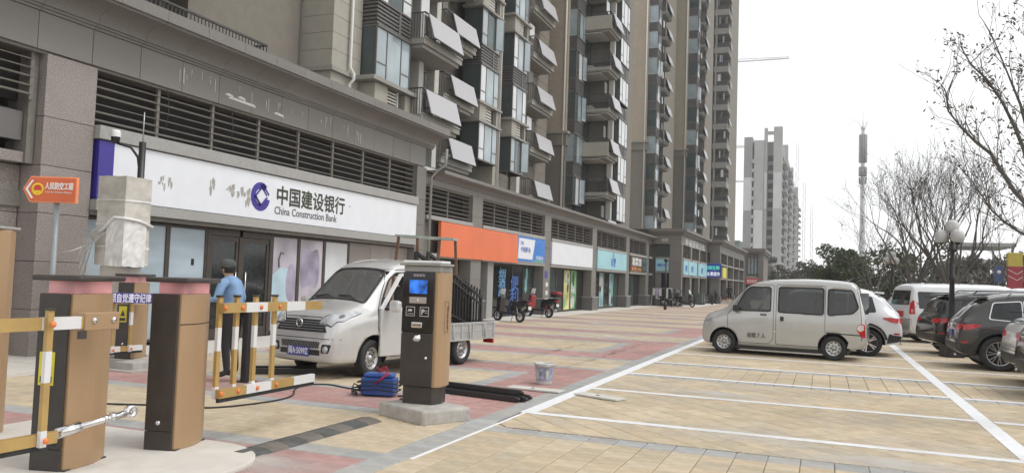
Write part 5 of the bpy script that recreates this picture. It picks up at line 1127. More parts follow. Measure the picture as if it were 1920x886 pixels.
bx('gate_base', (-11.7, 9.45, .0, -10.1, 10.5, .138), 'concrete', struct(MB().box(-11.9, 9.3, -.01, -9.95, 10.7, .02).build('gate_base', 'concrete')), bevel=.02)
mm('banner_purple', (.07, .045, .22), .5, var=.1); mm('ink_pale', (.6, .6, .72), .5, emit=.15)
bn = thing('text_board', 'narrow purple text board with pale characters fixed across the far gate', 'sign', (-10.2, 9.30, 0), math.atan2(.62, .5))
bx('board', (-.40, 0, 1.07, .42, .04, 1.23), 'banner_purple', bn, bevel=.005); text('照自觉遵守纪律', .15, 'ink_pale', bn, (-.20, -.002, 1.095), SOUTH, bold=.004, width=.58)
MB().lathe([(.05, 0), (.05, .006), (0, .007)], 14, Matrix.Translation((-.30, -.001, 1.15)) @ Matrix.Rotation(pi / 2, 4, 'X')).build('emblem', 'ink_red', bn)
# tall cabinet cut by the left edge
tc_ = thing('payment_cabinet', 'tall tan cabinet cut off by the left edge of the photo', 'cabinet', (-7.58, 4.92, .035), .35)
MB().prism([(0, 0), (.42, 0), (.46, .14), (.42, .28), (0, .28)], lambda x, y: (x, y, .0), lambda x, y: (x, y, 1.92)).build('body', 'tan_panel', tc_, bevel=.012); bx('lid', (-.02, -.02, 1.922, .45, .30, 1.95), 'stone_pale', tc_, bevel=.01); bx('front_panel', (-.03, .0, .1, -.002, .28, 1.8), 'gate_black', tc_); bx('panel_gap', (.0, -.003, 1.2, .42, .0, 1.206), 'shadow_gap', tc_)
# ---- payment kiosk
kp = struct(MB().prism([(-4.90, 8.22), (-4.12, 7.86), (-3.80, 8.45), (-4.55, 8.80)], lambda x, y: (x, y, -.02), lambda x, y: (x, y, .16)).build('kiosk_plinth', 'concrete', bevel=.03))
ks = thing('payment_kiosk', 'tall black and tan parking payment kiosk with blue screen on a concrete block', 'kiosk', (-4.64, 8.24, .16), rad(3))
W_, D_K, HK = .44, .38, 1.54
def kpoly(o=0., d0=0.): return [(0 - o, 0 + d0), (W_ - .03, 0 + d0), (W_ + .02 + o, .06 + d0), (W_ + .05 + o, .18), (W_ + .03 + o, D_K - .03), (W_ - .04, D_K), (0 - o, D_K)]
MB().prism(kpoly(-.03, .02), lambda x, y: (x, y, -.01), lambda x, y: (x, y, .2)).build('foot', 'gate_black', ks, bevel=.01)
MB().prism([(W_ - .05, .012), (W_ - .0, .012), (W_ + .04, .06), (W_ + .06, .18), (W_ + .04, D_K - .03), (W_ - .03, D_K + .002), (W_ - .05, D_K)], lambda x, y: (x, y, .2), lambda x, y: (x, y, HK)).build('side_cover', 'tan_panel', ks, bevel=.012)
bx('shell', (.0, .012, .2, W_ - .052, D_K, HK), 'gate_black', ks, bevel=.01)
mm('kiosk_gloss', (.012, .012, .013), .12, var=.1, spec=.6)
bx('upper_panel', (-.004, -.012, .83, W_ - .04, .011, HK - .01), 'kiosk_gloss', ks, bevel=.008); bx('lower_door', (-.004, -.010, .21, W_ - .04, .011, .825), 'gate_black', ks, bevel=.008)
mm('screen_blue', (.02, .13, .55), .25, var=.9, scale=9, emit=.25, detail=3)
sc_ = bx('screen_frame', (.07, -.016, 1.27, .33, -.0125, 1.46), 'kiosk_gloss', ks); bx('screen', (.085, -.0185, 1.285, .315, -.0165, 1.445), 'screen_blue', sc_)
bx('scanner_plate', (.09, -.018, 1.17, .31, -.0125, 1.245), 'steel', ks, bevel=.004); MB().lathe([(.012, 0), (0, .008)], 10, Matrix.Translation((.2, -.018, 1.21)) @ Matrix.Rotation(pi / 2, 4, 'X')).build('scanner_eye', 'ink_white', ks)
mm('icon_line', (.55, .56, .58), .4)
for x0 in (.05, .23):
    ic = MB(); e = .012
    ic.box(x0, -.015, 1.02, x0 + .115, -.0125, 1.02 + .006).box(x0, -.015, 1.124, x0 + .115, -.0125, 1.13).box(x0, -.015, 1.026, x0 + .006, -.0125, 1.124).box(x0 + .109, -.015, 1.026, x0 + .115, -.0125, 1.124)
    o = ic.build('button_frame', 'icon_line', ks)
    if x0 < .1: MB().box(x0 + .02, -.015, 1.075, x0 + .075, -.0125, 1.082).box(x0 + .03, -.015, 1.082, x0 + .08, -.0125, 1.1).box(x0 + .02, -.015, 1.045, x0 + .095, -.0125, 1.051).build('icon', 'icon_line', o)
    else: text('P', .085, 'icon_line', o, (x0 + .015, -.0125, 1.045), SOUTH, bold=.003); MB().box(x0 + .065, -.015, 1.06, x0 + .1, -.0125, 1.066).box(x0 + .065, -.015, 1.085, x0 + .1, -.0125, 1.091).build('icon', 'icon_line', o)
cs = bx('card_slot', (.14, -.05, .885, .28, -.0125, .955), 'chrome', ks, bevel=.012); bx('slot', (.155, -.053, .915, .265, -.051, .923), 'dark', cs)
bt = MB().lathe([(.05, 0), (.05, .01), (.038, .016), (.034, .05), (0, .056)], 20, Matrix.Translation((.205, -.012, .765)) @ Matrix.Rotation(pi / 2, 4, 'X')); bt.build('push_button', 'chrome', ks)
MB().lathe([(.018, 0), (.018, .02), (0, .022)], 12, Matrix.Translation((.33, -.010, .54)) @ Matrix.Rotation(pi / 2, 4, 'X')).build('lock', 'chrome', ks)
text('智能停车', .035, 'icon_line', ks, (.13, -.0125, 1.485), SOUTH, width=.15)
bx('neck', (-.01, .02, HK + .001, W_ + .03, D_K - .02, HK + .07), 'stone_pale', ks, bevel=.008); MB().prism([(-.05, -.03), (W_ + .03, -.03), (W_ + .10, .1), (W_ + .10, .24), (W_ + .02, D_K + .03), (-.05, D_K + .03)], lambda x, y: (x, y, HK + .072), lambda x, y: (x, y, HK + .10)).build('lid', 'slab', ks, bevel=.008)
lb = text('Onecard', .075, 'gate_black', ks, (W_ + .0635, .165, 1.15), (0, pi / 2, 0), width=None, ext=.001); lb.rotation_euler = (0, pi / 2, 0)
fr_ = MB()
for a, b in (((.10, .84), (.10, 1.2)), ((.20, .84), (.20, 1.2)), ((.10, .84), (.20, .84)), ((.10, 1.2), (.20, 1.2))): fr_.bar((W_ + .062, a[0], a[1]), (W_ + .062, b[0], b[1]), .003)
fr_.build('label_outline', 'gate_black', ks)
fo = MB().prism([(.02, -.05), (.50, -.02), (.52, .2), (.06, .22)], lambda x, y: (x, y, 0), lambda x, y: (x, y, .03)); fo = fo.build('foam_sheet', 'white_paint', None, bevel=.008); fo.matrix_world = Matrix.Translation((-4.66, 8.26, .16 + HK + .103)) @ Matrix.Rotation(rad(3), 4, 'Z'); tag(fo, 'flat white foam sheet lying on the lid of the payment kiosk', 'foam sheet')
# ---- wrapped box on a stand, CCTV pole, direction sign
mm('wrap_film', (.54, .51, .455), .35, var=.16, scale=3, bump=.3, bscale=9, spec=.6, dirt=.5, dirtcol=(.27, .245, .20), dscale=2.5, stretch=(1, 1, 2.2)); mm('film_clear', (.72, .71, .69), .3, var=.15, scale=6, bump=.25, bscale=14, spec=.8)
wb_ = thing('wrapped_cabinet', 'tall square cabinet wrapped in dirty pale plastic film on a thinner post', 'cabinet', (-11.2, 10.1, 0), rad(4))
def crumple(x0, y0, z0, x1, y1, z1, n=7, a=.006, seed=1):
    rnd_ = random.Random(seed); m_ = MB(); cx, cy = (x0 + x1) / 2, (y0 + y1) / 2; per = []
    for i in range(4 * n):
        s_, t = divmod(i, n); t /= n; per.append([(x0 + (x1 - x0) * t, y0), (x1, y0 + (y1 - y0) * t), (x1 - (x1 - x0) * t, y1), (x0, y1 - (y1 - y0) * t)][s_])
    rows = 10; vs = []
    for j in range(rows + 1):
        for (x, y) in per:
            k = 1 + rnd_.uniform(-a, a) * 3; vs.append((cx + (x - cx) * k, cy + (y - cy) * k, z0 + (z1 - z0) * j / rows + rnd_.uniform(-a, a)))
    K = len(per); fs = [(j * K + i, j * K + (i + 1) % K, (j + 1) * K + (i + 1) % K, (j + 1) * K + i) for j in range(rows) for i in range(K)]
    m_.add(vs, fs + [tuple(range(K))[::-1], tuple(range(rows * K, rows * K + K))]); return m_
crumple(-.29, -.29, 1.66, .29, .29, 3.16, seed=3).build('body', 'wrap_film', wb_, bevel=0)
crumple(-.23, -.22, .0, .22, .22, 1.65, a=.004, seed=4).build('post', 'wrap_film', wb_)
crumple(-.05, -.31, 1.64, .315, .20, 2.42, a=.009, seed=5).build('loose_wrap', 'film_clear', wb_)
bd = MB().tube([(-.32, -.32, 2.22), (-.15, -.33, 2.2), (.02, -.33, 2.38), (.12, -.33, 2.46), (.33, -.32, 2.44), (.33, .0, 2.42), (.32, .32, 2.34), (-.32, .32, 2.25), (-.33, -.32, 2.22)], .03, 6); bd.build('film_twist', 'film_clear', wb_)
bw = MB(); rnd_ = random.Random(19)
for q in range(3):
    z = 1.95 + q * .42; k = [z + rnd_.uniform(-.05, .05) for _ in range(4)]; e = .298
    P = [(-e, -e, k[0]), (e, -e, k[1]), (e, e, k[2]), (-e, e, k[3]), (-e, -e, k[0])]
    for a, b in zip(P, P[1:]): bw.bar(a, b, .006, rnd_.uniform(.012, .04))
bw.build('wrap_edge', 'film_clear', wb_)
fl = MB(); rnd_ = random.Random(9)
for q in range(4):
    P = [(-.24 + q * .06, -.33, 2.24 - q * .02), (-.34 + q * .05, -.38 - q * .02, 2.14 - q * .03), (-.44 + q * .04, -.42, 1.95 - q * .1), (-.50 + q * .05, -.42, 1.74 - q * .12)]
    for a, b in zip(P, P[1:]):
        a, b = Vector(a), Vector(b); w = Vector((.06, -.03, .05)); fl.add([a - w, a + w, b + w * 1.3, b - w * 1.3], [(0, 1, 2, 3)])
fl.tube([(-.34, -.36, 2.0), (-.6, -.45, 1.88), (-.85, -.5, 1.84)], [.02, .012, .004], 5); fl.build('film_tail', 'film_clear', wb_)
cp = thing('camera_pole', 'slim dark pole behind the wrapped cabinet with a side arm, dome camera and antenna', 'camera pole', (-11.54, 10.72, 0))
MB().tube([(0, 0, 0), (0, 0, 3.9)], .06, 10).build('pole', 'black_metal', cp); MB().tube([(0, 0, 3.9), (0, 0, 4.45)], .01, 6).build('antenna', 'rim_steel', cp)
MB().tube([(-.02, -.02, 3.4), (-.03, -.06, 3.62), (-.10, -.16, 3.78), (-.24, -.36, 3.84)], .024, 8).build('arm', 'black_metal', cp)
c_ = MB().lathe([(0, .16), (.05, .155), (.065, .12), (.065, .06)], 14, Matrix.Translation((-.25, -.37, 3.86)) @ Matrix.Scale(1.3, 4)).build('camera', 'white_paint', cp); MB().lathe([(.06, .06), (.055, .0), (.03, -.03), (0, -.035)], 14, Matrix.Translation((-.25, -.37, 3.86)) @ Matrix.Scale(1.3, 4)).build('lens_dome', 'kiosk_gloss', c_)
ds = thing('direction_sign', 'orange arrow shaped sign pointing left with white characters on a grey post', 'sign', (-8.66, 6.80, 0), math.atan2(.19, .5))
mm('sign_orange2', (.62, .13, .04), .45, var=.05); mm('sign_edge', (.80, .27, .12), .45); mm('emblem_yellow', (.80, .55, .02), .4); mm('post_grey', (.27, .29, .30), .5, .3)
MB().tube([(0, 0.03, 0), (0, .03, 2.4)], .033, 10).build('post', 'post_grey', ds)
ar_ = [(-.30, 2.40), (.24, 2.40), (.24, 2.68), (-.30, 2.68), (-.38, 2.54)]
MB().prism(grow(ar_, .018), lambda a, b: (a, -.016, b), lambda a, b: (a, .03, b)).build('edge', 'sign_edge', ds, bevel=.004); MB().prism(ar_, lambda a, b: (a, -.022, b), lambda a, b: (a, -.017, b)).build('board', 'sign_orange2', ds)
MB().prism([(-.29, 2.65), (-.265, 2.65), (-.335, 2.54), (-.265, 2.43), (-.29, 2.43), (-.365, 2.54)], lambda a, b: (a, -.025, b), lambda a, b: (a, -.0225, b)).build('chevron', 'ink_white', ds)
Ry = Matrix.Translation((-.215, -.0225, 2.54)) @ Matrix.Rotation(pi / 2, 4, 'X'); MB().lathe([(.075, 0), (.075, .003), (.052, .003), (.052, 0)], 24, Ry).build('emblem', 'emblem_yellow', ds)
MB().prism([(-.25, 2.535), (-.25, 2.56), (-.235, 2.59), (-.195, 2.59), (-.18, 2.56), (-.18, 2.535)], lambda a, b: (a, -.025, b), lambda a, b: (a, -.0225, b)).build('emblem_top', 'ink_red', ds); bx('emblem_base', (-.255, -.025, 2.495, -.175, -.0225, 2.525), 'emblem_yellow', ds)
text('人民防空工程', .09, 'ink_white', ds, (-.13, -.0225, 2.55), SOUTH, bold=.003, width=.345); text('Civil Air Defense Project', .03, 'ink_white', ds, (-.12, -.0225, 2.50), SOUTH, width=.32)
# ---- things lying on the paving
hp = thing('speed_hump', 'low rubber speed hump of dark and worn brown segments', 'speed hump', (-4.66, 5.73, 0), math.atan2(2.0, .04))
mm('rubber_brown', (.15, .135, .115), .85, var=.2, scale=8, bump=.4, dirt=.4, dirtcol=(.24, .21, .18), dscale=3); mm('rubber_grey', (.085, .087, .085), .85, var=.25, scale=9, bump=.4, dirt=.4, dirtcol=(.2, .19, .175), dscale=3)
pr_ = [(0, 0), (.06, .028), (.17, .042), (.28, .028), (.35, 0)]
for i in range(8):
    a, b = i * .265, (i + 1) * .265 - .004
    MB().prism(pr_, lambda y, z: (a, y, z), lambda y, z: (b, y, z + random.uniform(-.002, .002))).build('segment', 'rubber_grey' if i % 2 == 0 else 'rubber_brown', hp, bevel=.004)
wx_ = thing('welding_machine', 'blue portable welder wrapped in black cable with red string, lying by the truck wheel', 'welding machine', (-5.66, 9.5, 0), .25)
mm('tool_blue', (.02, .075, .30), .4, var=.12, dirt=.3, dirtcol=(.1, .11, .14), dscale=5)
bx('body', (-.23, -.13, .02, .23, .13, .25), 'tool_blue', wx_, bevel=.015); bx('lid', (-.20, -.125, .252, .20, .125, .31), 'tool_blue', wx_, bevel=.025)
ca = MB(); rnd_ = random.Random(4)
for q in range(3):
    z = .08 + q * .055; o = .15 + rnd_.uniform(0, .02); ca.tube([(-.27, -o, z), (0, -o - .01, z + .02), (.27, -o, z), (.29, 0, z + .01), (.27, o, z), (-.27, o, z), (-.29 - .02 * q / 6, 0, z - .01), (-.27, -o, z)], .009, 6)
for q in range(3): ca.tube([(-.25, -.2, .02 + q * .02), (-.36, -.1, .03 + q * .03), (-.38, .05, .04 + q * .05), (-.28, .12, .08)], .009, 6)
stuff(ca.build('cable', 'rubber', wx_))
rs_ = MB()
for q in range(3): rs_.tube([(.05 + rnd_.uniform(-.06, .06), rnd_.uniform(-.1, .1), .32), (rnd_.uniform(-.06, .16), rnd_.uniform(-.15, .05), .39 + rnd_.uniform(-.03, .02)), (rnd_.uniform(-.1, .2), -.12, .32), (.0 + rnd_.uniform(-.05, .05), -.15, .12 + rnd_.uniform(0, .1))], .007, 5)
mm('string_red', (.50, .03, .07), .6); stuff(rs_.build('red_string', 'string_red', wx_))
def cable(label, pts, r=.011):
    P = []; 
    for a, b, c, d in zip([pts[0]] + pts, pts, pts[1:], pts[2:] + [pts[-1]]):
        for k in range(6):
            t = k / 6; P.append(tuple(.5 * (2 * b[i] + (c[i] - a[i]) * t + (2 * a[i] - 5 * b[i] + 4 * c[i] - d[i]) * t * t + (3 * b[i] - a[i] - 3 * c[i] + d[i]) * t ** 3) for i in (0, 1)) + (r,))
    tag(MB().tube(P, r, 6).build('power_cable', 'rubber'), label, 'cable')
cable('black cable running from the welder towards the gate arm', [(-5.9, 9.6), (-6.2, 9.75), (-6.5, 9.85), (-6.8, 9.95), (-7.05, 9.8), (-7.3, 9.75)])
cable('thin black cable winding from the gate arm along the yellow tiles', [(-7.1, 9.8), (-6.9, 9.3), (-6.55, 8.75), (-6.5, 8.2), (-6.76, 7.5), (-7.4, 7.3), (-8.0, 7.05), (-8.8, 7.0)])
cable('short loops of black cable between the welder and the kiosk', [(-5.4, 9.55), (-5.2, 9.65), (-4.95, 9.55), (-5.0, 9.4), (-5.25, 9.35), (-4.8, 9.2)])
pb = thing('pipe_bundle', 'stack of black steel fence posts lying on the red tiles beside the kiosk', 'pipes', (-4.95, 10.35, 0), math.atan2(-.18, 1.0))
for i, (y, z, l) in enumerate(((-.13, .04, 1.15), (-.04, .04, 1.22), (.05, .04, 1.1), (.14, .04, 1.18), (-.02, .115, 1.14))):
    o = MB().box(-.3, y - .038, z - .036, l, y + .038, z + .036).build('pipe', 'black_metal', pb, bevel=.008); MB().lathe([(.028, 0), (.03, .02), (.018, .05), (0, .055)], 10, Matrix.Translation((l, y, z)) @ Matrix.Rotation(pi / 2, 4, 'Y')).build('end_knob', 'black_metal', o)
bk = thing('paint_bucket', 'splattered white plastic paint bucket with a blue label', 'bucket', (-4.16, 12.05, 0)); mm('bucket_white', (.55, .55, .53), .5, var=.12, dirt=.5, dirtcol=(.30, .29, .28), dscale=9); mm('bucket_blue', (.30, .33, .42), .5, var=.5, scale=14)
MB().lathe([(0, .0), (.125, .0), (.128, .02), (.15, .30), (.16, .305), (.16, .33), (.152, .335), (.145, .33), (.12, .03), (0, .03)], 28).build('body', 'bucket_white', bk); MB().lathe([(.1335, .06), (.1495, .27)], 28).build('label_wrap', 'bucket_blue', bk)
for a in (.8, 2.2, 4.2, 5.4): MB().prism([(a - .2, .10), (a + .15, .08), (a + .2, .22), (a - .15, .24)], lambda t, z: ((.128 + z * .074) * cos(t), (.128 + z * .074) * sin(t), z), lambda t, z: ((.135 + z * .074) * cos(t), (.135 + z * .074) * sin(t), z)).build('label_patch', 'bucket_white', bk)
MB().tube([(.155 * cos(t), .155 * sin(t) - .02, .32 - .03 * abs(sin(t))) for t in [pi + pi * i / 10 for i in range(11)]], .006, 5).build('handle', 'rim_steel', bk)
mm('plank', (.56, .55, .51), .8, var=.12, scale=5, dirt=.3, dirtcol=(.42, .38, .33))
for a, b, lb in (((-4.45, 11.3), (-3.60, 11.25), 'pale board lying between the bucket and the white line'), ((-3.33, 11.25), (-2.64, 10.98), 'pale board lying inside the first parking bay')):
    d = math.atan2(b[1] - a[1], b[0] - a[0]); l = math.dist(a, b); o = thing('board', lb, 'board', (a[0], a[1], 0), d); bx('plank', (0, -.13, .006, l, .13, .03), 'plank', o, bevel=.004)
    MB().lathe([(.03, .031), (.028, .034), (0, .035)], 10, Matrix.Translation((l * .45, 0, 0))).build('stud', 'dark', o)
# trestle behind the truck
tr = thing('trestle', 'tall metal work trestle with rusty legs behind the truck cab', 'trestle', (-9.6, 16.9, 0), rad(8)); mm('rusty', (.16, .09, .055), .8, var=.3, scale=12); mm('pale_green', (.33, .37, .33), .6, var=.15)
MB().bar((-.2, 0, 2.62), (1.15, .35, 2.58), .06).bar((-.2, .5, 2.62), (1.15, .75, 2.58), .06).bar((1.15, .35, 2.58), (1.15, .75, 2.58), .06).build('top_rail', 'pale_green', tr)
for a, b in (((-.1, 0, 2.6), (-.25, -.2, 0)), ((.2, .5, 2.6), (.2, .7, 0)), ((.85, .3, 2.56), (.8, .1, 0)), ((1.12, .72, 2.56), (1.25, .85, 0))): MB().bar(a, b, .06).build('leg', 'rusty', tr)
MB().bar((-.2, -.1, 1.2), (.2, .6, 1.2), .04).bar((.82, .2, 1.2), (1.18, .8, 1.2), .04).build('cross_bar', 'rusty', tr)

fp = thing('steel_post', 'short black steel post standing behind the striped gate arm', 'post', (-7.99, 9.55, 0)); bx('post', (-.05, -.05, .0, .05, .05, 1.17), 'black_metal', fp, bevel=.005); bx('foot_plate', (-.12, -.12, .0, .12, .12, .012), 'black_metal', fp)
for a, b, lb in (((-8.6, 10.2), (-7.7, 10.9), 'black steel bar lying by the bank steps, nearer one'), ((-8.75, 10.5), (-7.9, 11.2), 'black steel bar lying by the bank steps, farther one')):
    tag(MB().bar((a[0], a[1], .05), (b[0], b[1], .05), .09).build('steel_bar', 'black_metal'), lb, 'steel bar', 'black bars by the bank')
# ================================================================ PEOPLE
mm('skin', (.42, .26, .18), .55, var=.06); mm('shirt_blue', (.20, .33, .52), .8, var=.15, scale=9); mm('cloth_dark', (.022, .021, .022), .85, var=.2, scale=9); mm('shoe', (.03, .028, .026), .6); mm('glove', (.50, .48, .44), .85, var=.15); mm('hair', (.012, .010, .009), .6); mm('cap_grey', (.07, .075, .07), .8, var=.25, scale=14); mm('cloth_grey_blue', (.20, .24, .31), .85, var=.12); mm('cloth_black', (.016, .016, .018), .85); mm('cloth_pink', (.36, .26, .28), .85); mm('cloth_pale', (.5, .5, .5), .85)
def person(label, loc, rz, pose=None, top='shirt_blue', legs='cloth_dark', hands='skin', cap=None, scale=1., fingers=False):
    """One continuous skinned body; x forward, y left. pose overrides joint positions."""
    J = dict(pelvis=(0, 0, .95), waist=(0, 0, 1.08), chest=(.01, 0, 1.30), shoulders=(0, 0, 1.43), neck=(.0, 0, 1.50), head=(.03, 0, 1.62), crown=(.02, 0, 1.71),
             hipL=(0, .10, .90), kneeL=(.03, .11, .50), ankL=(-.02, .11, .09), toeL=(.15, .13, .04), hipR=(0, -.10, .90), kneeR=(.03, -.11, .50), ankR=(-.02, -.11, .09), toeR=(.15, -.13, .04),
             shL=(0, .19, 1.41), elL=(-.03, .25, 1.13), wrL=(.06, .25, .89), haL=(.09, .25, .80), shR=(0, -.19, 1.41), elR=(-.03, -.25, 1.13), wrR=(.06, -.25, .89), haR=(.09, -.25, .80))
    J.update(pose or {})
    Rd = dict(pelvis=.155, waist=.145, chest=.165, shoulders=.115, neck=.058, head=.098, crown=.075, hipL=.105, kneeL=.068, ankL=.05, toeL=.04, hipR=.105, kneeR=.068, ankR=.05, toeR=.04, shL=.075, elL=.052, wrL=.036, haL=.038, shR=.075, elR=.052, wrR=.036, haR=.038)
    E = [('pelvis', 'waist', 't'), ('waist', 'chest', 't'), ('chest', 'shoulders', 't'), ('shoulders', 'neck', 's'), ('neck', 'head', 's'), ('head', 'crown', 's'), ('pelvis', 'hipL', 'l'), ('hipL', 'kneeL', 'l'), ('kneeL', 'ankL', 'l'), ('ankL', 'toeL', 'o'), ('pelvis', 'hipR', 'l'), ('hipR', 'kneeR', 'l'), ('kneeR', 'ankR', 'l'), ('ankR', 'toeR', 'o'),
         ('shoulders', 'shL', 't'), ('shL', 'elL', 't'), ('elL', 'wrL', 't'), ('wrL', 'haL', 'h'), ('shoulders', 'shR', 't'), ('shR', 'elR', 't'), ('elR', 'wrR', 't'), ('wrR', 'haR', 'h')]
    if fingers:
        for s_ in 'LR':
            w, h = Vector(J['wr' + s_]), Vector(J['ha' + s_]); d = (h - w).normalized(); sd = d.cross(Vector((0, 0, 1))).normalized() if abs(d.z) < .9 else Vector((1, 0, 0)); dn = d.cross(sd).normalized()
            if dn.z > 0: dn = -dn
            for k in range(4):
                a = h + sd * (k - 1.5) * .02 + d * .02; b = a + d * (.035 - .004 * abs(k - 1.3)) + dn * .012; c = b + d * .012 + dn * .03
                n0, n1, n2 = 'f%s%d0' % (s_, k), 'f%s%d1' % (s_, k), 'f%s%d2' % (s_, k); J[n0], J[n1], J[n2] = a, b, c; Rd[n0], Rd[n1], Rd[n2] = .010, .0095, .008; E += [('ha' + s_, n0, 'h'), (n0, n1, 'h'), (n1, n2, 'h')]
            a = w.lerp(h, .5) + sd * .04; b = a + d * .04 + dn * .015; n0, n1 = 'th' + s_ + '0', 'th' + s_ + '1'; J[n0], J[n1] = a, b; Rd[n0], Rd[n1] = .011, .009; E += [('ha' + s_, n0, 'h'), (n0, n1, 'h')]
    nm = list(J); me = bpy.data.meshes.new('person'); me.from_pydata([tuple(J[k]) for k in nm], [(nm.index(a), nm.index(b)) for a, b, _ in E], [])
    o = bpy.data.objects.new('person', me); COL.objects.link(o); o.modifiers.new('skin', 'SKIN'); sv = me.skin_vertices[0].data
    for i, k in enumerate(nm):
        r = Rd[k]; sv[i].radius = (r * (1.18 if k in ('waist', 'chest', 'pelvis') else 1), r * (.82 if k in ('waist', 'chest', 'pelvis') else 1)); sv[i].use_root = (k == 'pelvis')
    o.modifiers.new('sub', 'SUBSURF').levels = 2; o.modifiers['sub'].render_levels = 2
    bpy.context.view_layer.update(); dg = bpy.context.evaluated_depsgraph_get(); nmsh = bpy.data.meshes.new_from_object(o.evaluated_get(dg), depsgraph=dg); o.modifiers.clear(); o.data = nmsh
    mats = {'t': top, 's': 'skin', 'l': legs, 'o': 'shoe', 'h': hands}; order = list(mats)
    for k in order: nmsh.materials.append(M[mats[k]])
    for f in nmsh.polygons:
        c = f.center; best = None
        for a, b, z in E:
            A, B = Vector(J[a]), Vector(J[b]); t = max(0, min(1, (c - A).dot(B - A) / max(1e-6, (B - A).length_squared))); d = (c - A.lerp(B, t)).length - (Rd[a] * (1 - t) + Rd[b] * t) * .8
            if best is None or d < best[0]: best = (d, z)
        z = best[1]
        if z == 't' and c.z < 1.0 and abs(c.y) < .2 and abs(c.x) < .25: z = 'l'
        f.material_index = order.index(z); f.use_smooth = True
    o.location = loc; o.rotation_euler = (0, 0, rz); o.scale = (scale,) * 3; tag(o, label, 'person')
    hd = Vector(J['head']); cr = Vector(J['crown'])
    up = (cr - hd).normalized()
    MB().sphere(hd + Vector((.088, 0, -.005)), .016, 8, 6, (1.2, .8, 1.5)).sphere(hd + Vector((.0, .092, -.01)), .022, 8, 6, (.8, .4, 1.3)).sphere(hd + Vector((.0, -.092, -.01)), .022, 8, 6, (.8, .4, 1.3)).build('face_features', 'skin', o)
    MB().sphere(hd + Vector((.082, .035, .022)), .010, 8, 6).sphere(hd + Vector((.082, -.035, .022)), .010, 8, 6).build('eyes', 'hair', o); MB().sphere(hd + Vector((.078, 0, -.05)), .014, 8, 6, (.6, 1.8, .4)).build('mouth', 'cloth_pink', o)
    MB().sphere(hd + Vector((-.022, 0, .03)), .108, 16, 10, (1, .96, 1.02)).build('hair', 'hair', o)
    if cap:
        c_ = MB().lathe([(.118, 0), (.121, .04), (.11, .085), (.07, .118), (0, .125)], 18, Matrix.Translation(hd + Vector((-.005, 0, .035)))); c_.prism([(.08, -.085), (.19, -.055), (.205, 0), (.19, .055), (.08, .085)], lambda x, y: tuple(hd + Vector((x, y, .035))), lambda x, y: tuple(hd + Vector((x, y, .048)))); c_.build('cap', cap, o)
    return o
wk = person('worker in light blue shirt, dark trousers and grey cap standing behind the striped gate arm', (-8.19, 9.45, .05), rad(-172), dict(
    chest=(.05, 0, 1.29), shoulders=(.07, 0, 1.42), neck=(.09, 0, 1.49), head=(.13, .01, 1.60), crown=(.12, .01, 1.69), shL=(.07, .19, 1.40), elL=(.10, .30, 1.15), wrL=(.32, .22, 1.16), haL=(.40, .20, 1.17), shR=(.07, -.19, 1.40), elR=(.02, -.30, 1.14), wrR=(.22, -.20, 1.08), haR=(.30, -.16, 1.08)), hands='glove', cap='cap_grey', fingers=True)
MB().lathe([(.178, 0), (.18, .03), (.175, .045)], 20, Matrix.Translation((0, 0, .985)) @ Matrix.Diagonal((.85, 1.12, 1, 1))).build('belt', 'hair', wk)
person('person in black seen from behind, walking along the far shops', (-8.75, 80.5, 0), rad(95), dict(kneeL=(.12, .11, .52), ankL=(.2, .11, .1), toeL=(.36, .12, .05), ankR=(-.2, -.11, .12), toeR=(-.06, -.12, .05)), top='cloth_black', legs='cloth_black', scale=1.05)
person('person in pale clothes bending at the far fruit stall', (-9.65, 79.5, 0), rad(200), dict(chest=(.12, 0, 1.25), shoulders=(.2, 0, 1.36), neck=(.24, 0, 1.42), head=(.3, 0, 1.5), crown=(.32, 0, 1.58), shL=(.2, .19, 1.34), shR=(.2, -.19, 1.34), elL=(.25, .25, 1.08), elR=(.25, -.25, 1.08), wrL=(.38, .2, .9), wrR=(.38, -.2, .9), haL=(.45, .2, .84), haR=(.45, -.2, .84)), top='cloth_pale', legs='cloth_grey_blue')
person('person in a dusty pink top standing at the far shop door', (-10.6, 78.5, 0), rad(-80), top='cloth_pink', legs='cloth_dark', scale=.95)
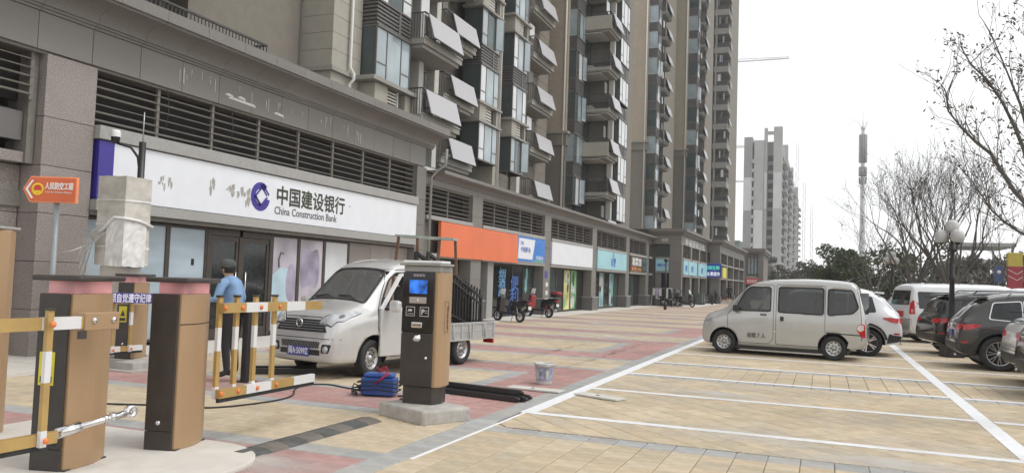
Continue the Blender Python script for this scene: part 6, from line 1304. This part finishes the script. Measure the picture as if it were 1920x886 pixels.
# ================================================================ SCOOTERS
mm('scooter_black', (.015, .015, .016), .25, var=.1, coat=.5); mm('scooter_red', (.28, .015, .02), .25, var=.1, coat=.6); mm('seat_black', (.02, .02, .02), .6); mm('visor', (.45, .47, .48), .15, spec=.8)
def scooter(label, loc, rz, body='scooter_black', box=None, tail='scooter_black', group='scooters by the shop doors', lean=.10):
    s = thing('scooter', label, 'scooter', loc, rz, group); s.rotation_euler = (lean, 0, rz)
    for x in (.62, -.55):
        t = MB().lathe([(.15, -.05), (.2, -.05), (.225, -.03), (.23, 0), (.225, .03), (.2, .05), (.15, .05)], 22); o = t.build('wheel', 'rubber', s, (x, 0, .23), (pi / 2, 0, 0))
        r_ = MB().lathe([(.155, -.03), (.14, .0), (.155, .03)], 20).lathe([(.04, -.05), (.04, .05)], 10)
        for k in range(6): r_.bar((.03 * cos(k * pi / 3), .03 * sin(k * pi / 3), 0), (.15 * cos(k * pi / 3), .15 * sin(k * pi / 3), 0), .025, .02)
        r_.build('rim', 'rim_steel', o)
    MB().prism([(.42, .30), (.40, .95), (.46, .98), (.58, .62), (.56, .36)], lambda x, z: (x, -.17, z), lambda x, z: (x, .17, z)).build('front_shield', body, s, bevel=.04)
    MB().prism([(.46, .62), (.44, 1.0), (.56, 1.0), (.68, .86), (.62, .66)], lambda x, z: (x, -.10, z), lambda x, z: (x, .10, z)).build('headlamp_cowl', body, s, bevel=.035)
    MB().sphere((.645, 0, .84), .06, 10, 8, (.5, 1, .9)).build('headlight', 'lamp_glass', s)
    MB().prism([(.44, .30), (-.18, .28), (-.18, .36), (.44, .38)], lambda x, z: (x, -.15, z), lambda x, z: (x, .15, z)).build('footboard', 'seat_black', s, bevel=.02)
    MB().prism([(-.12, .34), (-.10, .66), (-.30, .76), (-.95, .80), (-.86, .62), (-.55, .50), (-.35, .36)], lambda x, z: (x, -.15, z), lambda x, z: (x, .15, z)).build('tail_body', tail, s, bevel=.05)
    MB().prism([(-.05, .70), (-.12, .80), (-.45, .80), (-.55, .86), (-.92, .86), (-.92, .78), (-.3, .72)], lambda x, z: (x, -.13, z), lambda x, z: (x, .13, z)).build('seat', 'seat_black', s, bevel=.04)
    bx('tail_light', (-.99, -.09, .72, -.94, .09, .78), 'lamp_red', s, bevel=.01); bx('number_plate', (-1.0, -.09, .50, -.985, .09, .63), 'white_paint', s)
    MB().prism([(-.86, .62), (-.98, .62), (-1.0, .48), (-.82, .40)], lambda x, z: (x, -.06, z), lambda x, z: (x, .06, z)).build('rear_mudguard', 'seat_black', s, bevel=.01)
    h = MB().tube([(.62, .09, .23), (.50, .06, .75), (.44, 0, 1.02)], .022, 7).tube([(.62, -.09, .23), (.50, -.06, .75), (.44, 0, 1.02)], .022, 7).tube([(.36, .34, 1.04), (.44, .12, 1.04), (.46, 0, 1.02), (.44, -.12, 1.04), (.36, -.34, 1.04)], .016, 7); h.build('fork_and_handlebar', 'black_metal', s)
    for sg in (1, -1):
        m_ = MB().tube([(.40, sg * .22, 1.04), (.42, sg * .27, 1.2)], .007, 5); m_.build('mirror_stem', 'black_metal', s); MB().sphere((.41, sg * .29, 1.24), .06, 10, 6, (.3, 1.1, .75)).build('mirror', 'black_plastic', s)
        MB().tube([(-.55, sg * .12, .23), (-.45, sg * .14, .58)], .022, 7).build('shock_absorber', 'scooter_red' if body == 'scooter_red' else 'rim_steel', s)
    MB().tube([(-.3, -.14, .3), (-.55, -.16, .3), (-.8, -.17, .36)], [.03, .05, .05], 9).build('muffler', 'rim_steel', s); MB().tube([(-.25, .1, .3), (-.28, .2, .01)], .012, 6).tube([(-.25, -.1, .3), (-.28, -.2, .01)], .012, 6).build('stand', 'black_metal', s)
    MB().prism([(.52, -.16), (.52, .16), (.44, .12), (.44, -.12)], lambda x, y: (x, y, 1.0 if x > .5 else 1.28), lambda x, y: (x - .01, y, 1.0 if x > .5 else 1.28)).build('windshield', 'visor', s)
    if box:
        MB().prism([(-.70, .90), (-1.04, .90), (-1.08, 1.02), (-.66, 1.02)], lambda x, z: (x, -.19, z), lambda x, z: (x, .19, z)).build('top_box', 'scooter_black', s, bevel=.03); bx('top_box_lid', (-1.07, -.19, 1.022, -.66, .19, 1.17), box, s, bevel=.05)
    return s
scooter('black scooter with clear windshield parked nearest, behind the pickup', (-11.45, 28.75, 0), rad(160))
scooter('red and black scooter with a red top box by the shop pier', (-11.9, 33.5, 0), rad(160), 'scooter_red', 'scooter_red', 'scooter_black')
for i, (x, y, a, lb) in enumerate(((-10.6, 60.2, 80, 'black scooter parked by the wing pier beside the slim lamp'), (-9.75, 59.9, -20, 'dark electric bike parked broadside at the wing corner'), (-11.2, 60.5, 60, 'dark bike half hidden behind the clothes rack'), (-9.9, 75.6, 30, 'small dark scooter in front of the far wing pier'))):
    scooter(lb, (x, y, 0.02), rad(a), 'scooter_black')
# clothes rack, bins, stall goods
rk = thing('clothes_rack', 'clothes rack hung with pale and dark clothes beside the slim lamp', 'clothes rack', (-12.1, 59.0, .02), .1)
MB().tube([(0, 0, 0), (.1, 0, 1.35), (1.5, 0, 1.35), (1.6, 0, 0)], .02, 6).tube([(.0, -.3, 0), (.08, 0, 1.2), (.0, .3, 0)], .02, 6).build('frame', 'rim_steel', rk)
for i, (x, c, h) in enumerate(((.2, 'cloth_pale', .5), (.42, 'poster_purple', .75), (.65, 'cloth_pale', .55), (.95, 'cloth_black', .8), (1.15, 'cloth_pale', .7), (1.35, 'cloth_black', .75))): bx('garment', (x - .1, -.12, 1.3 - h, x + .1, .1, 1.3), c, rk, bevel=.03)
for i, (x, y, lb) in enumerate(((-10.05, 69.5, 'dark green rubbish bin by the wing, nearer one'), (-10.05, 70.7, 'dark green rubbish bin by the wing, farther one'))):
    b = thing('rubbish_bin', lb, 'bin', (x, y, .01), 0, 'rubbish bins by the wing'); MB().prism([(-.22, 0), (.22, 0), (.28, .9), (-.28, .9)], lambda a, z: (-.25, a, z), lambda a, z: (.25, a, z)).build('body', 'slat_green', b, bevel=.02); bx('lid', (-.28, -.3, .902, .28, .3, .97), 'slat_green', b, bevel=.02); MB().tube([(.2, -.3, .08), (.2, .3, .08)], .08, 10).build('wheel', 'rubber', b)
mm('fruit_orange', (.62, .26, .06), .6, var=.2); mm('fruit_green', (.4, .45, .15), .6, var=.2)
for i in range(7):
    x, y = -10.6 + i * .42, 77.2 + (i % 3) * .35; cr_ = thing('fruit_crate', ['fruit crate at the left end of the far stall', 'second fruit crate of the far stall', 'third fruit crate of the far stall', 'middle fruit crate of the far stall', 'fifth fruit crate of the far stall', 'sixth fruit crate of the far stall', 'fruit crate at the right end of the far stall'][i], 'crate', (x, y, .01), 0, 'fruit crates of the far stall')
    bx('crate', (-.19, -.14, 0, .19, .14, .3 + .1 * (i % 2)), 'plank', cr_); f = MB()
    for k in range(9): f.sphere((-.13 + .13 * (k % 3), -.09 + .09 * (k // 3), .33 + .1 * (i % 2)), .06, 8, 5)
    stuff(f.build('fruit', 'fruit_orange' if i in (3, 4, 5) else 'fruit_green', cr_))
bo = thing('bollard', 'short black bollard in front of the far wing', 'bollard', (-9.25, 71.5, 0)); MB().lathe([(.09, 0), (.09, .75), (.11, .78), (.08, .88), (0, .9)], 14).build('post', 'black_metal', bo)
sl = thing('slim_lamp', 'slim dark lamp post with a small head, in front of the wing', 'lamp post', (-9.75, 52.1, 0)); MB().tube([(0, 0, 0), (0, 0, .5)], .10, 10).tube([(0, 0, .5), (0, 0, 3.1)], .05, 8).build('pole', 'black_metal', sl); MB().lathe([(.05, 3.1), (.16, 3.2), (.17, 3.26), (.05, 3.34), (0, 3.35)], 14).build('head', 'trim_black', sl)
# ================================================================ GLOBE LAMPS
mm('globe', (.52, .51, .50), .35, var=.06, scale=4, spec=.5)
def globe_lamp(label, x, y, n=4):
    l = thing('globe_lamp', label, 'lamp post', (x, y, 0), .4, 'globe lamps along the car park')
    MB().prism([(-.22, -.22), (.22, -.22), (.22, .22), (-.22, .22)], lambda a, b: (a, b, 0), lambda a, b: (a, b, .32)).lathe([(.17, .32), (.15, .5), (.11, .7), (.12, .74), (.09, .8), (.08, 1.1)], 14).build('base', 'black_metal', l, bevel=.01)
    MB().lathe([(.075, 1.1), (.06, 2.0), (.08, 2.02), (.08, 2.12), (.055, 2.16), (.045, 2.75), (.09, 2.8), (.05, 2.9), (.05, 3.1)], 14).build('pole', 'black_metal', l)
    prof = [(.05, -.02), (.10, .0), (.155, .07), (.175, .16), (.15, .26), (.10, .31), (.06, .33), (0, .335)]
    def globe(p):
        ms = Matrix.Translation(p); g = MB(); vs = []; K = 24
        for r, z in prof:
            for k in range(K): rr = r * (1 - .05 * abs(cos(k * pi / 4 * 1.0)) ** 6); vs.append(ms @ Vector((rr * cos(2 * pi * k / K), rr * sin(2 * pi * k / K), z)))
        g.add(vs, [(i * K + k, i * K + (k + 1) % K, (i + 1) * K + (k + 1) % K, (i + 1) * K + k) for i in range(len(prof) - 1) for k in range(K)], True); return g
    for k in range(n - 1):
        a = 2 * pi * k / (n - 1) + .5; p = (.25 * cos(a), .25 * sin(a), 3.02)
        MB().tube([(.0, 0, 2.8), (.14 * cos(a), .14 * sin(a), 2.78), (.24 * cos(a), .24 * sin(a), 2.88), (p[0], p[1], 3.0)], .018, 6).lathe([(.03, 2.96), (.085, 3.0), (.06, 3.03)], 12, Matrix.Translation((p[0], p[1], 0))).build('arm', 'black_metal', l); globe(p).build('globe', 'globe', l)
    globe((0, 0, 3.28)).build('globe', 'globe', l); MB().lathe([(.05, 3.1), (.09, 3.26), (.06, 3.3)], 12).build('neck', 'black_metal', l)
globe_lamp('nearest black lamp post with a cluster of white tulip globes', 3.12, 23.75)
globe_lamp('second globe lamp, just left of the bare trees', 3.03, 42.6)
globe_lamp('third globe lamp, above the white SUV roof', 3.15, 65.8)
globe_lamp('farthest small globe lamp beside the dark green tree', 2.96, 78.7)
# ================================================================ TREES
mm('bark', (.105, .097, .09), .9, var=.25, scale=9, bump=.5, bscale=25); mm('leaf_dry', (.10, .085, .065), .8, var=.3, rnd=.2); mm('leaf_green', (.07, .09, .04), .7, var=.55, scale=1.4); mm('leaf_dull', (.125, .125, .095), .8, var=.5, scale=1.2); mm('leaf_grey', (.145, .14, .12), .85, var=.45, scale=1.2)
def leaf(mb, p, s, rn):
    a, b = Vector((rn.gauss(0, 1), rn.gauss(0, 1), rn.gauss(0, 1))).normalized(), Vector((rn.gauss(0, 1), rn.gauss(0, 1), rn.gauss(0, 1)))
    b = (b - a * b.dot(a)).normalized(); a *= s; b *= s * .42; p = Vector(p); mb.add([p - a, p + b, p + a, p - b], [(0, 1, 2, 3)])
def grow_branch(mb, lf, p, d, r, L, lev, rn, upb=.12, leafs=.0, ls=.05, minr=.004, spread=.55, kids_=(2, 3)):
    n = 4; pts = [p]; dd = d.normalized()
    for i in range(n):
        dd = (dd + Vector((rn.gauss(0, .13), rn.gauss(0, .13), rn.gauss(0, .08) + upb * .3))).normalized(); pts.append(pts[-1] + dd * L / n)
    r1 = max(minr, r * .62); mb.tube(pts, [r + (r1 - r) * i / n for i in range(n + 1)], 6 if r > .03 else 4 if r > .012 else 3, caps=False)
    if lf is not None and lev <= 1:
        for q in pts[1:]:
            if rn.random() < leafs: leaf(lf, q + Vector((rn.gauss(0, .05), rn.gauss(0, .05), rn.gauss(0, .05))), ls * rn.uniform(.6, 1.3), rn)
    if lev <= 0: return
    for k in range(rn.randint(*kids_)):
        t = rn.uniform(.35, 1.) if k else 1.; i = min(n - 1, int(t * n)); q = pts[i].lerp(pts[i + 1], t * n - i) if t < 1 else pts[-1]
        s = Vector((rn.gauss(0, 1), rn.gauss(0, 1), rn.gauss(0, .6))); s = (s - dd * s.dot(dd)).normalized()
        nd = (dd + s * spread * rn.uniform(.5, 1.2) + Vector((0, 0, upb))).normalized(); grow_branch(mb, lf, q, nd, r1 * (.9 if k == 0 else .7), L * rn.uniform(.62, .85), lev - 1, rn, upb, leafs, ls, minr, spread, kids_)
def bare_tree(label, loc, h, seed, trunk=.12, limbs=5, lev=4, upb=.16, leafs=.10, spread=.5, group='bare trees behind the cars'):
    t = thing('bare_tree', label, 'tree', loc, 0, group); rn = random.Random(seed); a = MB(); th = h * .24
    a.tube([(0, 0, -.05), (.02, 0, th * .5), (0, .03, th)], [trunk * 1.25, trunk, trunk * .9], 9); a.build('trunk', 'bark', t); b, lf = MB(), MB()
    for k in range(limbs):
        an = 2 * pi * k / limbs + rn.uniform(-.4, .4); grow_branch(b, lf, Vector((0, .03, th * rn.uniform(.8, 1.))), Vector((cos(an) * .62, sin(an) * .62, 1)), trunk * .6, h * .30, lev, rn, upb, leafs, .06, .0055, spread)
    b.build('branches', 'bark', t); stuff(lf.build('leaves', 'leaf_dry', t)); return t
bare_tree('bare vase shaped tree, left one of the pair behind the parked cars', (3.9, 41.5, 0), 7.6, 3, limbs=9, lev=5); bare_tree('bare vase shaped tree right behind the nearest globe lamp', (5.25, 40.0, 0), 7.6, 8, limbs=9, lev=5)
bare_tree('smaller bare tree at the far left of the tree row', (2.9, 52.0, 0), 6.5, 21, trunk=.09); bare_tree('bare tree far right behind the parked cars', (9.6, 48.0, 0), 6.5, 5, trunk=.1)
# big tree at the right whose limbs hang into the picture
bt_ = thing('bare_tree', 'large thinly leaved tree reaching in from the right edge of the photo', 'tree', (3.40, 12.2, 0)); rn = random.Random(2); KS = .70
tr_ = MB(); tr_.tube([(0, 0, -.05), (-.05, .02, .9), (-.25, .05, 1.75)], [.15, .12, .10], 10); tr_.build('trunk', 'bark', bt_)
LM = [[(3.60, 16.6, 2.45), (3.38, 16.5, 2.75), (3.26, 16.38, 2.98), (3.09, 16.26, 3.27), (2.87, 16.14, 3.5), (2.6, 16.02, 3.94), (2.47, 15.9, 4.14), (2.22, 15.78, 4.33), (1.99, 15.66, 4.56), (1.76, 15.54, 4.85), (1.7, 15.42, 5.19)],
      [(3.60, 16.6, 2.45), (3.44, 17.0, 3.18), (3.43, 17.12, 3.45), (3.34, 17.24, 3.89), (3.26, 17.36, 4.44), (3.11, 17.48, 4.95), (2.95, 17.6, 5.41), (2.71, 17.72, 5.9), (2.46, 17.84, 6.23), (2.28, 17.96, 6.67)],
      [(3.60, 16.7, 2.6), (3.58, 17.5, 3.79), (3.48, 17.38, 4.07), (3.3, 17.26, 4.74), (3.16, 17.14, 5.25), (2.99, 17.02, 5.65), (2.69, 16.9, 6.44)],
      [(3.75, 17.2, 2.5), (3.65, 18.0, 2.75), (3.35, 18.12, 2.91), (3.1, 18.24, 3.13), (2.91, 18.36, 3.36), (2.57, 18.48, 3.98), (2.34, 18.6, 4.33)],
      [(3.75, 17.2, 2.5), (3.8, 18.5, 4.4), (3.7, 18.38, 5.46), (3.61, 18.26, 6.63), (3.56, 18.14, 7.36), (3.57, 18.02, 8.19)],
      [(3.75, 17.2, 2.5), (4.3, 17.6, 4.4), (4.7, 17.9, 6.0), (5.0, 18.0, 7.5)], [(3.75, 17.2, 2.5), (4.5, 16.6, 3.9), (5.3, 16.2, 5.4), (5.8, 16, 7)], [(3.75, 17.2, 2.5), (3.9, 16.2, 4.0), (3.95, 15.4, 5.5), (4.0, 15, 7)]]
br, lv_ = MB(), MB()
for li, lm in enumerate(LM):
    pts = [Vector((x * KS - 3.25, y * KS - 12.2, (z - H_) * KS + H_)) for x, y, z in lm]; pts[0] = Vector((-.25, .05, 1.70)); n = len(pts); r0 = .040 if li < 3 else .028
    br.tube(pts, [r0 * (1 - .82 * i / (n - 1)) for i in range(n)], 7, caps=False)
    for i in range(1, n):
        for k in range(2 if i < 3 else 3):
            q = pts[i - 1].lerp(pts[i], rn.random()); d = (pts[i] - pts[i - 1]).normalized(); s = Vector((rn.gauss(-.2, 1), rn.gauss(0, 1), rn.gauss(.5, .7)))
            grow_branch(br, lv_, q, (d + s * .5).normalized(), .008, rn.uniform(.2, .45), 2, rn, .1, .55 if li in (1, 2, 4) else .28, .032, .0028, .6, (1, 3))
br.build('branches', 'bark', bt_); stuff(lv_.build('leaves', 'leaf_dry', bt_))
def leafy_tree(label, loc, h, w, m, seed, trunk_h=.25, n=2600, s=.16, group=None, lumps=14):
    t = thing('leafy_tree', label, 'tree', loc, 0, group); rn = random.Random(seed); a = MB(); a.tube([(0, 0, -.05), (.03, 0, h * trunk_h), (0, 0, h * .6)], [w * .035 + .04, w * .03 + .03, .03], 8)
    L = []
    for k in range(lumps):
        an = rn.uniform(0, 2 * pi); zz = rn.uniform(trunk_h * .9, .95); rr = w * .5 * sqrt(max(0, 1 - ((zz - .58) / .45) ** 2)) * rn.uniform(.3, .85); p = Vector((rr * cos(an), rr * sin(an), h * zz)); L.append((p, w * rn.uniform(.14, .24))); a.tube([(0, 0, h * trunk_h), tuple(p * .5 + Vector((0, 0, h * trunk_h * .5))), tuple(p)], [.05, .03, .012], 5, caps=False)
    a.build('trunk', 'bark', t); c = MB()
    for k in range(n):
        p, r = rn.choice(L); v = Vector((rn.gauss(0, 1), rn.gauss(0, 1), rn.gauss(0, 1))).normalized() * r * rn.random() ** .33; leaf(c, p + Vector((v.x, v.y, v.z * .8)), s * rn.uniform(.6, 1.4), rn)
    c.build('crown', m, t); return t
leafy_tree('round dark green tree behind the minivan roof', (.75, 60.0, 0), 4.75, 3.7, 'leaf_green', 1, lumps=26, n=5200, s=.13)
for i, (x, y, h, w, m, lb) in enumerate(((2.6, 70, 4.6, 3.0, 'leaf_dull', 'dull green tree just right of the round dark tree'), (4.0, 62, 4.9, 3.6, 'leaf_green', 'dark green tree behind the second globe lamp'), (6.4, 66, 4.4, 3.6, 'leaf_dull', 'dull green tree behind the bare pair'), (8.6, 60, 4.2, 3.8, 'leaf_grey', 'greyish bushy tree left of the red and yellow pillar'), (10.4, 58, 4.0, 3.4, 'leaf_grey', 'greyish bushy tree behind the blue sign'), (13.4, 60, 4.4, 4.2, 'leaf_dull', 'dull green tree at the right edge behind the pillar'), (-1.2, 92, 4.6, 3.4, 'leaf_dull', 'pale green tree left of the round dark tree'), (-3.6, 100, 4.8, 3.8, 'leaf_grey', 'greyish tree in front of the unfinished tower'), (-5.4, 104, 5.6, 3.4, 'leaf_dull', 'tree beside the corner building'), (1.6, 96, 5.2, 4.0, 'leaf_grey', 'grey green tree far behind the farthest globe lamp'), (16, 75, 5.5, 5, 'leaf_grey', 'far grey tree in front of the flat roofed stand'), (11, 84, 5.4, 5, 'leaf_dull', 'far dull tree left of the flat roofed stand'))):
    leafy_tree(lb, (x, y, 0), h, w, m, 30 + i, n=1700, s=.17, group='trees beyond the car park')
hd_ = MB(); rn = random.Random(77)
for k in range(9000):
    x = rn.uniform(-3, 40); y = 64 + rn.uniform(-1.2, 1.2) + max(0, x) * .25; leaf(hd_, (x, y, rn.uniform(.05, 1.5 + .25 * sin(x * 1.7))), rn.uniform(.08, .2), rn)
tag(stuff(hd_.build('hedge', 'leaf_dull')), 'low dull green hedge beyond the parked cars', 'hedge')
wd = MB()
for k in range(9000):
    x = rn.uniform(-30, 150); y = 210 + rn.uniform(-8, 8); leaf(wd, (x, y, rn.uniform(.2, 7.0 + 2 * sin(x * .21) + 1.2 * sin(x * .83))), rn.uniform(.5, 1.1), rn)
tag(stuff(wd.build('far_wood', 'leaf_grey')), 'far low belt of grey green trees along the horizon', 'wood')
# ================================================================ FAR BUILDINGS, MAST, CRANES
mm('concrete_far', (.42, .415, .405), .9, var=.06, scale=.3, dirt=.3, dirtcol=(.30, .295, .29), dscale=.12); mm('concrete_far_pale', (.60, .60, .59), .9, var=.05, scale=.5); mm('concrete_far_dark', (.30, .295, .285), .9, var=.08, scale=.3); mm('net_green', (.16, .19, .17), .9, var=.3, scale=.5)
def far_tower(label, y, dz, x0=-24.6, first=True):
    t = thing('unfinished_tower', label, 'building', (0, 0, 0)); H = dz
    def b(nm, a, c, z0, z1, y0, y1, m): bx(nm, (a, y0, z0, c, y1, z1), m, t)
    b('wing', x0, -22.0, 0, 49.5 * H, y, y + 16, 'concrete_far_dark'); b('core', -22.0, -13.2, 0, 48.2 * H, y + 2.5, y + 22, 'concrete_far_dark'); b('pier', -21.4, -18.5, 0, 48.3 * H, y - .5, y + 2.49, 'concrete_far'); b('pier', -18.48, -17.5, 0, 52.3 * H, y + .2, y + 2.49, 'concrete_far'); b('pier', -15.6, -13.0, 0, 52.5 * H, y - .3, y + 2.49, 'concrete_far'); b('roof_beam', -17.5, -15.6, 50.2 * H, 51.2 * H, y + .3, y + 1.2, 'concrete_far')
    if first: b('plaster_patch', x0 + .1, -22.1, 26, 36.5, y - .06, y - .005, 'concrete_far_pale'); b('plaster_patch', -18.4, -17.55, 26.5, 38, y + .1, y + .19, 'concrete_far_pale'); b('plaster_patch', -15.5, -13.1, 26.5, 38, y - .4, y - .31, 'concrete_far_pale'); b('plaster_patch', -21.3, -18.6, 0, 26, y - .56, y - .51, 'concrete_far_pale')
    bal = MB().box(0, 0, -.2, 1.0, 1.4, .9).mesh('balcony', 'concrete_far'); win = MB().box(0, 0, 0, 1.5, .1, 1.8).mesh('window', 'dark'); sl = MB().box(0, 0, 0, 1.3, 5.0, .35).box(0, 0, .35, .1, 5.0, 1.1).mesh('floor_slab', 'concrete_far'); op = MB().box(0, 0, 0, .1, 4.0, 1.7).mesh('opening', 'dark')
    for k in range(1, int(47 * H / 2.95)):
        z = k * 2.95; link('balcony', bal, t, (-22.1, y - .7, z)); link('window', win, t, (-17.3, y + 2.35, z + .6))
        for q in range(3): link('floor_slab', sl, t, (-13.1, y + 3.5 + q * 6.2, z)); link('opening', op, t, (-13.15, y + 4 + q * 6.2, z + 1.1))
    return t
far_tower('unfinished grey concrete tower, the nearest of the far row, with a paler plaster band', 260, 1.0)
far_tower('second unfinished tower behind the first, with open floors', 300, 1.02, -22.5, False); far_tower('third unfinished tower wrapped partly in scaffolding', 350, 1.0, -22.5, False); far_tower('fourth unfinished tower at the end of the far row', 410, .98, -22.5, False)
for i, (x, y, h, lb) in enumerate(((-8.6, 262, 47.5, 'thin lattice hoist mast beside the unfinished towers, tallest'), (-6.6, 270, 36, 'thin lattice hoist mast in the middle of three'), (-4.4, 280, 30, 'thin lattice hoist mast, farthest right of three'))):
    m_ = thing('hoist_mast', lb, 'mast', (x, y, 0)); a = MB(); w = .35
    for sx in (-w, w):
        for sy in (-w, w): a.bar((sx, sy, 0), (sx, sy, h), .09)
    k = 0
    while k * 1.5 < h - 1.5: s_ = 1 if k % 2 else -1; a.bar((-w * s_, -w, k * 1.5), (w * s_, -w, k * 1.5 + 1.5), .06).bar((w, -w * s_, k * 1.5), (w, w * s_, k * 1.5 + 1.5), .06); k += 1
    a.build('lattice', 'concrete_far', m_)
gb = thing('netted_building', 'low far block wrapped in dark green building net', 'building', (0, 0, 0)); bx('body', (-23, 185, 0, -16.0, 195, 9.8), 'net_green', gb); bx('upper_block', (-23, 186, 9.8, -18.2, 194, 12.2), 'net_green', gb)
mst = thing('antenna_mast', 'tall white telecom mast with stacked antenna drums and curved arms on top', 'mast', (6.4, 163, 0))
mm('mast_white', (.66, .67, .68), .5, .2); mm('mast_grey', (.30, .31, .32), .6, var=.25, scale=2)
MB().lathe([(.62, 0), (.5, 12), (.42, 22), (.3, 33)], 16).build('pole', 'mast_white', mst); MB().tube([(0, 0, 33), (0, 0, 37.5)], .04, 6).build('lightning_rod', 'mast_white', mst)
for z0, z1 in ((26.0, 31.4), (23.4, 25.2)):
    MB().lathe([(.3, z0), (.68, z0), (.68, z1), (.3, z1)], 18).build('antenna_drum', 'mast_grey', mst); f = MB()
    for k in range(12):
        a = 2 * pi * k / 12; f.bar((.74 * cos(a), .74 * sin(a), z0 + .1), (.74 * cos(a), .74 * sin(a), z1 - .1), .12, .06)
    f.build('antenna_panel', 'mast_white', mst)
for k in range(6):
    a = 2 * pi * k / 6 + .3; MB().bar((.6 * cos(a), .6 * sin(a), 21.9), (.7 * cos(a), .7 * sin(a), 23.2), .3, .15).build('radio_unit', 'mast_grey', mst)
    MB().tube([(.2 * cos(a), .2 * sin(a), 32.3), (1.0 * cos(a), 1.0 * sin(a), 33.9), (2.2 * cos(a), 2.2 * sin(a), 34.3), (3.2 * cos(a), 3.2 * sin(a), 33.9)], .035, 5).build('arm', 'mast_white', mst)
MB().sphere((0, 0, 32.6), .45, 12, 8).build('finial', 'mast_white', mst)
def crane(label, x, y, z, x1, xb):
    c = thing('tower_crane', label, 'crane', (x, y, 0)); a = MB(); w = .7
    for sx in (-w, w):
        for sy in (-w, w): a.bar((sx, sy, 0), (sx, sy, z + 4), .16)
    for k in range(int(z / 3)): s_ = 1 if k % 2 else -1; a.bar((-w * s_, -w, k * 3), (w * s_, -w, k * 3 + 3), .1)
    a.build('mast', 'arm_yellow', c); j = MB(); L = x1 - x; j.bar((xb - x, 0, z), (L, 0, z), .16).bar((xb - x, .9, z), (L, .9, z), .16).bar((0, .45, z + 1.2), (L, .45, z + .6), .14); n = 18
    for k in range(n): t0, t1 = L * k / n, L * (k + .5) / n; j.bar((t0, 0, z), (t1, .45, z + 1.1 - .5 * k / n), .09).bar((t1, .45, z + 1.1 - .5 * k / n), (L * (k + 1) / n, 0, z), .09)
    j.bar((0, .45, z + 5), (L * .6, .45, z + 1.0), .06).bar((0, .45, z + 5), (xb - x, .45, z + .3), .06).bar((0, .45, z), (0, .45, z + 5), .3); j.build('jib', 'concrete_far', c); bx('counterweight', (xb - x, 0, z - 1.6, xb - x + 1.5, .9, z + .2), 'concrete_far', c); return c
crane('far tower crane whose long jib reaches right above the last tower', -42, 300, 85.4, -13.1, -54); crane('far tower crane behind the last tower with only its jib end showing', -44, 325, 57.5, -30.2, -56); crane('lowest far tower crane by the unfinished tower', -46, 332, 44.4, -31.5, -58)
sta = thing('grandstand', 'far low building with a flat canopy roof on thin columns', 'building', (24, 150, 0)); bx('hall', (-4.2, 2, 0, 1.5, 12, 7.6), 'concrete_far', sta); bx('canopy', (-4.6, -2, 9.6, 4.6, 12, 10.2), 'concrete_far', sta); bx('deck', (-4.0, -1, 6.9, 4.6, 10, 7.3), 'concrete_far_pale', sta)
for x in (-4.2, -1.5, 1.5, 4.2): bx('column', (x - .15, -1.2, 0, x + .15, -.9, 9.6), 'concrete_far', sta)
mm('totem_red', (.32, .035, .055), .5); mm('totem_yellow', (.50, .40, .07), .5)
to = thing('totem_sign', 'red and yellow advertising pillar with pale chevron lines at the right edge', 'sign', (8.33, 45, 0)); bx('lower', (0, 0, 0, .62, .35, 3.1), 'totem_red', to, bevel=.02); bx('upper', (0, 0, 3.102, .62, .35, 3.78), 'totem_yellow', to, bevel=.02)
ch = MB()
for z in (2.95, 2.65): ch.bar((-.0, -.012, z), (.38, -.012, z - .22), .02, .05, up=(0, 1, 0)).bar((.38, -.012, z - .22), (.62, -.012, z - .05), .02, .05, up=(0, 1, 0))
ch.build('chevron', 'ink_white', to); mm('sign_sky', (.07, .12, .26), .5)
bs_ = thing('roadside_sign', 'small blue square sign on a post left of the red pillar', 'sign', (7.95, 46.2, 0)); MB().tube([(.2, .05, 0), (.2, .05, 2.4)], .03, 8).build('post', 'post_grey', bs_); bx('board', (0, 0, 2.35, .42, .04, 3.15), 'sign_sky', bs_, bevel=.01); MB().lathe([(.09, 0), (.09, .005), (0, .006)], 14, Matrix.Translation((.21, -.001, 2.85)) @ Matrix.Rotation(pi / 2, 4, 'X')).build('symbol', 'ink_white', bs_)

# ================================================================ HAZE
hz = bpy.data.materials.new('haze'); hz.use_nodes = True; hn = hz.node_tree.nodes; hn.remove(hn['Principled BSDF']); pv = hn.new('ShaderNodeVolumePrincipled'); pv.inputs['Color'].default_value = (.93, .95, .97, 1); pv.inputs['Density'].default_value = .0008; pv.inputs['Anisotropy'].default_value = .2
hz.node_tree.links.new(pv.outputs[0], hn['Material Output'].inputs['Volume']); M['haze'] = hz
stuff(bx('haze', (-260, -320, -1.1, 260, 620, 96), 'haze'))
